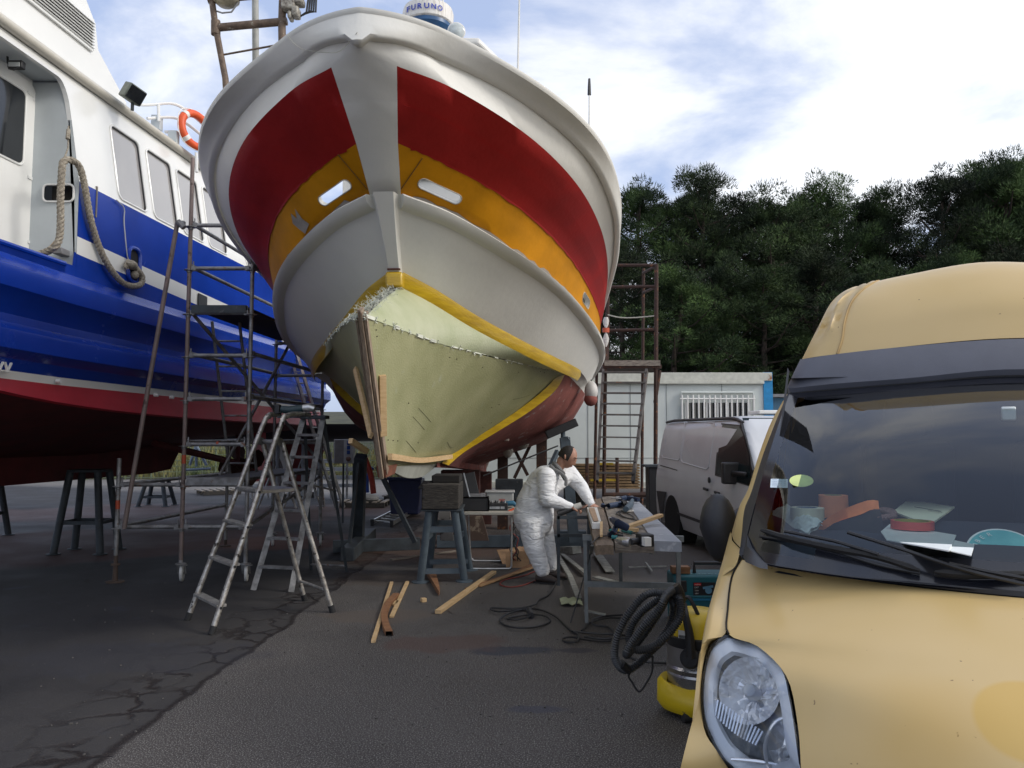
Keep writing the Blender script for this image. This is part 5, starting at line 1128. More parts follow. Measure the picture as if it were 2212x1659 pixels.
for k in ('fl', 'fr', 'bl', 'br'):            # castors
    x, y = pf[k]; dy_ = .04; b = MB(); b.lathe((x, y, .2), (0, 0, 1), [(.06, 0), (.06, .012), (.022, .02), (.022, .06)], 14); b.beam((x-.025, y, .2), (x-.025, y+dy_, .09), .006, .05, up=(1, 0, 0)); b.beam((x+.025, y, .2), (x+.025, y+dy_, .09), .006, .05, up=(1, 0, 0)); b.beam((x+.02, y-.03, .19), (x+.09, y-.06, .2), .03, .012); cs_ = b.build('castor', GALV, sc)
    b = MB(); ax = V((1, .25, 0)).normalized(); b.lathe(V((x, y+dy_, .1))-ax*.019, ax, [(.03, 0), (.088, 0), (.1, .008), (.1, .03), (.088, .038), (.03, .038)], 24); b.build('castor_wheel', mat('white_nylon', (.62, .62, .60), .5, var=.1), cs_, ang=30)
    b = MB(); b.lathe(V((x, y+dy_, .1))-ax*.025, ax, [(.022, 0), (.022, .05)], 10); b.build('axle_hub', STEELD, cs_)
b = MB(); b.lathe((ex0, FY, 0), (0, 0, 1), [(.10, 0), (.10, .012), (.03, .02), (.02, .3)], 14); b.lathe((ex0, FY, .19), (0, 0, 1), [(.05, 0), (.05, .02)], 10); b.build('base_jack', mat('brown_jack', (.09, .06, .045), .8, var=.2), sc)
b = MB(); b.lathe((exb, BY, 0), (0, 0, 1), [(.08, 0), (.08, .012), (.02, .02), (.02, .2)], 14); b.build('base_jack', MATS['brown_jack'], sc)
OR_ = mat('orange_band_paint', (.45, .07, .025), .6)
for x, zz in ((fx0, zl(992)), (ex0, zl(1090)), ): part_tube(sc, 'paint_mark', [(x, FY, zz-.05), (x, FY, zz+.05)], RR+.001, OR_)
part_tube(sc, 'paint_mark', [P(468, 958, 8.9), P(473, 958, 8.9)], RR+.001, OR_)
# diagonals and inner ladder
part_tube(sc, 'brace', [(fx0+.03, FY+.05, LV[2]), (fx1+.2, BY-.3, LV[5]-.3)], .022, GALV); part_tube(sc, 'brace', [(fx1, FY+.05, .62), (bx1-.02, BY, 1.05)], .022, GALV); part_tube(sc, 'brace', [(bx1, BY, 4.1), (bx0-.1, FY+.9, 1.1)], .022, GALV)
t0, t1, b0_, b1_ = P(458, 694, 9.9), P(517, 694, 9.9), P(498, 1035, 10.6), P(556, 1035, 10.6)
ild = thing('inner_ladder', b0_, 'narrow grey ladder leading up to the trapdoor inside the scaffold tower', 'ladder')
part_tube(ild, 'stile', [t0, b0_], .02, GALV); part_tube(ild, 'stile', [t1, b1_], .02, GALV)
for k in range(6): f_ = .12+k*.155; part_tube(ild, 'rung', [lerp(t0, b0_, f_), lerp(t1, b1_, f_)], .013, GALV, 8)
# long leaning pole
po = thing('leaning_pole', P(268, 1142, 8.75), 'long reddish grey tube leaning diagonally against the outside of the scaffold', 'pole')
part_tube(po, 'pole', [P(268, 1142, 8.78), P(324, 815, 8.8), P(383, 482, 8.83)], .026, PINKT, 12)
b = MB(); b.box(P(390, 484, 8.84), (.1, .06, .07)); b.tube([P(384, 478, 8.8), P(398, 492, 8.8)], .035, 10); b.build('clamp', GALV, po, smooth=False, bevel=.006)
# ---------------- front platform step ladder ----------------
def part_poly(t, name, poly, ext, m, bev=.002): b = MB(); b.prism(poly, ext); return b.build(name, m, t, smooth=False, bevel=bev)
st = thing('platform_stepladder', G(560, 1330), 'worn round tube platform stepladder in the foreground with a grinder lying on top', 'stepladder', 'stepladders beside the scaffold')
FL, FR_ = G(404, 1340), G(456, 1371); TL, TR = P(572, 907, 7.45), P(610, 907, 7.15); RL, RRt = G(659, 1298), G(719, 1323); KL, KR = P(567, 954, 7.55), P(610, 957, 7.25)
for a, c, e in ((FL, TL, P(600, 897, 7.75)), (FR_, TR, P(668, 896, 7.5))):
    m_ = lerp(a, c, .97); part_tube(st, 'leg', crom([a, lerp(a, c, .5), m_, c+V((.03, .03, .03)), lerp(c, e, .4)+V((0, 0, .035)), e], 4), .024, ALUW, 12)
for a, c in ((RL, KL), (RRt, KR)): part_tube(st, 'leg', [c, a], .023, ALUW, 12)
for a, c in ((FL, TL), (FR_, TR), (RL, KL), (RRt, KR)): d = (c-a).normalized(); part_tube(st, 'foot', [a, a+d*.07], .029, RUBB, 12)
for f_ in (.115, .295, .475, .64):
    a, c = lerp(FL, TL, f_), lerp(FR_, TR, f_); d = (c-a).normalized(); n_ = V((-d.y, d.x, 0)); n_ = n_ if n_.y > 0 else -n_
    b = MB(); b.prism([a-n_*.03, c-n_*.03, c+n_*.055, a+n_*.055], (0, 0, .025)); b.build('tread', mat('dull_aluminium_tread', (.36, .35, .33), .6, metal=.4, col2=(.2, .19, .18), vs_=15, bump=.5, bs=90), st, smooth=False, bevel=.004)
    for p in (a, c): b = MB(); b.tube([p-d*.03 if p is a else p, p if p is a else p+d*.03], .012, 8); b.build('bolt', BLK, st)
za = 1.14
def onleg(a, c, z): return lerp(a, c, (z-a.z)/(c.z-a.z))
pl_ = [onleg(FL, TL, za), onleg(FR_, TR, za), onleg(RRt, KR, za), onleg(RL, KL, za)]
part_poly(st, 'platform', pl_, (0, 0, .03), ALU)
a, c = lerp(RL, KL, .13), lerp(RRt, KR, .13); part_tube(st, 'stretcher', [a, c], .014, ALUW)
part_tube(st, 'hinge_bar', [KL, KR], .02, GALV); part_beam(st, 'hinge_plate', onleg(FR_, TR, 1.62), KR, .02, .07, GALV); part_beam(st, 'hinge_plate', onleg(FL, TL, 1.62), KL, .02, .07, GALV)
tl_, tr__ = P(600, 899, 7.75), P(668, 898, 7.5); part_poly(st, 'top_shelf', [P(598, 903, 7.45), P(668, 903, 7.35), P(676, 900, 7.9), P(612, 898, 8.0)], (0, 0, .012), STEELD)
# angle grinder on top
gr = thing('angle_grinder', P(640, 888, 7.5), 'grey and black angle grinder lying on the top shelf of the platform stepladder', 'power tool', 'power tools')
b = MB(); b.tube([P(608, 884, 7.5), P(625, 886, 7.5), P(655, 882, 7.5)], [.035, .04, .036], 12); b.build('motor_body', mat('dark_teal_tool', (.03, .06, .07), .5), gr)
b = MB(); b.tube([P(653, 882, 7.5), P(668, 880, 7.5), P(680, 883, 7.5)], [.034, .042, .03], 12); b.build('gear_head', ALU, gr)
b = MB(); b.tube([P(596, 880, 7.5), P(600, 890, 7.5), P(608, 892, 7.5)], .02, 8); b.box(P(600, 884, 7.5), (.05, .07, .09)); b.build('battery', BLK, gr, bevel=.006)
b = MB(); c = P(676, 893, 7.5); b.lathe(c, (0, 0, 1), [(0, 0), (.062, 0), (.062, .004), (0, .006)], 24); b.build('disc', STEELD, gr)
# ---------------- A-frame ladder behind ----------------
l2 = thing('a_frame_stepladder', G(650, 1260), 'aluminium A frame stepladder with dark edges standing behind the platform stepladder', 'stepladder', 'stepladders beside the scaffold')
FL, FR_ = G(547, 1275), G(629, 1279); TL, TR = P(655, 905, 8.95), P(697, 905, 8.85); RL, RRt = G(672, 1231), G(749, 1235)
for a, c in ((FL, TL), (FR_, TR)): part_beam(l2, 'stile', a, c, .025, .06, mat('dirty_aluminium', (.34, .335, .33), .5, metal=.6, col2=(.14, .135, .13), vs_=10, bump=.3, bs=40), up=(1, .3, 0))
for a, c in ((RL, TL), (RRt, TR)): part_beam(l2, 'rear_stile', a+V((0, 0, .0)), c+V((0, .06, 0)), .022, .035, STEELD, up=(1, .3, 0))
for f_ in (.13, .29, .45, .61, .765, .9):
    a, c = lerp(FL, TL, f_), lerp(FR_, TR, f_); part_beam(l2, 'tread', a, c, .07, .03, MATS['dirty_aluminium'], bev=.003)
part_tube(l2, 'stretcher', [lerp(RL, TL, .04), lerp(RRt, TR, .04)], .012, GALV)
part_poly(l2, 'top_plate', [TL+V((-.02, -.08, 0)), TR+V((.05, -.08, 0)), TR+V((.05, .12, 0)), TL+V((-.02, .12, 0))], (0, 0, .04), STEELD)
part_beam(l2, 'strut', lerp(FL, TL, .6), lerp(RL, TL, .55), .01, .02, GALV); part_beam(l2, 'strut', lerp(FR_, TR, .6), lerp(RRt, TR, .55), .01, .02, GALV)
# ---------------- leaning extension ladder ----------------
el = thing('extension_ladder', G(735, 1100), 'long aluminium ladder with yellow rope pads leaning on the stern of the ship', 'ladder')
a0, a1, c0, c1 = P(618, 742, 14.2), P(727, 1097, 15.6), P(634, 742, 14.2), P(743, 1097, 15.6)
part_beam(el, 'stile', a0, a1, .03, .07, ALU); part_beam(el, 'stile', c0, c1, .03, .07, ALU)
for k in range(15): f_ = .03+k*.066; part_tube(el, 'rung', [lerp(a0, a1, f_), lerp(c0, c1, f_)], .016, ALU, 6)
for p in (lerp(a0, a1, .05), lerp(c0, c1, .03)):
    b = MB(); b.sphere(p, .07, 10, (1, 1, 1.6)); b.build('yellow_pad', mat('yellow_rag', (.6, .4, .03), .8, var=.2, bump=1, bs=30), el)
# ---------------- steel stands ----------------
def stool(x, y, h, w, m, label, name='steel_stand', grp='steel stands under the ship', legs4=((-1, -1), (1, -1), (1, 1), (-1, 1)), r=.05, top=.6):
    t = thing(name, (x, y, 0), label, 'stand', grp)
    for sx, sy in legs4: part_tube(t, 'leg', [(x+sx*w, y+sy*w*.8, 0.01), (x+sx*w*top, y+sy*w*top*.8, h)], r, m, 12); b = MB(); b.lathe((x+sx*w, y+sy*w*.8, 0), (0, 0, 1), [(r*1.9, 0), (r*1.9, .012), (r, .02)], 14); b.build('foot_plate', m, t)
    b = MB(); b.box((x, y, h+.02), (w*top*2.3, w*top*2.0, .04)); b.build('top_plate', m, t, bevel=.004)
    f_ = .38; ww = lerp(w, w*top, f_)
    for s_ in (-1, 1): part_beam(t, 'cross_bar', (x-ww, y+s_*ww*.8, h*f_), (x+ww, y+s_*ww*.8, h*f_), .015, .05, m); part_beam(t, 'cross_bar', (x+s_*ww, y-ww*.8, h*f_), (x+s_*ww, y+ww*.8, h*f_), .015, .05, m)
    return t
g = G(158, 1200); stool(g.x, g.y+.35, P(158, 1022, g.y).z, .33, STEELD, 'dark steel four legged stand nearest the camera under the blue ship')
g = G(326, 1095); stool(g.x, g.y+.3, P(326, 1042, g.y).z, .33, STEELD, 'small dark steel stand under the skeg of the blue ship, far left of the scaffold')
g = G(-75, 1165); stool(g.x, g.y+.3, 1.0, .33, STEELD, 'dark steel stand cut off by the left edge of the photo')
# central trestle with big timber
tr = thing('steel_trestle', (-.8, 8.9, 0), 'blue grey tube trestle carrying the old timber block under the bow', 'trestle')
a0, a1, c0, c1 = P(927, 1104, 8.72), G(908, 1258), P(982, 1104, 8.72), G(1003, 1256); off_ = V((.02, .75, 0))
for a, c, k in ((a1, a0, 0), (c1, c0, 0), (a1+off_, a0+off_*.75, 1), (c1+off_, c0+off_*.75, 1)):
    part_tube(tr, 'leg', [a+V((0, 0, .01)), c], .044, STEELB, 14); b = MB(); b.lathe(a, (0, 0, 1), [(.1, 0), (.1, .012), (.046, .02)], 16); b.build('foot_plate', STEELB, tr)
for f_, hh in ((.13, .05), (.62, .055)):
    for o_ in (V((0, 0, 0)), off_*.9): p, q = lerp(a1, a0, f_*1.2)+o_, lerp(c1, c0, f_*1.2)+o_; part_beam(tr, 'cross_bar', p, q, .02, hh*1.2, STEELB)
part_beam(tr, 'cross_bar', lerp(a1, a0, .6), lerp(a1, a0, .6)+off_*.85, .02, .06, STEELB); part_beam(tr, 'cross_bar', lerp(c1, c0, .6), lerp(c1, c0, .6)+off_*.85, .02, .06, STEELB)
b = MB(); b.box((-.8, 9.05, a0.z+.01), (.46, .75, .02)); b.build('top_plate', STEELD, tr, bevel=.002)
zt = a0.z+.025; zz = P(950, 1046, 8.7).z
tb = thing('timber_block', (-.8, 9, zt), 'cracked old square timber resting on top of the steel trestle', 'timber')
x0_, x1_ = P(911, 1070, 8.66).x, P(991, 1070, 8.66).x
b = MB(); b.box(((x0_+x1_)/2, 9.05, (zt+zz)/2), (x1_-x0_, .8, zz-zt)); b.build('timber', DWOOD, tb, smooth=False, bevel=.012)
b = MB(); 
rn = random.Random(9)
for k in range(9):
    z = lerp(zt, zz, rn.uniform(.1, .9)); xx = rn.uniform(x0_+.02, x1_-.2); b.tube([(xx+i*.04, 8.652+.0, z+rn.uniform(-.008, .008)) for i in range(rn.randint(3, 6))], .003, 4)
b.build('split', mat('crack_black', (.006, .005, .005), .95), tb)
tb2 = thing('upper_timber', (-.8, 9, zz), 'dark wedge timber between the block and the keel of the fishing boat', 'timber')
b = MB(); b.box((lerp(x0_, x1_, .58), 9.2, zz+.045), ((x1_-x0_)*.78, .5, .085)); b.build('timber', mat('shaded_wedge', (.02, .018, .017), .9), tb2, smooth=False, bevel=.01)  # near-black colour paints in the shade under the keel
b = MB(); b.beam(P(917, 1040, 8.9), P(915, 1076, 8.62), .03, .01); b.beam(P(922, 1040, 8.9), P(909, 1055, 8.62), .06, .02); b.build('hanging_strap', BLK, tb2, smooth=False)
# ---------------- boat props ----------------
pr = thing('boat_cradle', (-1.5, 11, 0), 'dark grey steel cradle with posts and floor beams under the fishing boat', 'cradle')
part_beam(pr, 'post', P(779, 985, 11), G(773, 1182), .16, .16, STEELD, up=(0, 1, 0), bev=.006); part_beam(pr, 'brace', P(775, 1000, 10.9), G(752, 1200), .04, .08, STEELD); part_beam(pr, 'brace', P(815, 1008, 11), P(897, 1172, 10.9), .06, .06, STEELD)
part_beam(pr, 'floor_beam', G(719, 1194)+V((0, 0, .09)), G(906, 1187)+V((0, 0, .09)), .10, .17, STEELD); part_beam(pr, 'floor_beam', G(750, 1213)+V((0, 0, .09)), G(800, 1165)+V((0, 0, .09)), .18, .18, STEELD, bev=.01)
part_beam(pr, 'floor_beam', G(944, 1184)+V((0, 0, .1)), G(1275, 1182)+V((0, 0, .1)), .12, .17, STEELB); part_beam(pr, 'floor_beam', G(1205, 1170)+V((0, 0, .09)), G(1265, 1170)+V((0, 0, .09)), .25, .17, STEELB)
part_beam(pr, 'post', P(1220, 945, 11.3), P(1240, 1172, 11.3), .15, .12, STEELB, up=(0, 1, 0), bev=.006); part_beam(pr, 'brace', P(1204, 975, 11.2), P(1188, 1010, 11), .05, .07, STEELB); part_tube(pr, 'screw', [P(1217, 968, 11.3), P(1216, 932, 11.3)], .035, STEELB)
q = P(1213, 928, 11.35); b = MB(); b.beam(P(1180, 940, 11.35), P(1245, 912, 11.35), .3, .12); b.build('pad', BLK, pr, smooth=False, bevel=.01); b = MB(); b.tube([P(1217, 944, 11.2), P(1226, 944, 11.2), P(1229, 950, 11.2)], .015, 6); b.build('handle', STEELB, pr)
# ---------------- folding table and kit ----------------
tz = .72; ft = thing('folding_table', (-.3, 9.9, 0), 'pale folding table with thin tube legs beside the trestle', 'table')
def TG(px, py, z=tz): return G(px, py, z)
yF = 9.72; xl, xr = P(1002, 1112, yF).x, P(1105, 1112, yF).x
b = MB(); b.box(((xl+xr)/2+.03, yF+.33, tz-.02), (xr-xl+.09, .78, .045)); b.build('table_top', mat('cream_laminate', (.44, .42, .37), .5, var=.1), ft, bevel=.01)
for yy, in ((yF,), (yF+.62,)):
    part_tube(ft, 'leg', crom([(xl+.02, yy, tz-.04), (xl+.05, yy, .12), (xl+.08, yy, .03), (xl+.14, yy, .015), (xr-.08, yy, .015), (xr-.01, yy, .03), (xr+.0, yy, .12), (xr, yy, tz-.04)], 3), .012, ALU, 8)
TZ = tz+.005
def onT(px, py): return G(px, py, TZ)
fc = thing('flight_case', onT(1030, 1105), 'open black flight case with silver edges on the folding table', 'case')
c = P(1028, 1089, 9.85); c.z = TZ+.085; b = MB(); b.box(c, (.33, .26, .17)); b.build('case_body', BLK, fc, bevel=.004)
b = MB()
for sx in (-1, 1):
    for sz in (-1, 1): b.beam(c+V((-.165, -.13, sz*.083)), c+V((.165, -.13, sz*.083)), .012, .012); b.beam(c+V((sx*.163, -.132, -.085)), c+V((sx*.163, -.132, .085)), .012, .012)
b.build('case_edge', ALU, fc, smooth=False)
b = MB(); lb = P(999, 1048, 9.9); b.beam(P(1000, 1025, 9.95), P(1012, 1078, 9.9), .05, .30, up=(1, 0, 0)); b.build('case_lid', BLK, fc, smooth=False, bevel=.004)
b = MB(); b.beam(P(1002, 1022, 9.78), P(1016, 1078, 9.74), .02, .015, up=(1, 0, 0)); b.build('lid_edge', ALU, fc, smooth=False)
b = MB(); b.box(c+V((0, .02, .10)), (.16, .12, .04)); b.box(c+V((.09, .0, .10)), (.06, .07, .06)); b.build('contents', GREY, fc, bevel=.004)
mx_ = thing('mixer', onT(1075, 1100), 'small black and silver mixer with knobs on the folding table', 'mixer')
c = P(1074, 1095, 9.9); c.z = TZ+.045; b = MB(); b.box(c, (.27, .22, .09)); b.build('mixer_body', BLK, mx_, bevel=.006)
b = MB(); b.box(c+V((-.03, -.112, -.01)), (.13, .004, .03)); b.box(c+V((.07, -.112, -.01)), (.05, .004, .03)); b.build('front_plate', ALU, mx_, smooth=False)
for k in range(6): b = MB(); b.lathe(c+V((-.1+.04*k, -.03, .045)), (0, 0, 1), [(.012, 0), (.01, .03), (0, .03)], 10); b.build('knob', ALU if k % 2 else BLK, mx_)
bn = thing('plastic_bin', onT(1078, 1085), 'clear plastic storage box behind the mixer on the folding table', 'box')
c = P(1080, 1072, 10.25); c.z = TZ+.11; b = MB(); b.box(c, (.36, .25, .20)); b.build('box', mat('clear_plastic', (.42, .43, .42), .3, var=.1), bn, bevel=.015); b = MB(); b.box(c+V((0, 0, .1)), (.39, .28, .02)); b.build('lid', mat('clear_lid', (.55, .56, .55), .3), bn, bevel=.006); b = MB(); b.box(c+V((.03, -.128, -.03)), (.08, .004, .08)); b.build('label', mat('pinkred', (.5, .2, .18), .6), bn)
ja = thing('blue_drill', onT(1100, 1090), 'small blue power tool with cable at the right end of the folding table', 'power tool', 'power tools')
c = P(1098, 1084, 9.95); c.z = TZ+.05; b = MB(); b.tube([c+V((-.06, 0, .02)), c+V((.06, 0, .03)), c+V((.11, 0, -.01))], [.03, .035, .025], 10); b.build('tool_body', mat('tool_blue', (.03, .15, .25), .5), ja); b = MB(); b.tube([c+V((-.05, 0, .02)), c+V((-.13, -.02, .06)), c+V((-.16, -.03, 0)), c+V((-.12, -.03, -.04))], .008, 6); b.build('cable', BLK, ja)
kn = thing('orange_knife', onT(1104, 1103), 'small orange handled knife on the corner of the folding table', 'knife'); b = MB(); b.beam(P(1098, 1108, 9.75)+V((0, 0, .02)), P(1110, 1102, 9.8)+V((0, 0, .02)), .02, .02); b.build('handle', mat('orange_handle', (.55, .08, .02), .5), kn, smooth=False)
cbk = thing('hanging_cables', V((.1, 10, 0)), 'tangled black and red cables hanging off the right end of the folding table', 'cable')
for k in range(5):
    rn = random.Random(k); pts = [P(1108+rn.uniform(-3, 8), 1098+k*2, 9.9)]+[P(1108+rn.uniform(-6, 14), 1120+i*14, 9.85) for i in range(7)]+[G(1112+k*6, 1222)+V((0, 0, .02))]
    part_tube(cbk, 'cable', crom(pts, 4), .007, mat('red_cable', (.25, .04, .03), .6) if k == 2 else BLK, 6)
bd = thing('painted_board', (-.2, 10.6, 0), 'speckled grey painted boards standing behind the trestle and table', 'board', None)
SPK = mat('peeling_grey_paint', (.22, .21, .19), .8, col2=(.16, .15, .14), vs_=6, spots=(.04, .03, .025), sp_scale=7, sp_th=.58)
part_poly(bd, 'board', [P(948, 1105, 10.6), P(972, 1105, 10.6), P(980, 1168, 10.6), P(951, 1168, 10.6)], (0, .06, 0), SPK); part_poly(bd, 'board', [P(1008, 1115, 10.8), P(1042, 1115, 10.8), P(1056, 1168, 10.8), P(1008, 1168, 10.8)], (0, .06, 0), mat('brown_peeling', (.10, .065, .05), .8, spots=(.25, .2, .15), sp_scale=8, sp_th=.6))
# ---------------- work bench ----------------
bz_ = .85
wb = thing('work_bench', G(1330, 1180, bz_), 'long work bench of grey planks and a metal sheet on steel trestles', 'bench')
def plank(pts, th, m, nm):
    q = [G(x, y, bz_) for x, y in pts]; b = MB(); n = 26; top = []; bot = []
    l_, r_ = [q[0], q[3]], [q[1], q[2]]; rn = random.Random(len(nm)+int(pts[0][0]))
    for i in range(n+1):
        t = i/n; a, c = lerp(q[0], q[3], t), lerp(q[1], q[2], t); d = (c-a); j0, j1 = rn.uniform(-.006, .006), rn.uniform(-.006, .006)
        top.append([a+d*(k/5)+V((j0 if k == 0 else (j1 if k == 5 else 0), 0, rn.uniform(-.0025, .0025)-(.006 if k in (0, 5) else 0))) for k in range(6)])
        bot.append([p-V((0, 0, th)) for p in top[-1]])
    ring_ = [t_+list(reversed(b_)) for t_, b_ in zip(top, bot)]
    b.grid(ring_, closed=True); b.f.append(list(range(12))); b.m.append(0); return b.build(nm, m, wb, ang=40)
plank([(1286, 1178), (1326, 1177), (1298, 1075), (1266, 1085)], .07, mat('brown_scaffold_plank', (.21, .155, .11), .8, col2=(.12, .09, .065), vs_=8, scale3=(6, .6, 4), bump=.7, bs=30), 'plank')
plank([(1330, 1172), (1411, 1172), (1345, 1072), (1300, 1072)], .075, GREYW, 'plank_weathered')
# fasteners, cracks on the end
for k in range(7): x = 1338+k*11; part_tube(wb, 'split', [G(x, 1172, bz_+.002)+V((0, -.002, 0)), G(x+random.uniform(-3, 3), 1172, bz_-.07)+V((0, -.004, 0))], .004, mat('crack_dark', (.02, .015, .012), .9), 4) if k % 2 == 0 else None
q = [G(x, y, bz_+.004) for x, y in ((1412, 1170), (1472, 1172), (1367, 1072), (1346, 1072))]
MSH = mat('scuffed_metal_sheet', (.40, .42, .46), .45, metal=.35, col2=(.29, .31, .35), vs_=3, bump=.15, bs=20, spots=(.5, .52, .55), sp_scale=9, sp_th=.6)
part_poly(wb, 'metal_sheet', q, (0, 0, .006), MSH, 0); b = MB(); b.beam(q[0]-V((0, 0, .035)), q[1]-V((0, 0, .035)), .004, .07); b.beam(q[1]-V((0, 0, .035)), q[2]-V((0, 0, .035)), .004, .07); b.build('sheet_edge', MSH, wb, smooth=False)
g1, g2 = G(1267, 1345), G(1466, 1290)
GP = mat('grey_painted_angle', (.24, .26, .26), .6, var=.15, vs_=8, bump=.3, bs=30)
part_beam(wb, 'leg', g1, V((g1.x-.01, g1.y, bz_-.08)), .03, .03, GP, up=(0, 1, 0)); xr_ = P(1465, 1200, g1.y-.1).x; part_beam(wb, 'leg', V((xr_, g1.y-.1, 0)), V((xr_, g1.y-.1, bz_-.08)), .035, .035, GP, up=(0, 1, 0))
part_beam(wb, 'cross_bar', V((g1.x, g1.y, .34)), V((xr_, g1.y-.1, .34)), .03, .05, GP); part_beam(wb, 'top_bar', V((g1.x-.03, g1.y, bz_-.1)), V((xr_+.05, g1.y-.1, bz_-.1)), .05, .05, GP)
for px in (1410, ): part_beam(wb, 'leg', V((P(px-6, 1200, g1.y+.4).x, g1.y+.4, bz_-.08)), V((P(px+2, 1230, g1.y+.3).x, g1.y+.35, .55)), .04, .04, GP)
yb = 9.6
for px in (1206, 1272, 1340): part_beam(wb, 'rear_leg', (P(px, 1150, 8.7).x, 8.7, 0), (P(px, 1150, 8.7).x, 8.7, bz_-.08), .035, .035, STEELD, up=(0, 1, 0))
part_beam(wb, 'rear_bar', (P(1204, 1150, 8.7).x, 8.7, .55), (P(1342, 1150, 8.7).x, 8.7, .55), .035, .035, STEELD); part_beam(wb, 'rear_bar', (P(1204, 1150, 8.7).x, 8.7, bz_-.1), (P(1342, 1150, 8.7).x, 8.7, bz_-.1), .035, .035, STEELD)
def WG(px, py, dz=.012): return G(px, py, bz_+dz)
# workpiece
wp = thing('white_profile', WG(1275, 1120), 'wooden strip in a white profile being sanded at the edge of the bench', 'workpiece')
q = [WG(x, y, .05) for x, y in ((1279, 1130), (1300, 1130), (1290, 1096), (1268, 1096))]; part_poly(wp, 'profile', q, (0, 0, -.05), WHITE); q = [WG(x, y, .056) for x, y in ((1282, 1126), (1293, 1126), (1284, 1098), (1271, 1098))]; part_poly(wp, 'strip', q, (0, 0, .006), mat('tan_board', (.42, .28, .18), .7))
q = [WG(1296, 1131, .045), WG(1302, 1131, .045), WG(1302, 1160, .02), WG(1296, 1160, .02)]; part_poly(wp, 'leg', q, (0, 0, .02), WOODP)
def stick(name, label, pts, w, h, m, cat='wood strip', grp=None, z=None, up=None):
    b = MB()
    for a, c in zip(pts, pts[1:]): b.beam(a, c, w, h, up)
    o = b.build(name, m, None, smooth=False, bevel=min(w, h)*.08); return tag(o, label, cat, grp)
SG = 'loose strips of wood'
stick('wood_strip', 'pine offcut pair crossing the metal sheet of the bench', [WG(1350, 1140, .03), WG(1428, 1113, .09)], .05, .03, WOODP, grp=SG)
stick('wood_strip', 'short thick pine piece under the offcut on the bench', [WG(1347, 1143, .02), WG(1378, 1145, .02)], .05, .03, WOODP, grp=SG)
NAVY = mat('tool_navy', (.015, .03, .07), .45); TEAL = mat('tool_teal', (.02, .17, .18), .45)
def tool(name, label, cat, build):
    t = thing(name, (0, 0, 0), label, cat, 'tools on the work bench'); build(t)
    vs_ = [o for o in bpy.data.objects if o.parent == t]; c = V((0, 0, 0)); n_ = 0
    for o in vs_:
        for v in o.data.vertices: c += v.co; n_ += 1
    c /= max(n_, 1)
    for o in vs_:
        for v in o.data.vertices: v.co -= c
    t.location = c; t['_o'] = c
def g_(t):
    b = MB(); b.tube([WG(1322, 1122, .13), WG(1334, 1130, .12), WG(1355, 1140, .08)], [.022, .035, .03], 10); b.build('barrel', NAVY, t)
    b = MB(); b.tube([WG(1334, 1132, .10), WG(1325, 1150, .05), WG(1318, 1155, .02)], [.026, .022, .026], 8); b.build('handle', NAVY, t)
    b = MB(); b.tube([WG(1322, 1121, .135), WG(1316, 1118, .15)], [.012, .006], 8); b.build('nozzle', ALU, t); b = MB(); b.beam(WG(1336, 1150, .01), WG(1334, 1132, .07), .012, .03); b.build('stand', mat('tool_yellow', (.5, .33, .03), .5), t)
    b = MB(); b.tube(crom([WG(1318, 1156, .02), WG(1295, 1160, .01), WG(1280, 1172, .01), WG(1274, 1180, -.03), V((g1.x+.05, g1.y+.1, .6)), V((g1.x-.05, g1.y, .3)), V((g1.x-.15, g1.y-.1, .02))], 5), .006, 6); b.build('cable', BLK, t)
tool('glue_gun', 'dark blue hot glue gun standing on its yellow support on the bench', 'glue gun', g_)
def d_(t):
    b = MB(); b.tube([WG(1335, 1166, .04), WG(1352, 1170, .045), WG(1362, 1171, .045)], [.02, .036, .03], 12); b.build('motor_body', ALU, t); b = MB(); b.tube([WG(1362, 1171, .045), WG(1385, 1167, .045)], .024, 10); b.build('handle', BLK, t); b = MB(); b.box(WG(1393, 1166, .05), (.10, .12, .09), Matrix.Rotation(.2, 3, 'Z')); b.build('battery', BLK, t, bevel=.008); b = MB(); b.box(WG(1395, 1169, .05), (.05, .09, .06), Matrix.Rotation(.2, 3, 'Z')); b.build('battery_label', WHITE, t)
tool('cordless_drill', 'white and black cordless drill with big battery near the plank end', 'power tool', d_)
def s1(t):
    b = MB(); b.tube([WG(1302, 1092, .03), WG(1315, 1093, .035), WG(1345, 1088, .04)], [.028, .03, .035], 10); b.build('motor_body', NAVY, t); b = MB(); b.tube([WG(1345, 1088, .05), WG(1350, 1086, .06)], [.045, .04], 10); b.build('gear_head', BLK, t)
tool('angle_grinder', 'dark blue grinder lying on the bench next to the man\'s hands', 'power tool', s1)
def s2(t):
    b = MB(); b.tube([WG(1340, 1078, .06), WG(1352, 1076, .06), WG(1375, 1079, .05), WG(1380, 1080, .05)], [.03, .034, .03, .02], 10); b.build('motor_body', NAVY, t); b = MB(); b.lathe(WG(1331, 1077, .09), (0, 0, 1), [(0, 0), (.06, 0), (.06, .008), (0, .01)], 20); b.build('disc', GREY, t); b = MB(); b.tube([WG(1331, 1077, .06), WG(1340, 1077, .06)], .03, 10); b.build('gear_head', GREY, t)
tool('angle_grinder', 'grinder with grey disc at the far end of the work bench', 'power tool', s2)
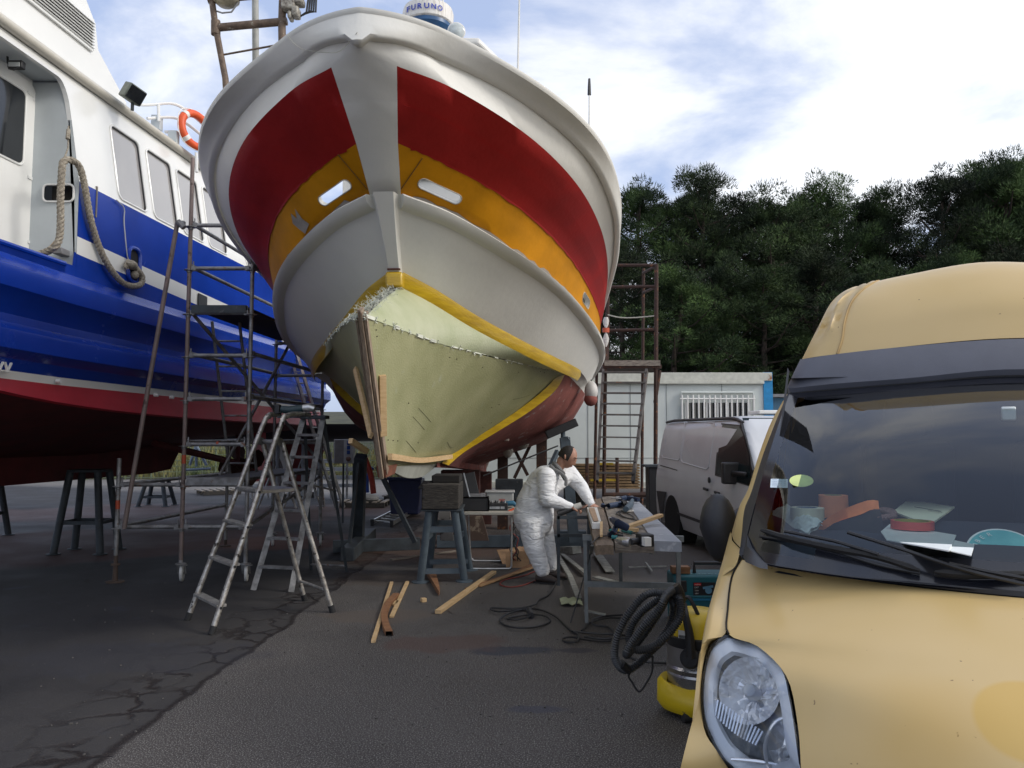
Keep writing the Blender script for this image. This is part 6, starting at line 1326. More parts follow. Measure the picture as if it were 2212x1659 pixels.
def s3(t):
    b = MB(); b.tube([WG(1352, 1100, .05), WG(1362, 1090, .06), WG(1366, 1080, .05)], [.03, .035, .02], 10); b.build('motor_body', mat('tool_slate', (.06, .09, .12), .5), t); b = MB(); b.box(WG(1355, 1103, .02), (.12, .07, .02), Matrix.Rotation(.5, 3, 'Z')); b.build('base_plate', ALU, t)
    b = MB(); b.tube(crom([WG(1346, 1100, .03), WG(1338, 1108, .01), WG(1352, 1118, .01), WG(1370, 1120, .01), WG(1362, 1112, .01), WG(1340, 1104, .01), WG(1335, 1112, .01), WG(1385, 1127, .01)], 5), .006, 6); b.build('cable', BLK, t)
tool('jigsaw', 'grey blue jigsaw with coiled cable on the metal sheet', 'power tool', s3)
for (a, c, lab) in (((1318, 1146), (1345, 1152), 'teal handled screwdriver nearest the glue gun'), ((1345, 1146), (1392, 1158), 'long teal handled chisel pointing towards the battery'), ((1322, 1160), (1350, 1162), 'teal handled screwdriver in front of the red pliers')):
    p, q = WG(*a, .02), WG(*c, .02); t = thing('screwdriver', p, lab, 'screwdriver', 'hand tools on the bench'); part_tube(t, 'handle', [p, lerp(p, q, .42)], .016, TEAL, 8); part_tube(t, 'blade', [lerp(p, q, .42), q], .006, STEELD, 6)
t = thing('pliers', WG(1320, 1154), 'small red handled pliers among the screwdrivers', 'pliers'); part_tube(t, 'handle', [WG(1315, 1153, .02), WG(1323, 1150, .025), WG(1332, 1155, .02)], .012, mat('tool_red', (.45, .02, .02), .4), 6); part_tube(t, 'jaw', [WG(1332, 1155, .02), WG(1345, 1157, .02)], .009, STEELD, 6)
# ---------------- ground clutter ----------------
def GS(px, py, z=.012): return G(px, py, z)
stick('wood_strip', 'longest thin pine strip at the left of the fan of strips on the asphalt', [GS(846, 1258), GS(806, 1386)], .035, .02, WOODP, grp=SG)
stick('wood_strip', 'pine strip to the right of the curved red piece on the asphalt', [GS(880, 1257), GS(846, 1332)], .04, .02, WOODP, grp=SG)
stick('wood_strip', 'tiny pine chip strip touching the curved red piece', [GS(858, 1299), GS(852, 1306)], .04, .02, WOODP, grp=SG)
cp_ = crom([GS(856, 1285, .02), GS(838, 1305, .02), GS(830, 1328, .02), GS(833, 1350, .02), GS(841, 1369, .02)], 5)
b = MB(); b.grid([[p+V((0, 0, h))+V((w_, 0, 0)) for p in cp_] for w_, h in ((-.03, -.02), (-.03, .02), (.03, .02), (.03, -.02), (-.03, -.02))]); b.f.append([0, len(cp_), 2*len(cp_), 3*len(cp_)]); b.m.append(0); o = b.build('curved_rib', WOODB, None, smooth=False); tag(o, 'curved red brown wooden rib lying between the pine strips', 'wood piece')
stick('wood_strip', 'thick pine batten lying diagonally in the middle of the yard', [GS(946, 1322, .02), GS(1067, 1236, .02)], .06, .035, WOODP, grp=SG)
stick('wood_strip', 'long thin strip leading from the batten to the cardboard heap', [GS(1008, 1272, .015), GS(1110, 1238, .02), GS(1160, 1215, .05)], .05, .015, WOODB, grp=SG)
stick('wood_strip', 'second long strip beside the one that leads to the cardboard heap', [GS(1035, 1266, .015), GS(1160, 1222, .04)], .05, .015, mat('mid_wood', (.45, .27, .13), .7, var=.15), grp=SG)
stick('wood_strip', 'grey brown strip lying behind the steel trestle', [GS(845, 1209), GS(985, 1190)], .05, .02, GREYW, grp=SG)
b = MB(); b.prism([GS(922, 1243, .0), GS(941, 1243, .0), GS(950, 1280, .0), GS(948, 1288, .0)], (0, 0, .05)); o = b.build('wood_wedge', WOODB, None, smooth=False); tag(o, 'red brown pointed wedge lying between the trestle legs', 'wedge')
b = MB(); b.box(GS(915, 1296, .02), (.05, .05, .04), Matrix.Rotation(.5, 3, 'Z')); o = b.build('wood_cube', WOODP, None, smooth=False, bevel=.004); tag(o, 'small pale wood cube alone on the asphalt', 'wood block')
for i, (x, y, a, w_, h_, c_) in enumerate(((1100, 1205, .3, .25, .2, 'flat brown cardboard piece nearest the table leg'), (1122, 1195, 1.0, .3, .12, 'upright tan cardboard flap in the heap behind the man'), (1138, 1198, .7, .34, .14, 'tilted cardboard flap leaning towards the man'), (1118, 1215, .1, .3, .16, 'cardboard sheet at the front of the heap'), (1148, 1190, 1.2, .3, .15, 'tall cardboard flap closest to the man\'s leg'))):
    p = GS(x, y, .06); M_ = Matrix.Rotation(a, 3, 'Z') @ Matrix.Rotation(.5+.2*i, 3, 'X'); b = MB(); b.box(p, (w_, h_*1.8, .008), M_); o = b.build('cardboard', mat('cardboard', (.36, .22, .12), .85, var=.15), None, smooth=False); tag(o, c_, 'cardboard', 'cardboard scraps')
# scraps around the bench
SCR = mat('pale_scrap', (.36, .37, .34), .8, col2=(.18, .18, .17), vs_=9, bump=.5, bs=30)
rn = random.Random(11)
for i, (pts, w_, lab) in enumerate((([(1205, 1200), (1232, 1245), (1250, 1290)], .06, 'long grey strip running down beside the bench leg'), ([(1215, 1197), (1268, 1240)], .06, 'grey strip crossing behind the bench leg'), ([(1290, 1195), (1318, 1235)], .11, 'broad pale offcut under the bench planks'), ([(1286, 1246), (1332, 1258)], .09, 'angled pale offcut lying right of the bench leg'), ([(1262, 1318), (1308, 1328)], .05, 'thin white offcut near the foot of the bench'), ([(1358, 1225), (1440, 1223)], .02, 'thin white stick lying farther right under the bench'), ([(1395, 1215), (1408, 1233)], .02, 'short white stick crossing the thin one'), ([(1215, 1188), (1246, 1188)], .16, 'rolled pale mesh lying behind the bench leg'), ([(1278, 1175), (1276, 1200)], .03, 'ragged strip hanging below the plank'))):
    b = MB(); q = [GS(x, y, .02+rn.uniform(0, .04)) for x, y in pts]; 
    if i == 8: q = [G(1280, 1178, .75), G(1276, 1196, .60)]
    for a, c in zip(q, q[1:]): b.beam(a, c, w_, .012 if i != 7 else .1)
    o = b.build('offcut', SCR, None, smooth=False); tag(o, lab, 'offcut', 'offcuts under the bench')
b = MB(); p = GS(1233, 1302, .01); b.grid([[p+V((x*.035, y*.05, .03*abs(sin(x*2+y)))) for x in range(-3, 4)] for y in range(-3, 4)]); o = b.build('green_cloth_scrap', mat('green_glass_cloth', (.42, .46, .30), .7, var=.15), None); tag(o, 'pale green scrap of glass cloth lying left of the bench leg', 'scrap')
# cables on the ground
cb = thing('extension_cable', GS(1130, 1320), 'black cable in loose loops on the asphalt in front of the man', 'cable')
p1_ = [(1180, 1240), (1198, 1252), (1200, 1262), (1186, 1284), (1164, 1296), (1155, 1306), (1120, 1314), (1062, 1313), (1075, 1321), (1130, 1318), (1152, 1328), (1120, 1338), (1096, 1336), (1140, 1328), (1175, 1330), (1188, 1342), (1160, 1354), (1120, 1356), (1090, 1350), (1080, 1338), (1100, 1325), (1140, 1315), (1170, 1318), (1200, 1332), (1222, 1352), (1236, 1364)]
part_tube(cb, 'cable', crom([GS(x, y, .012+.01*(i % 3)) for i, (x, y) in enumerate(p1_)], 5), .009, BLK, 6); b = MB(); b.tube([GS(1143, 1318, .03), GS(1147, 1330, .03)], .03, 10); b.build('plug', BLK, cb)
cb = thing('extension_cable', GS(1300, 1360), 'tangle of black cables between the bench leg and the vacuum cleaner', 'cable')
for pp in ([(1236, 1364), (1250, 1372), (1245, 1386), (1222, 1386), (1216, 1380), (1232, 1376), (1260, 1380), (1310, 1385), (1350, 1378)], [(1236, 1364), (1280, 1368), (1320, 1370), (1350, 1372)], [(1256, 1362), (1275, 1345), (1310, 1335), (1350, 1335)], [(1262, 1375), (1300, 1380), (1330, 1375), (1315, 1355), (1285, 1350), (1278, 1340), (1300, 1332), (1345, 1328)], [(1350, 1395), (1362, 1420), (1400, 1430), (1440, 1432)]):
    part_tube(cb, 'cable', crom([GS(x, y, .012+.008*(i % 3)) for i, (x, y) in enumerate(pp)], 5), .009, BLK, 6)
cb = thing('red_cable', GS(1130, 1265), 'thin red cable curving on the asphalt behind the man\'s shoe', 'cable'); part_tube(cb, 'cable', crom([GS(x, y) for x, y in ((1162, 1252), (1130, 1264), (1100, 1268), (1080, 1262), (1092, 1252), (1130, 1244), (1160, 1232))], 5), .007, mat('red_cable', (.25, .04, .03), .6), 6)
# pebbles and grit chips as scatter
b = MB(); rn = random.Random(21)
for k in range(260):
    x, y = rn.uniform(60, 1500), rn.uniform(1180, 1650); p = GS(x, y, .004); s_ = rn.uniform(.004, .014); b.box(p, (s_, s_*.7, s_*.5), Matrix.Rotation(rn.uniform(0, 3), 3, 'Z'))
o = b.build('grit', mat('pale_grit', (.15, .14, .13), .9, var=.3, vs_=3), None, smooth=False); o['kind'] = 'stuff'
# ---------------- vacuum cleaner ----------------
VY = 4.72; vc = P(1508, 1480, VY); vx, vy = vc.x, VY
vcm = thing('vacuum_cleaner', (vx, vy, 0), 'yellow and steel wet vacuum cleaner standing beside the orange van', 'vacuum cleaner')
YV = mat('vacuum_yellow', (.66, .46, .01), .4, var=.06); CHS = mat('brushed_steel_drum', (.42, .41, .40), .28, metal=.9, var=.12, vs_=5)
rz = lambda py: P(1508, py, VY-.15).z
zA, zB, zC, zD = rz(1512), rz(1400), rz(1382), rz(1340)
b = MB(); b.lathe((vx, vy, 0), (0, 0, 1), [(.165, rz(1525)), (.175, zA), (.178, zA+.07), (.183, rz(1467)), (.178, rz(1462)), (.186, rz(1452)), (.178, rz(1446)), (.180, zB)], 40); b.build('drum', CHS, vcm, ang=20)
b = MB(); pr_ = []
for i in range(5):
    z = (rz(1545), rz(1530), rz(1500), rz(1488), rz(1488))[i]; rw = []
    for k in range(32):
        a = 2*pi*k/32; r = (.20, .225, .222, .20, .17)[i]*(1+.10*(abs(cos(2*a))**3)); rw.append(V((vx+cos(a)*r, vy+sin(a)*r, z+(.03*(cos(2*a+.5)) if i in (2, 3) else 0))))
    pr_.append(rw)
b.grid(pr_, closed=True); b.build('base', YV, vcm, ang=40)
for k in range(4):
    a = radians(45+90*k+10); c = V((vx+cos(a)*.19, vy+sin(a)*.19, .035)); b = MB(); b.lathe(c-V((.02, 0, 0)), (1, .2, 0), [(.01, 0), (.033, 0), (.036, .02), (.033, .045), (.01, .045)], 16); b.lathe(c+V((0, 0, .03)), (0, 0, 1), [(.03, 0), (.02, .05)], 10); b.build('castor', BLK, vcm)
b = MB(); b.lathe((vx, vy, 0), (0, 0, 1), [(.182, zB-.01), (.188, zB+.01), (.188, zC), (.16, zC+.01)], 40); b.build('rim', BLK, vcm, ang=30)
b = MB(); b.lathe((vx, vy, 0), (0, 0, 1), [(.175, zC), (.17, zC+.07), (.15, zD-.0), (.10, zD+.03), (0, zD+.035)], 40); b.build('motor_head', YV, vcm, ang=40)
b = MB(); b.lathe((vx+.09, vy-.06, zD-.03), (.1, -.3, 1), [(.06, -.05), (.065, .02), (.05, .055), (0, .06)], 20); b.build('top_cover', GREY, vcm, ang=40)
hd = [P(1478, 1300, VY-.05), P(1487, 1294, VY-.1), P(1497, 1312, VY-.19), P(1496, 1350, VY-.21), P(1492, 1420, VY-.215)]
b = MB(); hcr = crom([P(1480, 1312, VY), P(1475, 1300, VY-.05), P(1487, 1290, VY-.08), P(1502, 1315, VY-.1), P(1515, 1345, VY-.1)], 4); b.tube(hcr, .012, 8)
hc_ = crom([P(1478, 1305, VY-.08), P(1482, 1335, VY-.2), P(1490, 1375, VY-.22), P(1492, 1420, VY-.215)], 4); b.tube(hc_, [.016+.014*i/12 for i in range(len(hc_))], 8); b.build('handle', BLK, vcm)
b = MB(); c = P(1491, 1422, VY-.19); b.lathe(c, (c-V((vx, vy, c.z))).normalized(), [(.058, -.01), (.058, .012), (.045, .02), (.045, .024), (0, .026)], 24); b.build('handle_pivot', BLK, vcm)
q = P(1470, 1375, VY-.17); dd = (q-V((vx, vy, q.z))).normalized(); tx = V((-dd.y, dd.x, 0)); tx = tx if tx.x > 0 else -tx; q = V((vx, vy, q.z))+dd*.178
b = MB(); b.add([q+tx*a+V((0, 0, e)) for a, e in ((-.035, -.025), (.035, -.025), (.035, .025), (-.035, .025))], [(0, 1, 2, 3)]); b.build('rating_label', WHITE, vcm, smooth=False)
for k in range(8): b = MB() if k == 0 else b; b.box(q+tx*(-.025+.007*k)+dd*.003+V((0, 0, -.01)), (.003, .003, .016))
b.build('barcode', mat('ink_black', (.02, .02, .02), .6), vcm, smooth=False)
text('rating 230', q+tx*-.03+V((0, 0, .008))+dd*.003, tx, V((0, 0, 1)), .012, MATS['ink_black'], vcm, 'lettering', width=.05) if 0 else None
ho_ = thing('vacuum_hose', P(1400, 1380, VY-.1), 'grey black ribbed hose coiled in big loops hanging on the vacuum cleaner', 'hose')
HOSE = mat('hose_plastic', (.045, .047, .05), .45, var=.15, vs_=20)
def HP(x, y, d=0): return P(1289.2+.281*x, 1124.6+.281*y, VY-.25+d)
hp_ = [HP(610, 520, 0), HP(560, 555, -.02), HP(400, 560, -.06), HP(270, 680, -.08), HP(170, 850, -.08), HP(135, 1010, -.06), HP(165, 1110, -.03), HP(235, 1150, 0), HP(330, 1090, .0), HP(460, 960, -.03), HP(580, 840, -.06), HP(640, 700, -.05), HP(620, 580, -.02), HP(560, 545, .04), HP(480, 600, .05), HP(330, 720, .06), HP(255, 850, .05), HP(260, 960, .0), HP(330, 995, -.05), HP(450, 960, -.1), HP(560, 860, -.12), HP(640, 740, -.1), HP(645, 620, -.05), HP(600, 535, .0), HP(530, 580, -.13), HP(480, 680, -.14), HP(350, 830, -.14), HP(250, 970, -.12), HP(230, 1030, -.1), HP(290, 960, -.02), HP(380, 850, .03), HP(480, 700, .03), HP(540, 590, .0), HP(590, 640, .06), HP(560, 800, .08), HP(470, 940, .08)]
path = fine(hp_, .0065); rr = [.0210+.0034*(1 if i % 2 else -1) for i in range(len(path))]
b = MB(); b.tube(path, rr, 10); b.build('hose', HOSE, ho_, ang=80)
b = MB(); b.tube([HP(600, 500, -.02), HP(620, 530, -.02), HP(640, 570, 0), HP(650, 620, .02)], [.03, .032, .028, .026], 12); b.build('hose_cuff', BLK, ho_); b = MB(); b.tube([HP(185, 1100, -.03), HP(235, 1145, -.0)], .027, 12); b.tube([HP(500, 590, -.03), HP(530, 548, -.03), HP(600, 550, -.03), HP(690, 600, -.03)], .005, 6) if 0 else None; b.build('hose_cuff', BLK, ho_)
part_tube(ho_, 'cable', crom([HP(430, 1040), HP(425, 1160), HP(380, 1250), HP(325, 1315), HP(270, 1240), HP(245, 1190), HP(290, 1130)], 4), .006, BLK, 6)
# teal case
TY = 6.9; zt_ = P(1505, 1243, TY).z; x0_, xw = P(1456, 1270, TY).x, .62
tc_ = thing('tool_case', (x0_+xw/2, TY+.15, 0), 'dark teal plastic tool case with black handle standing behind the vacuum cleaner', 'case')
TLC = mat('case_teal', (.012, .115, .14), .5, var=.06)
b = MB(); b.box((x0_+xw/2, TY+.16, zt_/2), (xw, .32, zt_)); b.build('case_body', TLC, tc_, bevel=.02)
b = MB(); b.box((x0_+xw/2, TY-.008, zt_*.57), (xw-.2, .03, .02)); b.box((x0_+xw/2, TY-.008, .06), (xw*.9, .03, .03)); b.box((x0_+.0, TY+.03, zt_*.72), (.05, .05, .1)); b.build('case_rib', TLC, tc_, bevel=.004)
b = MB(); b.box((x0_+.075, TY-.004, zt_*.78), (.07, .02, .10)); b.build('latch', BLK, tc_, bevel=.006)
hx = x0_+.34; b = MB(); b.tube([(hx-.13, TY+.12, zt_), (hx-.13, TY+.12, zt_+.09), (hx+.13, TY+.12, zt_+.09), (hx+.13, TY+.12, zt_)], .018, 8); b.build('handle', BLK, tc_, ang=20)
lx0, lx1 = P(1497, 1270, TY).x, P(1544, 1270, TY).x; lz0, lz1 = P(1500, 1287, TY).z, P(1500, 1258, TY).z
b = MB(); b.box(((lx0+lx1)/2, TY-.004, (lz0+lz1)/2), (lx1-lx0, .006, lz1-lz0)); b.build('label', mat('label_black', (.015, .015, .018), .5), tc_)
b = MB(); b.box((lerp(lx0, lx1, .2), TY-.009, lz1-.015), ((lx1-lx0)*.32, .003, .022)); b.build('red_logo_panel', mat('logo_red', (.55, .01, .02), .5), tc_)
text('makita', (lerp(lx0, lx1, .06), TY-.012, lz1-.021), (1, 0, 0), (0, 0, 1), .018, WHITE, tc_, width=(lx1-lx0)*.27)
for k, s_ in enumerate(('LXT', '3.0Ah', '18V')): text(s_, (lerp(lx0, lx1, .06), TY-.010, lz1-.048-.026*k), (1, 0, 0), (0, 0, 1), .018, WHITE, tc_, width=.035)
b = MB(); c = V((lerp(lx0, lx1, .70), TY-.010, lerp(lz0, lz1, .42))); b.lathe(c, (0, -1, 0), [(.012, 0), (.03, 0), (.03, .002), (.012, .002)], 16); b.beam(c+V((-.05, -.002, .02)), c+V((.04, -.002, .035)), .002, .02); b.build('tool_picture', mat('picture_blue', (.12, .28, .4), .5), tc_)
b = MB(); b.box(((lx0+lx1)/2, TY-.006, lz0-.03), (lx1-lx0+.02, .006, .02)); b.build('blue_stripe', mat('stripe_cyan', (.03, .25, .42), .5), tc_)
text('makita', (lx0-.02, TY+.04, zt_+.002), (1, 0, 0), (0, 1, 0), .07, mat('emboss_teal', (.10, .30, .33), .4), tc_, width=.34, shear=.3)
b = MB(); b.box((P(1469, 1217, TY+.1).x, TY+.1, zt_+.035), (.16, .1, .06)); o = b.build('wood_block', WOODB, None, smooth=False, bevel=.003); tag(o, 'red brown wood block lying on the left end of the teal case', 'wood block')
# ---------------- man in white coveralls ----------------
def skinmesh(chains, name, m, parent, vox=.016, blobs=(), sm=6):
    """one continuous surface: tapered limbs laid over each other, fused by a voxel remesh and smoothed"""
    b = MB()
    for ch in chains:
        pts = [V(p) for p, r in ch]; rd = [r for p, r in ch]
        for (p, r) in ch: b.sphere(p, r, 14)
        for k in range(len(pts)-1):
            if (pts[k]-pts[k+1]).length > 1e-4: b.tube([pts[k], pts[k+1]], [rd[k], rd[k+1]], 14)
    for p, r, sc3 in blobs: b.sphere(p, r, 16, sc3)
    off = V(parent['_o']); me = bpy.data.meshes.new(name); me.from_pydata([v-off for v in b.v], [], b.f); o = bpy.data.objects.new(name, me); S.collection.objects.link(o)
    md = o.modifiers.new('remesh', 'REMESH'); md.mode = 'VOXEL'; md.voxel_size = vox; md.use_smooth_shade = True
    q = o.modifiers.new('smooth', 'SMOOTH'); q.factor = .5; q.iterations = sm
    bpy.context.view_layer.update()
    m2 = bpy.data.meshes.new_from_object(o.evaluated_get(bpy.context.evaluated_depsgraph_get())); o.modifiers.clear(); o.data = m2; m2.name = name; bpy.data.meshes.remove(me)
    m2.materials.clear(); m2.materials.append(m); m2.polygons.foreach_set('use_smooth', [True]*len(m2.polygons)); o.parent = parent; o['_o'] = off; return o
SKIN = mat('skin', (.42, .22, .15), .55, var=.08, vs_=30); COV = mat('white_coverall', (.78, .79, .80), .65, var=.05, vs_=10)
# creases in the coverall fabric
def _creases():
    t = COV.node_tree; n = t.nodes; l = t.links; b = n['Principled BSDF']; tcn = n.new('ShaderNodeTexCoord'); mp = n.new('ShaderNodeMapping'); l.new(tcn.outputs['Object'], mp.inputs[0]); mp.inputs['Scale'].default_value = (2.2, 2.2, 5.5); mp.inputs['Rotation'].default_value = (0, .5, 0)
    w = n.new('ShaderNodeTexNoise'); w.inputs['Scale'].default_value = 2.2; w.inputs['Detail'].default_value = 2; w.inputs['Distortion'].default_value = 1.2; l.new(mp.outputs[0], w.inputs[0])
    bp = n.new('ShaderNodeBump'); bp.inputs['Strength'].default_value = 1; bp.inputs['Distance'].default_value = .032; l.new(w.outputs[0], bp.inputs['Height']); l.new(bp.outputs[0], b.inputs['Normal'])
_creases()
MY = 8.95
def M(px, py, dy=0): return P(px, py, MY+dy)
man = thing('person', V((M(1165, 1200).x, MY, 0)), 'man in white coveralls with a grey hood bending over the bench with a sander', 'person')
pelvis = M(1157, 1122, .0); waist = M(1155, 1090, .02); chest = M(1174, 1046, .02); neckb = M(1203, 1016, .0); neck = M(1212, 1003, .0)
headc = M(1226, 987, -.01)
rs, re_, rw = M(1180, 1030, -.17), M(1180, 1078, -.24), M(1226, 1093, -.18)
ls, le, lw = M(1228, 1022, .20), M(1256, 1052, .16), M(1276, 1088, .02)
rh, rk, ra = M(1147, 1128, -.09), M(1153, 1180, -.12), M(1172, 1238, -.12)
lh, lk, la_ = M(1165, 1128, .11), M(1180, 1178, .12), M(1190, 1228, .12)
ra.z = max(ra.z, .15); la_.z = max(la_.z, .16)
cov = skinmesh([[(pelvis, .215), (waist, .225), (lerp(waist, chest, .5), .215), (chest, .195), (lerp(chest, neckb, .6), .135), (neckb, .075)],
  [(chest, .195), (rs, .115), (lerp(rs, re_, .5), .10), (re_, .088), (lerp(re_, rw, .6), .072), (rw, .052)],
  [(chest, .195), (ls, .11), (lerp(ls, le, .5), .095), (le, .082), (lerp(le, lw, .6), .068), (lw, .05)],
  [(pelvis, .215), (rh, .15), (lerp(rh, rk, .5), .14), (rk, .118), (lerp(rk, ra, .6), .10), (ra, .088)],
  [(pelvis, .215), (lh, .15), (lerp(lh, lk, .5), .135), (lk, .112), (lerp(lk, la_, .6), .095), (la_, .082)]], 'coverall', COV, man, blobs=[(M(1178, 1030, .03), .15, (1, 1.2, .9)), (M(1196, 1022, .04), .10, (1, 1.3, .9)), (M(1140, 1115, .0), .17, (1, 1.1, 1.3)), (M(1232, 1094, -.18), .05, (1, 1, 1)), (M(1170, 1060, -.02), .19, (1, 1.1, 1.1))])
hd_ = (M(1238, 992, -.02)-M(1224, 985, -.01)).normalized()
rhand, lhand = M(1237, 1096, -.17), M(1283, 1094, .0)
def fingers(base, d, side, up):
    ch = []
    d = V(d).normalized(); s_ = V(side).normalized(); u = V(up).normalized()
    for k, (o, ln_) in enumerate(((-.036, .072), (-.012, .082), (.012, .076), (.035, .060))):
        p0 = base+s_*o+d*.04; ch.append([(base, .032), (p0, .0145), (p0+d*ln_*.5+u*-.008, .0125), (p0+d*ln_*.75-u*.03, .0115), (p0+d*ln_*.7-u*.05, .010)])
    t0 = base-s_*.042; ch.append([(base, .032), (t0+d*.0, .016), (t0+d*.035-s_*.018-u*.015, .0135), (t0+d*.06-s_*.012-u*.03, .011)]); return ch
body = skinmesh([[(pelvis, .08), (waist, .08), (chest, .07), (neckb, .055), (neck, .058), (M(1215, 995), .062)],
  [(chest, .07), (rs, .035), (re_, .035), (rw, .032), (rhand, .026)], [(chest, .07), (ls, .035), (le, .035), (lw, .032), (lhand, .026)],
  [(pelvis, .08), (rh, .06), (rk, .055), (ra, .045)], [(pelvis, .08), (lh, .06), (lk, .055), (la_, .045)]]
  + fingers(rhand, (1, .2, -.15), (.2, 1, 0), (0, 0, 1)) + fingers(lhand, (.55, -.6, -.2), (.8, .6, 0), (0, 0, 1)), 'body', SKIN, man, vox=.006, sm=2)
# head: shaped sphere with face, looking down to the right
hf = V((.80, -.30, -.52)).normalized(); hu = V((.50, -.12, .86)); hu = (hu-hf*hu.dot(hf)).normalized(); hr = hf.cross(hu).normalized()
def HP3(f_, u_, r_): return headc+hf*f_+hu*u_+hr*r_
b = MB(); nr, ns = 16, 24; rows3 = []
for i in range(nr+1):
    th_ = pi*i/nr; rw3 = []
    for k in range(ns):
        ph = 2*pi*k/ns; x, y, z = sin(th_)*cos(ph), sin(th_)*sin(ph), cos(th_); f_, r_, u_ = x*.106, y*.083, z*.128
        if z < 0: f_ *= 1-.10*(-z) if x > 0 else 1-.35*(-z); r_ *= 1-.38*(-z); f_ += .022*(-z)
        if x > 0 and abs(y) < .35 and -.30 < z < .12: f_ += .034*(1-abs(y)/.35)*max(0, 1-abs(z+.14)/.2)          # nose
        if x > .4 and .06 < z < .3: f_ += .006
        if x > .4 and abs(abs(y)-.38) < .2 and -.02 < z < .16: f_ -= .008
        if x > .5 and abs(y) < .3 and -.58 < z < -.42: f_ += .006
        rw3.append(HP3(f_, u_, r_))
    rows3.append(rw3)
b.grid(rows3, closed=True); b.build('head', SKIN, man, ang=80)
HAIR = mat('dark_hair', (.018, .013, .010), .7, var=.3, vs_=60, bump=.8, bs=120)
b = MB(); rows4 = []
for i in range(10):
    th_ = pi*.58*i/9+.02; rw4 = []
    for k in range(25):
        ph = radians(62+ (360-124)*k/24); x, y, z = sin(th_)*cos(ph), sin(th_)*sin(ph), cos(th_); rw4.append(HP3(x*.110-.007, z*.132+.001+.003*sin(9*ph+5*th_), y*.088))
    rows4.append(rw4)
b.grid(rows4); b.grid([[p-hf*.0+(headc-p)*.06 for p in r] for r in rows4]); b.build('hair', HAIR, man, ang=80)
for s_ in (-1, 1):
    b = MB(); b.sphere(HP3(-.005, -.005, s_*.086), .022, 10, (.6, .5, 1.3)); b.build('ear', SKIN, man); b = MB(); b.sphere(HP3(.092, .020, s_*.032), .010, 8); b.build('eye', mat('eye_dark', (.05, .03, .02), .3), man); b = MB(); b.tube([HP3(.100, .040, s_*.014), HP3(.098, .044, s_*.032), HP3(.086, .038, s_*.055)], .0045, 6); b.build('eyebrow', HAIR, man)
b = MB(); b.tube([HP3(.094, -.066, -.022), HP3(.103, -.064, 0), HP3(.094, -.066, .022)], .005, 6); b.build('mouth', mat('lip', (.25, .09, .07), .5), man)
HOOD = mat('grey_hoodie', (.20, .20, .20), .9, var=.15, vs_=40)
nk = M(1208, 1008, 0); b = MB(); ax_ = (neck-neckb).normalized(); x_, y_, _ = frame((M(1216, 1000)-M(1196, 1018)).normalized())
b.tube([M(1207, 1012)+x_*cos(2*pi*k/18)*.080+y_*sin(2*pi*k/18)*.080 for k in range(18)], .026, 8, closed=True); b.tube(crom([M(1192, 1004, -.07), M(1190, 1008, -.08), M(1198, 1014, -.12), M(1212, 1022, -.14), M(1222, 1034, -.15), M(1222, 1050, -.16)], 4), [.02]*20+[.014]*1, 8); b.build('hood', HOOD, man)
b = MB(); b.tube([M(1199, 1012, -.05), M(1213, 1022, -.12), M(1222, 1036, -.14)], .025, 8); b.build('shirt', mat('black_shirt', (.015, .015, .016), .9), man)
for w_, h_ in ((rw, rhand), (lw, lhand)): b = MB(); d = (h_-w_).normalized(); b.tube([w_-d*.02, w_+d*.03], .046, 12); b.build('cuff', COV, man)
SHO = mat('dark_shoe', (.03, .02, .017), .6)
for a, tx in ((V((ra.x, ra.y, 0)), V((.9, -.42, 0))), (V((la_.x, la_.y, 0)), V((1, -.1, 0)))):
    tx.normalize(); b = MB(); b.tube([a-tx*.07+V((0, 0, .055)), a+tx*.0+V((0, 0, .06)), a+tx*.09+V((0, 0, .05)), a+tx*.17+V((0, 0, .035))], [.045, .052, .046, .03], 14)
    for i, v in enumerate(b.v): b.v[i] = V((v.x, v.y, max(v.z, .012)))
    sh = b.build('shoe', SHO, man); b = MB(); b.tube([a-tx*.08+V((0, 0, .012)), a+tx*.18+V((0, 0, .012))], .012, 8)
    b2 = MB(); sd_ = V((-tx.y, tx.x, 0)); b2.prism([a-tx*.10-sd_*.035, a+tx*.10-sd_*.045, a+tx*.19-sd_*.02, a+tx*.19+sd_*.02, a+tx*.10+sd_*.045, a-tx*.10+sd_*.035], (0, 0, .018)); b2.build('sole', RUBB, sh, smooth=False)
sg = thing('sander', M(1232, 1100, -.2), 'cordless grinder held in the man\'s right hand against the workpiece', 'power tool', 'power tools')
b = MB(); b.tube([M(1205, 1110, -.22), M(1222, 1104, -.2), M(1240, 1097, -.19)], [.036, .034, .03], 12); b.build('motor_body', BLK, sg); b = MB(); b.tube([M(1240, 1097, -.19), M(1256, 1091, -.19)], [.04, .034], 12); b.build('gear_head', mat('tool_white', (.55, .54, .5), .4), sg); b = MB(); c = M(1260, 1095, -.18); b.lathe(c, V((.5, 0, -.8)).normalized(), [(0, 0), (.055, 0), (.055, .008), (0, .01)], 18); b.build('disc', mat('copper_disc', (.25, .12, .08), .6), sg)
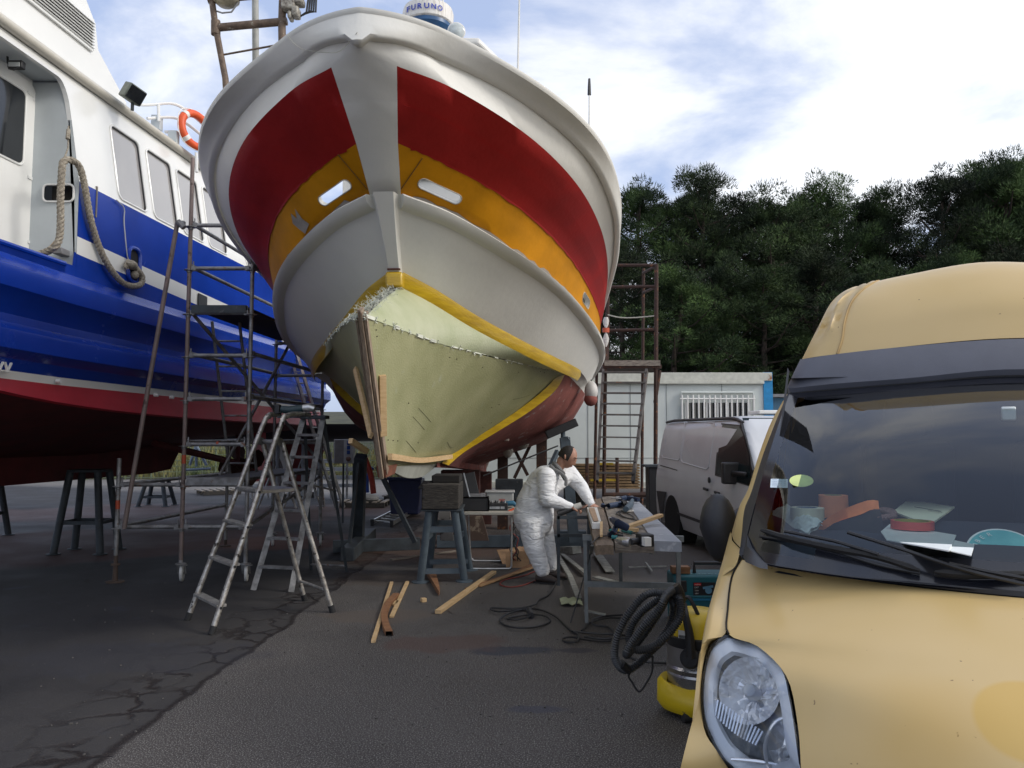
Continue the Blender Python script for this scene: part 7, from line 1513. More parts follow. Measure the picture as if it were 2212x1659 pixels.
# ---------------- white delivery van ----------------
wv0, wvd = V((2.45, 13.2, 0)), V((.40, -4.5, 0)).normalized(); wvn = V((-wvd.y, wvd.x, 0)); wvn = wvn if wvn.x > 0 else -wvn
def WV(s, w, z): return wv0+wvd*s+wvn*w+V((0, 0, z))
wvn_t = thing('white_van', WV(2.3, .9, 0), 'dirty silver white panel van parked in front of the white cabin', 'van')
SIL = mat('dirty_white_van_paint', (.58, .60, .625), .4, col2=(.53, .55, .575), vs_=2, coat=.3, spots=(.25, .22, .2), sp_scale=5, sp_th=.72); BT_ = mat('van_bumper_plastic', (.05, .05, .055), .7)
cs = [(.06, .24), (.01, .40), (0, .6), (0, .95), (.012, 1.08), (.03, 1.17), (.05, 1.32), (.085, 1.55), (.125, 1.75), (.165, 1.86), (.26, 1.925), (.5, 1.95), (.925, 1.96)]
def ztop(s):
    T = [(0, 1.90), (.25, 1.96), (3.25, 1.93), (3.45, 1.86), (4.08, 1.22), (4.30, 1.12), (4.58, .98), (4.70, .72), (4.72, .3)]
    for (a, x), (c, y) in zip(T, T[1:]):
        if a <= s <= c: return lerp(x, y, (s-a)/(c-a))
    return .3
b = MB(); rws = []
for s in [0, .02, .1, .3, .8, 1.4, 2.0, 2.6, 3.1, 3.3, 3.45, 3.6, 3.75, 3.9, 4.08, 4.2, 4.35, 4.5, 4.62, 4.7]:
    zt = ztop(s); e = .06 if s == 0 else 0; e += .10*max(0, (s-4.2)/.5)**2; r = []
    lean = lambda z: s+(.09*max(0, z-.9) if s < .2 else 0)
    half = [(w+e, min(z, zt-.00)) for w, z in cs]
    half = [(w+(.05*(1-(zt-z)/.06) if zt < 1.9 and zt-z < .06 else 0), z) for w, z in half]
    rws.append([WV(lean(z), w, z) for w, z in half]+[WV(lean(z), 1.85-w, z) for w, z in reversed(half[:-1])])
b.grid(rws); b.f.append(list(range(len(rws[0])))); b.m.append(0); b.f.append([len(b.v)-len(rws[0])+i for i in range(len(rws[0]))]); b.m.append(0); b.build('body', SIL, wvn_t, ang=50)
def WS(px, py, w=0.0): return PL(px, py, WV(0, w, 0), wvn)
def wpan(name, pts, m, w=.06, th=.01, par=None, proud=.004):     # panel lying on the side, each point put on the tumblehome
    q = []
    for x, y in pts:
        p = WS(x, y, w)
        for it in range(4):
            z = p.z; ww = 0
            for (a, za_), (c, zb_) in zip(cs, cs[1:]):
                if za_ <= z <= zb_: ww = lerp(a, c, (z-za_)/(zb_-za_))
            p = WS(x, y, ww-proud)
        q.append(p)
    b = MB(); b.v = q; b.f = [list(range(len(q)))]; b.m = [0]; return b.build(name, m, par or wvn_t, smooth=False)
fd = wpan('door_gap', [(1550, 903), (1552, 903), (1537, 1072), (1535, 1100), (1533, 1100), (1535, 1070)], mat('gap_dark', (.01, .007, .004), .9))
wpan('side_window', [(1560, 917), (1597, 921), (1606, 940), (1618, 985), (1622, 1049), (1547, 1024), (1550, 985)], GLASSM, proud=.006)
wpan('window_seal', [(1558, 914), (1599, 918), (1609, 940), (1621, 985), (1626, 1053), (1544, 1027), (1547, 985)], BLK, proud=.003)
for i, pts in enumerate(([(1446, 912), (1479, 911), (1468, 995), (1430, 988)], [(1482, 911), (1546, 914), (1530, 1015), (1471, 998)])):
    q = [lerp(V((*pts[a], 0)), V((*pts[(a+1) % 4], 0)), t_) for a in range(4) for t_ in (.06, .5, .94)]
    base_ = wpan('pressed_panel', [(p.x, p.y) for p in q], mat('panel_press', (.54, .56, .585), .4, coat=.3, col2=(.50, .52, .545), vs_=2), proud=.002)
    vs_ = [v.co+V(base_['_o']) for v in base_.data.vertices]; b = MB(); b.tube(vs_, .008, 6, closed=True); b.build('panel_bead', SIL, wvn_t)
wpan('slide_rail', [(1426, 1004), (1463, 1015), (1463, 1017), (1426, 1006)], BLK, proud=.006)
for pts in ([(1442, 1060), (1454, 1050), (1456, 1053), (1446, 1064)],): pass
for x, y in ((1520, 1055), (1544, 1063)):
    q = WS(x, y, -.03); part_beam(wvn_t, 'door_handle', q, q+wvd*.16+V((0, 0, -.01)), .03, .035, BLK, bev=.006)
q = WS(1533, 1037, -.01); b = MB(); b.lathe(q, -wvn, [(.04, 0), (.04, .015), (0, .02)], 16); b.build('fuel_cap', BLK, wvn_t)
wpan('sill_strip', [(1463, 1106), (1530, 1130), (1600, 1152), (1600, 1160), (1530, 1137), (1463, 1112)], BT_, proud=.012)
wpan('lower_bumper', [(1418, 1060), (1440, 1063), (1436, 1075), (1432, 1110), (1430, 1130), (1424, 1100)], BT_, proud=.02)
for s_ in (.92, 3.75):
    for w_ in (.02, 1.62):
        b = MB(); c = WV(s_, w_, .315); b.lathe(c, wvn, [(.19, 0), (.29, -.0), (.315, .03), (.315, .18), (.29, .21), (.19, .2)], 28); wh = b.build('wheel', RUBB, wvn_t); b = MB(); b.lathe(c, wvn, [(0, .02), (.05, .01), (.12, .02), (.19, .01), (.19, .18), (0, .18)], 24); rim_ = b.build('rim', mat('dull_rim', (.20, .20, .205), .5, metal=.5), wh)
        b = MB()
        for k in range(6): a = 2*pi*k/6; dd = V((0, 0, 1))*cos(a)+wvd*sin(a); b.lathe(c+dd*.11-wvn*.002, wvn, [(.03, 0), (.03, .02)], 10)
        b.build('rim_hole', BLK, wh)
    b = MB(); b.lathe(WV(s_, -.006, .34), wvn, [(.395, 0), (.395, .3)], 28); b.build('wheel_arch', mat('arch_black', (.008, .008, .008), .9), wvn_t)
b = MB(); rl = [WV(s, .2-.035, ztop(s)-.055+.02) for s in [.15, .6, 1.2, 2.0, 2.7, 3.1, 3.3]]+[WV(3.45, .18, 1.83)]; b.tube(rl, .022, 8); b.build('roof_rail', BLK, wvn_t)
b = MB(); b.add([WV(3.36, .20, 1.885), WV(3.36, 1.65, 1.885), WV(4.0, 1.72, 1.25), WV(4.0, .12, 1.25)], [(0, 1, 2, 3)]); b.xf(Matrix.Translation(V((0, 0, .012))+wvd*.01)); b.build('windscreen', GLASSM, wvn_t, smooth=False)
b = MB(); b.beam(WV(3.42, .17, 1.82), WV(4.06, .05, 1.24), .03, .05); b.build('windscreen_pillar', BLK, wvn_t, smooth=False)
b = MB(); c = P(1578, 1022, WS(1578, 1022).y-.1); b.box(c, (.22, .12, .27)); b.beam(c, WS(1612, 1025), .05, .06); b.build('door_mirror', BLK, wvn_t, bevel=.05, seg=3)
b = MB(); b.box(WV(2.6, .9, 1.99), (.45, .5, .05)); b.build('roof_vent', WHITE, wvn_t, bevel=.015)
b = MB(); b.beam(G(1480, 1176)+V((0, 0, .5)), G(1560, 1174)+V((0, 0, .5)), .08, .05); b.xf(Matrix.Translation(V((0, 0, 0)))); 
# ---------------- white cabin ----------------
CY = 18.8; cab = thing('site_cabin', (2.5, CY+1.2, 0), 'long white container cabin with a barred window and a blue corner', 'cabin')
CABW = mat('cabin_white', (.62, .66, .63), .6, var=.05, vs_=1.5, spots=(.45, .4, .3), sp_scale=3, sp_th=.74); XL, XR = -2.6, P(1650, 900, CY).x; zt, zb_ = P(1600, 822, CY).z, .55
b = MB(); b.box(((XL+XR)/2, CY+1.25, (zt+zb_)/2), (XR-XL, 2.5, zt-zb_)); b.build('wall', CABW, cab, smooth=False)
b = MB(); b.beam((XL, CY-.03, zt+.09), (XR+.2, CY-.03, zt+.09), .1, .2); b.beam((XL, CY-.05, zt-.05), (XR, CY-.05, zt-.05), .1, .08); b.beam((XL, CY-.03, zb_-.05), (XR+.2, CY-.03, zb_-.05), .1, .16); b.box(((XL+XR)/2, CY+1.25, zt+.12), (XR-XL+.2, 2.5, .1)); b.build('frame_beam', mat('cabin_cream_beam', (.60, .60, .52), .6, var=.1, spots=(.28, .12, .05), sp_scale=2.5, sp_th=.66), cab, smooth=False, bevel=.01)
b = MB(); b.box((XR+.11, CY+.02, (zt+zb_)/2+.1), (.22, .12, zt-zb_+.2)); b.build('corner_post', mat('cabin_blue', (.01, .25, .55), .4), cab, smooth=False)
for px in (1270, 1362, 1440, 1560): x = P(px, 900, CY).x; b = MB(); b.box((x, CY-.004, (zt+zb_)/2), (.012, .01, zt-zb_)); b.build('panel_seam', mat('seam_grey', (.25, .27, .26), .7), cab, smooth=False)
for z in (.9,): b = MB(); b.box(((XL+XR)/2, CY-.004, 1.15), (XR-XL, .008, .01)); b.build('panel_seam', MATS['seam_grey'], cab, smooth=False)
wx0, wx1, wz0, wz1 = P(1480, 880, CY).x, P(1618, 880, CY).x, P(1550, 905, CY).z, P(1550, 870, CY).z
b = MB(); b.box(((wx0+wx1)/2, CY-.02, (wz0+wz1)/2), (wx1-wx0, .03, wz1-wz0)); win = b.build('window', GLASSD, cab)
for fx in (.0, .33, .5, .66, 1.0): b = MB(); b.box((lerp(wx0, wx1, fx), CY-.045, (wz0+wz1)/2), (.05, .03, wz1-wz0+.05)); b.build('window_bar', WHITE, win, smooth=False)
b = MB(); z1g = P(1550, 858, CY).z; 
for zz in (P(1550, 862, CY).z, wz0-.05): b.tube([(wx0-.15, CY-.12, zz), (wx1+.12, CY-.12, zz)], .022, 6)
for k in range(14): x = lerp(wx0-.1, wx1+.08, k/13); b.tube([(x, CY-.12, wz0-.2), (x, CY-.12, P(1550, 854, CY).z)], .022, 6)
b.build('security_grille', WHITE, cab)
b = MB(); zz = P(1550, 848, CY).z; b.tube([(wx0-.1, CY-.06, wz0), (wx0-.1, CY-.06, zz), (wx1+.08, CY-.06, zz), (wx1+.08, CY-.06, wz0)], .03, 6); b.build('shutter_box', CABW, cab)
for x in (-2, 1.5, 5.5): b = MB(); b.box((x, CY+.5, .24), (.4, .5, .48)); b.build('support_block', DWOOD, cab, smooth=False)
sh_ = thing('blue_roof_shed', (7.4, 21, 0), 'small shed with blue corrugated wall half hidden beside the cabin', 'shed')
b = MB(); b.box((7.9, 21.5, 1.35), (2.4, 2, 2.7)); b.build('wall', mat('shed_blue', (.10, .22, .34), .6, var=.2, vs_=5, scale3=(12, 1, .2)), sh_, smooth=False); b = MB(); b.box((7.9, 21.4, 2.75), (2.8, 2.4, .08)); b.build('roof', GREY, sh_, smooth=False)
# ---------------- rusty stair tower ----------------
TY0 = 16.2; stw = thing('stair_tower', (2.6, TY0, 0), 'rusty steel access stair tower with railings beside the fishing boat', 'stairs')
def TP(px, py, d=0): return P(px, py, TY0+d)
def tt(name, pts, r, m=RUST): return part_tube(stw, name, pts, r, m, 8)
tt('post', [TP(1418, 572), V((TP(1414, 1000).x, TY0, 0))], .045); tt('post', [TP(1290, 745, 1), V((TP(1283, 1000, 1).x, TY0+1, 0))], .035); tt('post', [TP(1308, 745, .0), V((TP(1303, 1000).x, TY0, 0))], .04); tt('post', [TP(1390, 580, 1.2), V((TP(1385, 1000, 1.2).x, TY0+1.2, 0))], .035)
tt('post', [TP(1313, 640, .5), TP(1311, 790, .5)], .04)
for y0_, y1_ in ((571, 573), (618, 619), (712, 712), ): tt('guard_rail', [TP(1300, y0_+2, .3), TP(1420, y1_)], .035)
tt('guard_rail', [TP(1418, 574), TP(1389, 590, 1.2)], .035); tt('guard_rail', [TP(1418, 620), TP(1390, 632, 1.2)], .035)
part_tube(stw, 'slack_rope', crom([TP(1313, 680, .3), TP(1340, 686, .2), TP(1375, 686, .1), TP(1418, 682)], 4), .015, MATS['string'], 6)
b = MB(); zp = TP(1365, 792).z; b.box((TP(1365, 790).x, TY0+.5, zp), (TP(1427, 790).x-TP(1300, 790).x, 1.1, .08)); b.build('landing', RUST, stw, smooth=False); b = MB(); b.box((TP(1365, 787).x, TY0-.06, TP(1365, 787).z+.02), (TP(1423, 790).x-TP(1303, 790).x, .04, .12)); b.build('kick_board', GREYW, stw, smooth=False)
sl0, sl1, sr0, sr1 = TP(1303, 800, -.1), TP(1290, 1040, -1.6), TP(1397, 800, -.1), TP(1367, 1042, -1.6)
SG_ = mat('stair_grey_rust', (.10, .09, .085), .75, var=.2, spots=(.14, .06, .03), sp_scale=8, sp_th=.62)
part_beam(stw, 'stringer', sl0, sl1, .05, .10, SG_); part_beam(stw, 'stringer', sr0, sr1, .05, .12, SG_)
for k in range(10): f_ = .02+k*.101; a, c = lerp(sl0, sl1, f_), lerp(sr0, sr1, f_); b = MB(); b.beam(a, c, .20, .03); b.build('step', SG_, stw, smooth=False)
tt('brace', [TP(1425, 800), TP(1415, 870)], .04); tt('low_bar', [V((TP(1303, 1000).x, TY0, .45)), V((TP(1414, 1000).x, TY0, .45))], .05); tt('low_bar', [V((TP(1414, 1000).x, TY0, .45)), V((TP(1385, 1000, 1.2).x, TY0+1.2, .4))], .04)
rg = thing('rag_bag', TP(1309, 715, -.2), 'white and orange rag bag tied to the rusty stair tower beside the hull', 'bag')
b = MB(); b.grid([[TP(1309+cos(2*pi*k/10)*(4+3*sin(i*1.3)), 685+i*8, -.2+sin(2*pi*k/10)*.06) for k in range(10)] for i in range(9)], closed=True); b.build('cloth', mat('rag_white', (.6, .58, .55), .8, var=.2, vs_=20), rg, ang=30); b = MB(); b.grid([[TP(1309+cos(2*pi*k/10)*7.5, 708+i*5, -.2+sin(2*pi*k/10)*.08) for k in range(10)] for i in range(3)], closed=True); b.build('orange_patch', OR_, rg)
tsk = thing('timber_stack', TP(1310, 1050, 1.2), 'stack of yellowish brown slats lying in front of the white cabin', 'timber')
for k in range(9):
    z = P(1300, 1052-6*k, 17.6).z; b = MB(); b.beam((P(1236, 1000, 17.6).x, 17.6, z), (P(1378, 1000, 17.6).x, 17.6, z), .5, .045); b.build('slat', mat('old_slat', (.26, .17, .085), .8, col2=(.15, .095, .05), vs_=6), tsk, smooth=False)
for px in (1268, 1333): b = MB(); b.tube([(P(px, 1000, 17.2).x, 17.2, .3), (P(px, 1000, 17.2).x, 17.2, 1.2)], .04, 6); b.build('holder', RUST, tsk)
part_beam(tsk, 'yellow_bar', (P(1290, 1000, 17.3).x, 17.3, P(1300, 1002, 17.3).z), (P(1325, 1000, 17.3).x, 17.3, P(1300, 1002, 17.3).z), .04, .05, mat('yellow_bar', (.5, .34, .02), .6)); part_beam(tsk, 'yellow_bar', (P(1275, 1000, 17.2).x, 17.2, P(1300, 1037, 17.2).z), (P(1330, 1000, 17.2).x, 17.2, P(1300, 1037, 17.2).z), .04, .05, MATS['yellow_bar'])
blk_ = thing('black_bin', (P(1416, 1000, 14.5).x, 14.5, 0), 'black metal bin standing behind the rear of the white van', 'bin'); b = MB(); b.box((P(1416, 1000, 14.5).x, 14.5, .55), (.32, .4, 1.1)); b.build('box', BLK, blk_, smooth=False, bevel=.01); b = MB(); b.box((P(1412, 1000, 14.5).x, 14.5, 1.12), (.4, .45, .04)); b.build('lid', STEELD, blk_, smooth=False)
# rusty cradle behind, fenders
rc_ = thing('rusty_cradle', (-.3, 14, 0), 'rust brown cradle with crossed braces behind the keel of the fishing boat', 'cradle')
for px in (1086, 1170): part_beam(rc_, 'post', (P(px, 1000, 14).x, 14, 0), (P(px, 980, 14).x, 14, 1.62), .19, .12, RUST, up=(0, 1, 0))
part_beam(rc_, 'brace', P(1107, 962, 14), P(1140, 1027, 14), .06, .06, RUST); part_beam(rc_, 'brace', P(1151, 950, 14), P(1111, 1033, 14), .06, .06, RUST); part_beam(rc_, 'sill', (P(1060, 1000, 14).x, 14, .5), (P(1180, 1000, 14).x, 14, .5), .1, .14, RUST)
b = MB(); b.box((P(1100, 1057, 13).x, 13, P(1100, 1057, 13).z), (.46, .3, .34)); b.build('steel_box', STEELD, rc_, smooth=False, bevel=.01)
part_tube(rc_, 'wire_rope', [P(1044, 1028, 10.8), P(1205, 963, 11.2)], .012, BLK, 6)
for i, (x, y, Y, r, lab) in enumerate(((1097, 972, 12.2, .085, 'lower oval fender hanging under the hull near the braces'), (1129, 956, 12.4, .11, 'upper round fender hanging under the hull near the braces'), (1277, 845, 11.2, .10, 'white fender with red end hanging at the far side of the hull'))):
    t = thing('fender', P(x, y, Y), lab, 'fender', 'boat fenders'); b = MB(); b.sphere(P(x, y, Y), r, 16, (1, 1, 1.5 if i != 1 else 1)); b.build('float', mat('fender_cream', (.42, .39, .33), .5) if i < 2 else mat('fender_white', (.6, .58, .55), .5), t)
    if i == 2: b = MB(); b.sphere(P(x-1, y+18, Y), r*.98, 16, (1, 1, 1)); b.build('red_end', ANTI, t)
    part_tube(t, 'line', [P(x, y, Y), P(x, y-25, Y)], .01, BLK, 5)
kb2 = thing('keel_support', V((-.85, 14, 0)), 'red stained timber blocks under the aft keel of the fishing boat', 'block')
for s_ in (7.5, 11): q = B(0, s_, keelz(s_)); b = MB(); b.box((q.x, q.y, q.z/2-.01), (.6, .35, max(.1, q.z-.02))); b.build('timber', mat('stained_block', (.09, .03, .025), .85, var=.3), kb2, smooth=False, bevel=.01)
# ---------------- things in the distance under the hulls ----------------
eb = thing('power_cabinet', (P(744, 1000, 15).x, 15, 0), 'grey electric cabinet with three blue sockets on a post stand', 'cabinet')
b = MB(); cz0, cz1 = P(744, 1001, 15).z, P(744, 949, 15).z; b.box((P(744, 1000, 15).x, 15, (cz0+cz1)/2), (P(765, 1000, 15).x-P(723, 1000, 15).x, .22, cz1-cz0)); b.build('cabinet', mat('cabinet_grey', (.42, .43, .44), .5), eb, bevel=.01)
for k in range(3): b = MB(); b.box((P(753, 1000, 14.9).x, 14.88, P(753, 957+10*k, 14.9).z), (.06, .03, .07)); b.build('socket', mat('socket_blue', (.01, .06, .3), .5), eb, bevel=.006)
b = MB(); b.lathe((P(754, 1000, 14.9).x, 14.86, P(754, 991, 14.9).z), (0, -1, 0), [(.045, 0), (.045, .05), (.03, .06), (0, .06)], 16); b.build('round_socket', mat('socket_brown', (.15, .08, .06), .5), eb); b = MB(); b.box((P(733, 1000, 14.9).x, 14.885, (cz0+cz1)/2), (.17, .01, cz1-cz0-.03)); b.build('side_panel', mat('cabinet_dark', (.2, .19, .2), .5), eb)
for px in (742, 764): part_tube(eb, 'post', [(P(px, 1000, 15).x, 15, 0), (P(px, 1000, 15).x, 15, cz0)], .02, STEELD, 8)
pl = thing('wooden_pallet', G(780, 1095), 'dark wooden pallet carrying a grey sack under the bow', 'pallet', 'pallets')
pc = G(780, 1097)
for k in range(3): part_beam(pl, 'bearer', (pc.x-.5, pc.y+.4*k, .06), (pc.x+.55, pc.y+.4*k, .06), .09, .1, DWOOD)
for k in range(6): part_beam(pl, 'board', (pc.x-.5+.2*k, pc.y-.05, .125), (pc.x-.5+.2*k, pc.y+.9, .125), .1, .022, GREYW)
b = MB(); b.sphere((pc.x+.1, pc.y+.3, .2), .25, 14, (1.1, .9, .45)); o = b.build('grey_sack', mat('sack_grey', (.2, .2, .2), .8, var=.2, bump=1, bs=12), None); tag(o, 'limp grey sack lying on the dark pallet', 'sack')
for i, (px, py, lab) in enumerate(((870, 1080, 'wooden pallet lying near the navy tub'), (640, 1075, 'pale pallet with timber lying behind the scaffold'), (470, 1068, 'pallet far left behind the ship skeg'))): 
    c = dup(pl, G(px, py), .3*i, lab)
t = thing('hose_pipe', P(798, 1030, 14.5), 'thick red and blue pipes bent down beside the cradle post', 'pipe')
part_tube(t, 'red_pipe', crom([P(786, 985, 14.5), P(796, 1010, 14.5), P(803, 1035, 14.5), P(807, 1066, 14.5)], 4), .055, mat('pipe_red', (.5, .05, .03), .4), t and 12); part_tube(t, 'blue_pipe', crom([P(806, 1010, 14.7), P(797, 1022, 14.7), P(793, 1040, 14.7), P(794, 1064, 14.7)], 4), .035, mat('pipe_blue', (.02, .09, .45), .4), 10)
t = thing('navy_tub', P(872, 1040, 16), 'large navy blue plastic tub standing behind the trestle under the keel', 'tub'); b = MB(); x0_, x1_ = P(838, 1040, 16).x, P(910, 1040, 16).x; b.prism([(x0_+.06, 16, .06), (x1_-.06, 16, .06), (x1_, 16, .78), (x0_, 16, .78)], (0, .7, 0)); b.build('tub', mat('navy_plastic', (.012, .018, .075), .5), t, smooth=False, bevel=.03); b = MB(); b.beam((x0_-.02, 15.98, .8), (x1_+.02, 15.98, .8), .05, .06); b.build('rim', MATS['navy_plastic'], t, smooth=False)
t = thing('floor_ladder', G(850, 1110), 'aluminium ladder lying flat on the asphalt under the bow', 'ladder'); q = [G(804, 1128, .06), G(846, 1131, .06), G(912, 1092, .06), G(882, 1089, .06)]
part_beam(t, 'stile', q[0], q[3], .03, .08, ALU); part_beam(t, 'stile', q[1], q[2], .03, .08, ALU)
for k in range(9): part_beam(t, 'rung', lerp(q[0], q[3], .05+k*.11), lerp(q[1], q[2], .05+k*.11), .03, .03, ALU)
for p in q[:2]: b = MB(); b.box(p, (.06, .06, .12)); b.build('end_cap', BLK, t, bevel=.005)
t = thing('small_trailer', P(620, 1010, 17.5), 'blue and white angled metal boat trailer frame far behind the scaffold', 'trailer')
for a, c in (((410, 1005), (424, 962)), ((424, 962), (446, 1005)), ((424, 962), (424, 1008)), ((400, 1015), (455, 1012))): part_tube(t, 'frame_tube', [P(*a, 19), P(*c, 19)], .035, mat('trailer_blue', (.2, .26, .33), .5), 6)
rn = random.Random(31)
for i in range(7):
    px = 560+i*34; t = thing('barrier', P(px, 1005, 21), ['galvanised barrier leaning behind the propeller', 'galvanised barrier right of the propeller', 'galvanised barrier behind the stepladder', 'galvanised barrier left of the power cabinet', 'galvanised barrier behind the power cabinet', 'galvanised barrier right of the power cabinet', 'galvanised barrier under the boat bow'][i], 'barrier', 'metal barriers in the distance')
    b = MB()
    for k in range(4): b.beam((P(px-15, 1000, 21).x, 21+rn.random()*.2, .35+.22*k), (P(px+17, 1000, 21).x, 21, .35+.22*k), .05, .10)
    b.build('rail_panel', mat('barrier_grey', (.34, .36, .38), .5, var=.2, vs_=3), t, smooth=False); part_tube(t, 'post', [(P(px-14, 1000, 21).x, 21, 0), (P(px-14, 1000, 21).x, 21, 1.25)], .03, GALV, 6)
for i, (px, lab) in enumerate(((690, 'grey steel prop stand right of the extension ladder'), (655, 'grey steel prop stand behind the stepladder treads'), (600, 'grey steel prop stand near the propeller'))):
    t = thing('prop_stand', (P(px, 1000, 18).x, 18, 0), lab, 'stand', 'distant steel props'); x = P(px, 1000, 18).x
    for dx, dy_ in ((-.45, 0), (.45, 0), (0, .5)): part_tube(t, 'leg', [(x, 18, 1.2), (x+dx, 18+dy_, 0)], .03, GALV, 6)
    part_tube(t, 'column', [(x, 18, .3), (x, 18, 1.6)], .045, mat('prop_grey', (.3, .33, .36), .5), 8)
t = thing('red_keel_boat', (-4.6, 19, 0), 'red keel and rudder of another boat seen behind the scaffold', 'boat')
b = MB(); b.prism([(P(560, 980, 18.5).x, 18.5, 1.55), (P(572, 1060, 18.5).x, 18.5, .35), (P(655, 1060, 18.5).x, 18.5, .35), (P(700, 960, 18.5).x, 18.5, 1.55)], (0, .4, 0)); b.build('keel', mat('far_red_keel', (.2, .03, .03), .6), t, smooth=False)
b = MB(); b.prism([(P(575, 970, 18.4).x, 18.4, 1.5), (P(605, 1040, 18.4).x, 18.4, .6), (P(625, 1040, 18.4).x, 18.4, .6), (P(610, 965, 18.4).x, 18.4, 1.5)], (0, -.05, 0)); b.build('white_patch', WHITE, t, smooth=False)
b = MB(); rws = []
for i in range(9):
    x = -7.2+i*.6; rws.append([V((x, 18.2+.9*cos(a), 1.95-.45*sin(a)*(1-.02*i))) for a in [pi*k/8 for k in range(9)]])
b.grid(rws); b.build('hull', mat('far_dark_hull', (.03, .03, .035), .5), t)
# perimeter fence, grass bank
fn = thing('mesh_fence', (-6, 30, 0), 'green wire mesh fence along the back of the yard', 'fence')
b = MB()
for k in range(60): x = -24+k*.5; b.tube([(x, 30, 0), (x, 30, 1.7)], .012, 4)
for k in range(8): z = .1+k*.22; b.tube([(-24, 30, z), (6, 30, z)], .012, 4)
b.build('mesh_panel', mat('fence_green', (.12, .15, .09), .6), fn)
for k in range(13): part_tube(fn, 'post', [(-24+k*2.5, 30.03, 0), (-24+k*2.5, 30.03, 1.8)], .035, MATS['fence_green'], 6)
b = MB(); rn = random.Random(4)
for i in range(9000):
    x, y = rn.uniform(-26, 6), rn.uniform(30.6, 34); h = rn.uniform(.15, .55); a = rn.uniform(0, 6.3); z0_ = (y-30.6)*.3; b.add([(x, y, z0_), (x+.07*cos(a), y+.07*sin(a), z0_), (x+.15*cos(a*2), y+.1*sin(a*3), z0_+h)], [(0, 1, 2)])
o = b.build('grass', mat('dry_grass', (.24, .21, .08), .9, col2=(.06, .09, .025), vs_=.5), None, smooth=False); o['kind'] = 'stuff'
b = MB(); b.grid([[V((x, y, z)) for x in (-60, 60)] for y, z in ((30.5, 0), (34, 1.0), (42, 2.2), (70, 4))]); o = b.build('bank', mat('bank_soil', (.07, .07, .035), .95, var=.3, vs_=.6), None); o['kind'] = 'structure'
# ---------------- pines ----------------
LEAF = mat('pine_needles', (.080, .125, .046), .75, col2=(.017, .028, .015), vs_=.8, detail=4, th=(.42, .70), spec=.2)
def _leaf():
    t = LEAF.node_tree; n = t.nodes; l = t.links; b = n['Principled BSDF']; src = b.inputs['Base Color'].links[0].from_socket; oi = n.new('ShaderNodeObjectInfo'); r = n.new('ShaderNodeValToRGB'); l.new(oi.outputs['Random'], r.inputs[0]); e = r.color_ramp.elements; e[0].position = .3; e[0].color = (.55, .5, .55, 1); e[1].position = .8; e[1].color = (1.35, 1.4, 1.1, 1)
    mx = n.new('ShaderNodeMix'); mx.data_type = 'RGBA'; mx.blend_type = 'MULTIPLY'; mx.inputs[0].default_value = 1; l.new(src, mx.inputs[6]); l.new(r.outputs[0], mx.inputs[7]); l.new(mx.outputs[2], b.inputs['Base Color'])
_leaf()
BARK = mat('pine_bark', (.09, .065, .05), .95, var=.3, vs_=5)
def pine(name, seed, H, Rr, label):
    rn = random.Random(seed); t = thing(name, (0, 0, 0), label, 'tree', 'pines behind the cabin')
    bt = MB(); lean = V((rn.uniform(-.06, .06), rn.uniform(-.06, .06), 1)); tr_p = [V((0, 0, 0))+lean*H*.9*k/8+V((rn.uniform(-.1, .1), rn.uniform(-.1, .1), 0))*(k > 0) for k in range(9)]
    bt.tube(tr_p, [.20*(1-k/9.5)+.02 for k in range(9)], 8); clumps = []
    n_l = 40
    for k in range(n_l):
        f_ = .12+.86*k/(n_l-1); base = lerp(tr_p[int(f_*8)], tr_p[min(8, int(f_*8)+1)], f_*8-int(f_*8)); a = k*2.4+rn.uniform(-.5, .5); prof_ = (sin(pi*min(1, .22+f_*.74))**1.0)*(.6+.6*rn.random()); ln_ = Rr*prof_
        tip = base+V((cos(a)*ln_, sin(a)*ln_, ln_*rn.uniform(.15, .5)+.2)); mid_ = lerp(base, tip, .5)+V((0, 0, -.1*ln_)); bt.tube([base, mid_, tip], [.07*(1-f_*.5), .045, .015], 5)
        for j in range(6): q = lerp(mid_, tip, rn.uniform(-.1, 1.1))+V((rn.uniform(-.6, .6), rn.uniform(-.6, .6), rn.uniform(-.1, .5))); clumps.append((q, rn.uniform(.32, .72)))
    for j in range(9): h_ = rn.uniform(-1.3, .75); clumps.append((tr_p[-1]+V((rn.uniform(-.7, .7)*(1.3-h_)*.4, rn.uniform(-.7, .7)*(1.3-h_)*.4, h_)), rn.uniform(.32, .5)))
    bt.build('trunk', BARK, t); bc = MB()
    for c, r in clumps:
        for j in range(int(90+240*r)):
            z = rn.uniform(-.35, 1); a = rn.uniform(0, 2*pi); q = math.sqrt(max(0, 1-z*z)); d = V((q*cos(a), q*sin(a), z*.75)); rr = r*rn.uniform(.55, 1.0); p = c+d*rr
            o_ = (d+V((rn.uniform(-.5, .5), rn.uniform(-.5, .5), rn.uniform(0, .8)))).normalized()*rn.uniform(.09, .19); s_ = V((rn.uniform(-1, 1), rn.uniform(-1, 1), rn.uniform(-1, 1))).normalized()*rn.uniform(.013, .026)
            bc.v += [p-s_, p+s_, p+o_]; i0 = len(bc.v)-3; bc.f.append([i0, i0+1, i0+2]); bc.m.append(0)
    me = bpy.data.meshes.new('crown'); me.from_pydata(bc.v, [], bc.f); me.materials.append(LEAF); o = bpy.data.objects.new('crown', me); S.collection.objects.link(o); o.parent = t; return t
protos = [pine('pine_tree', 1, 11.5, 2.9, 'x'), pine('pine_tree', 2, 10.5, 3.4, 'x'), pine('pine_tree', 5, 12.5, 2.8, 'x')]
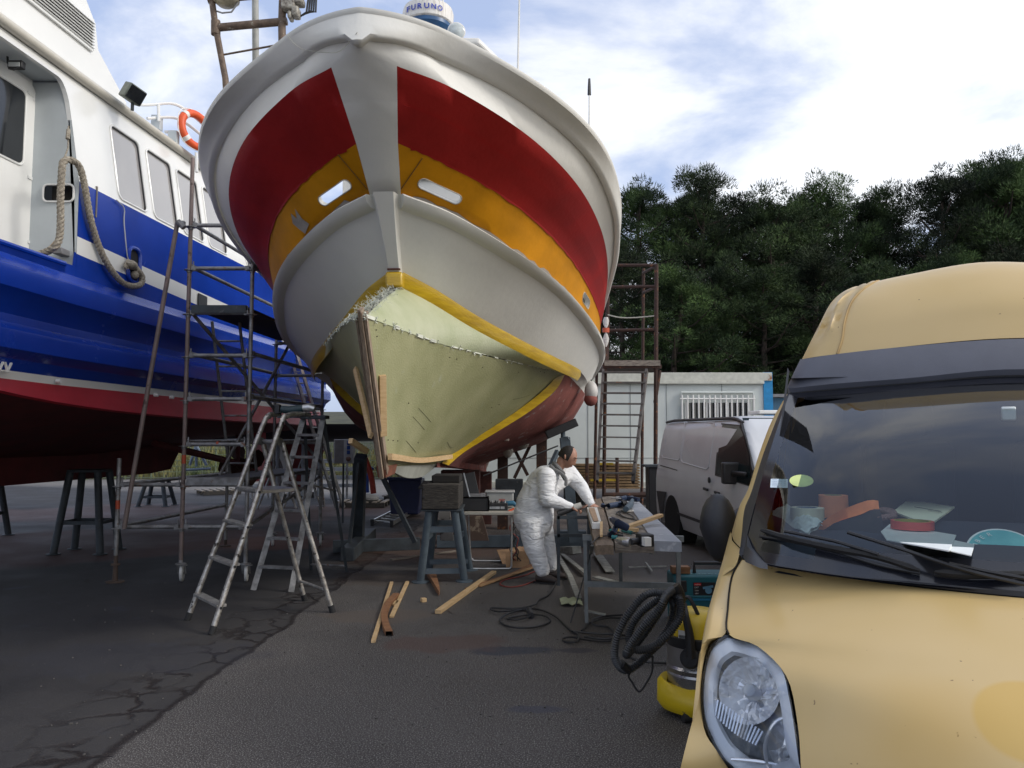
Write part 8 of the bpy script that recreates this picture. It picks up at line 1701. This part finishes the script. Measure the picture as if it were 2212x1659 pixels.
spots = [(1385, 33, 378, 'pine just right of the hull with a pointed top'), (1462, 35, 388, 'pine with a narrow tip left of the middle of the tree row'), (1520, 32, 350, 'tallest pointed pine above the left end of the cabin window'), (1592, 34, 408, 'rounded pine above the barred window'), (1660, 32, 396, 'pine above the blue corner of the cabin'), (1722, 35, 418, 'lower pine right of the blue corner'), (1775, 32, 352, 'pine with feathery top left of the sky gap'), (1842, 34, 405, 'broad pine above the damaged van roof corner'), (1886, 33, 392, 'pine directly left of the sky gap'), (2028, 31, 350, 'tall pine directly right of the sky gap'), (2085, 33, 335, 'pine above the middle of the orange van roof'), (2130, 31, 330, 'high pine near the right edge'), (2205, 30, 305, 'highest pine at the right edge of the photo'), (2290, 31, 320, 'pine mostly cut off by the right edge'),
 (1350, 28, 520, 'lower bushy pine half hidden by the hull'), (1440, 27, 560, 'low light green pine behind the stair tower'), (1530, 28, 540, 'low pine behind the cabin roof'), (1640, 27, 560, 'low light green pine above the cabin window'), (1740, 28, 520, 'low pine above the white van'), (1850, 27, 560, 'low pine behind the damaged van roof corner'), (1960, 28, 600, 'low dense pine behind the orange van roof'), (2080, 28, 520, 'low pine behind the highest part of the van roof'), (2180, 27, 500, 'low pine at the right edge behind the van roof'),
 (1300, 38, 420, 'distant pine mostly hidden behind the hull'), (1420, 41, 420, 'distant pine filling the gap behind the stair tower'), (1560, 41, 425, 'distant pine in the second row above the cabin'), (1700, 41, 425, 'distant pine in the second row above the white van'), (1805, 41, 408, 'distant pine in the second row left of the gap'), (2085, 41, 400, 'distant pine in the second row right of the gap'), (2160, 40, 345, 'distant pine in the second row near the right edge'), (2290, 40, 345, 'distant pine beyond the right edge'), (1230, 36, 560, 'distant low pine behind the hull')]
Hs_ = [max(v.co.z for v in [c for c in kids(q) if c.name.startswith('crown')][0].data.vertices) for q in protos]; rn = random.Random(77)
for i, (px, Y, py, lab) in enumerate(spots):
    pi_ = i % 3; p = P(px, py, Y); g0 = min(4, max(0, (Y-30.5)*.25)); sc_ = (p.z-g0+.1)/Hs_[pi_]; w_ = sc_*rn.uniform(.80, 1.0) if sc_ > .8 else max(sc_, .85)
    if i < 3: o = protos[i]; o.location = (p.x, Y, g0-.1); o.scale = (w_, w_, sc_); o.rotation_euler = (0, 0, rn.uniform(0, 6)); o['label'] = lab
    else: dup(protos[pi_], (p.x, Y, g0-.1), rn.uniform(0, 6), lab, sc=(w_, w_, sc_))
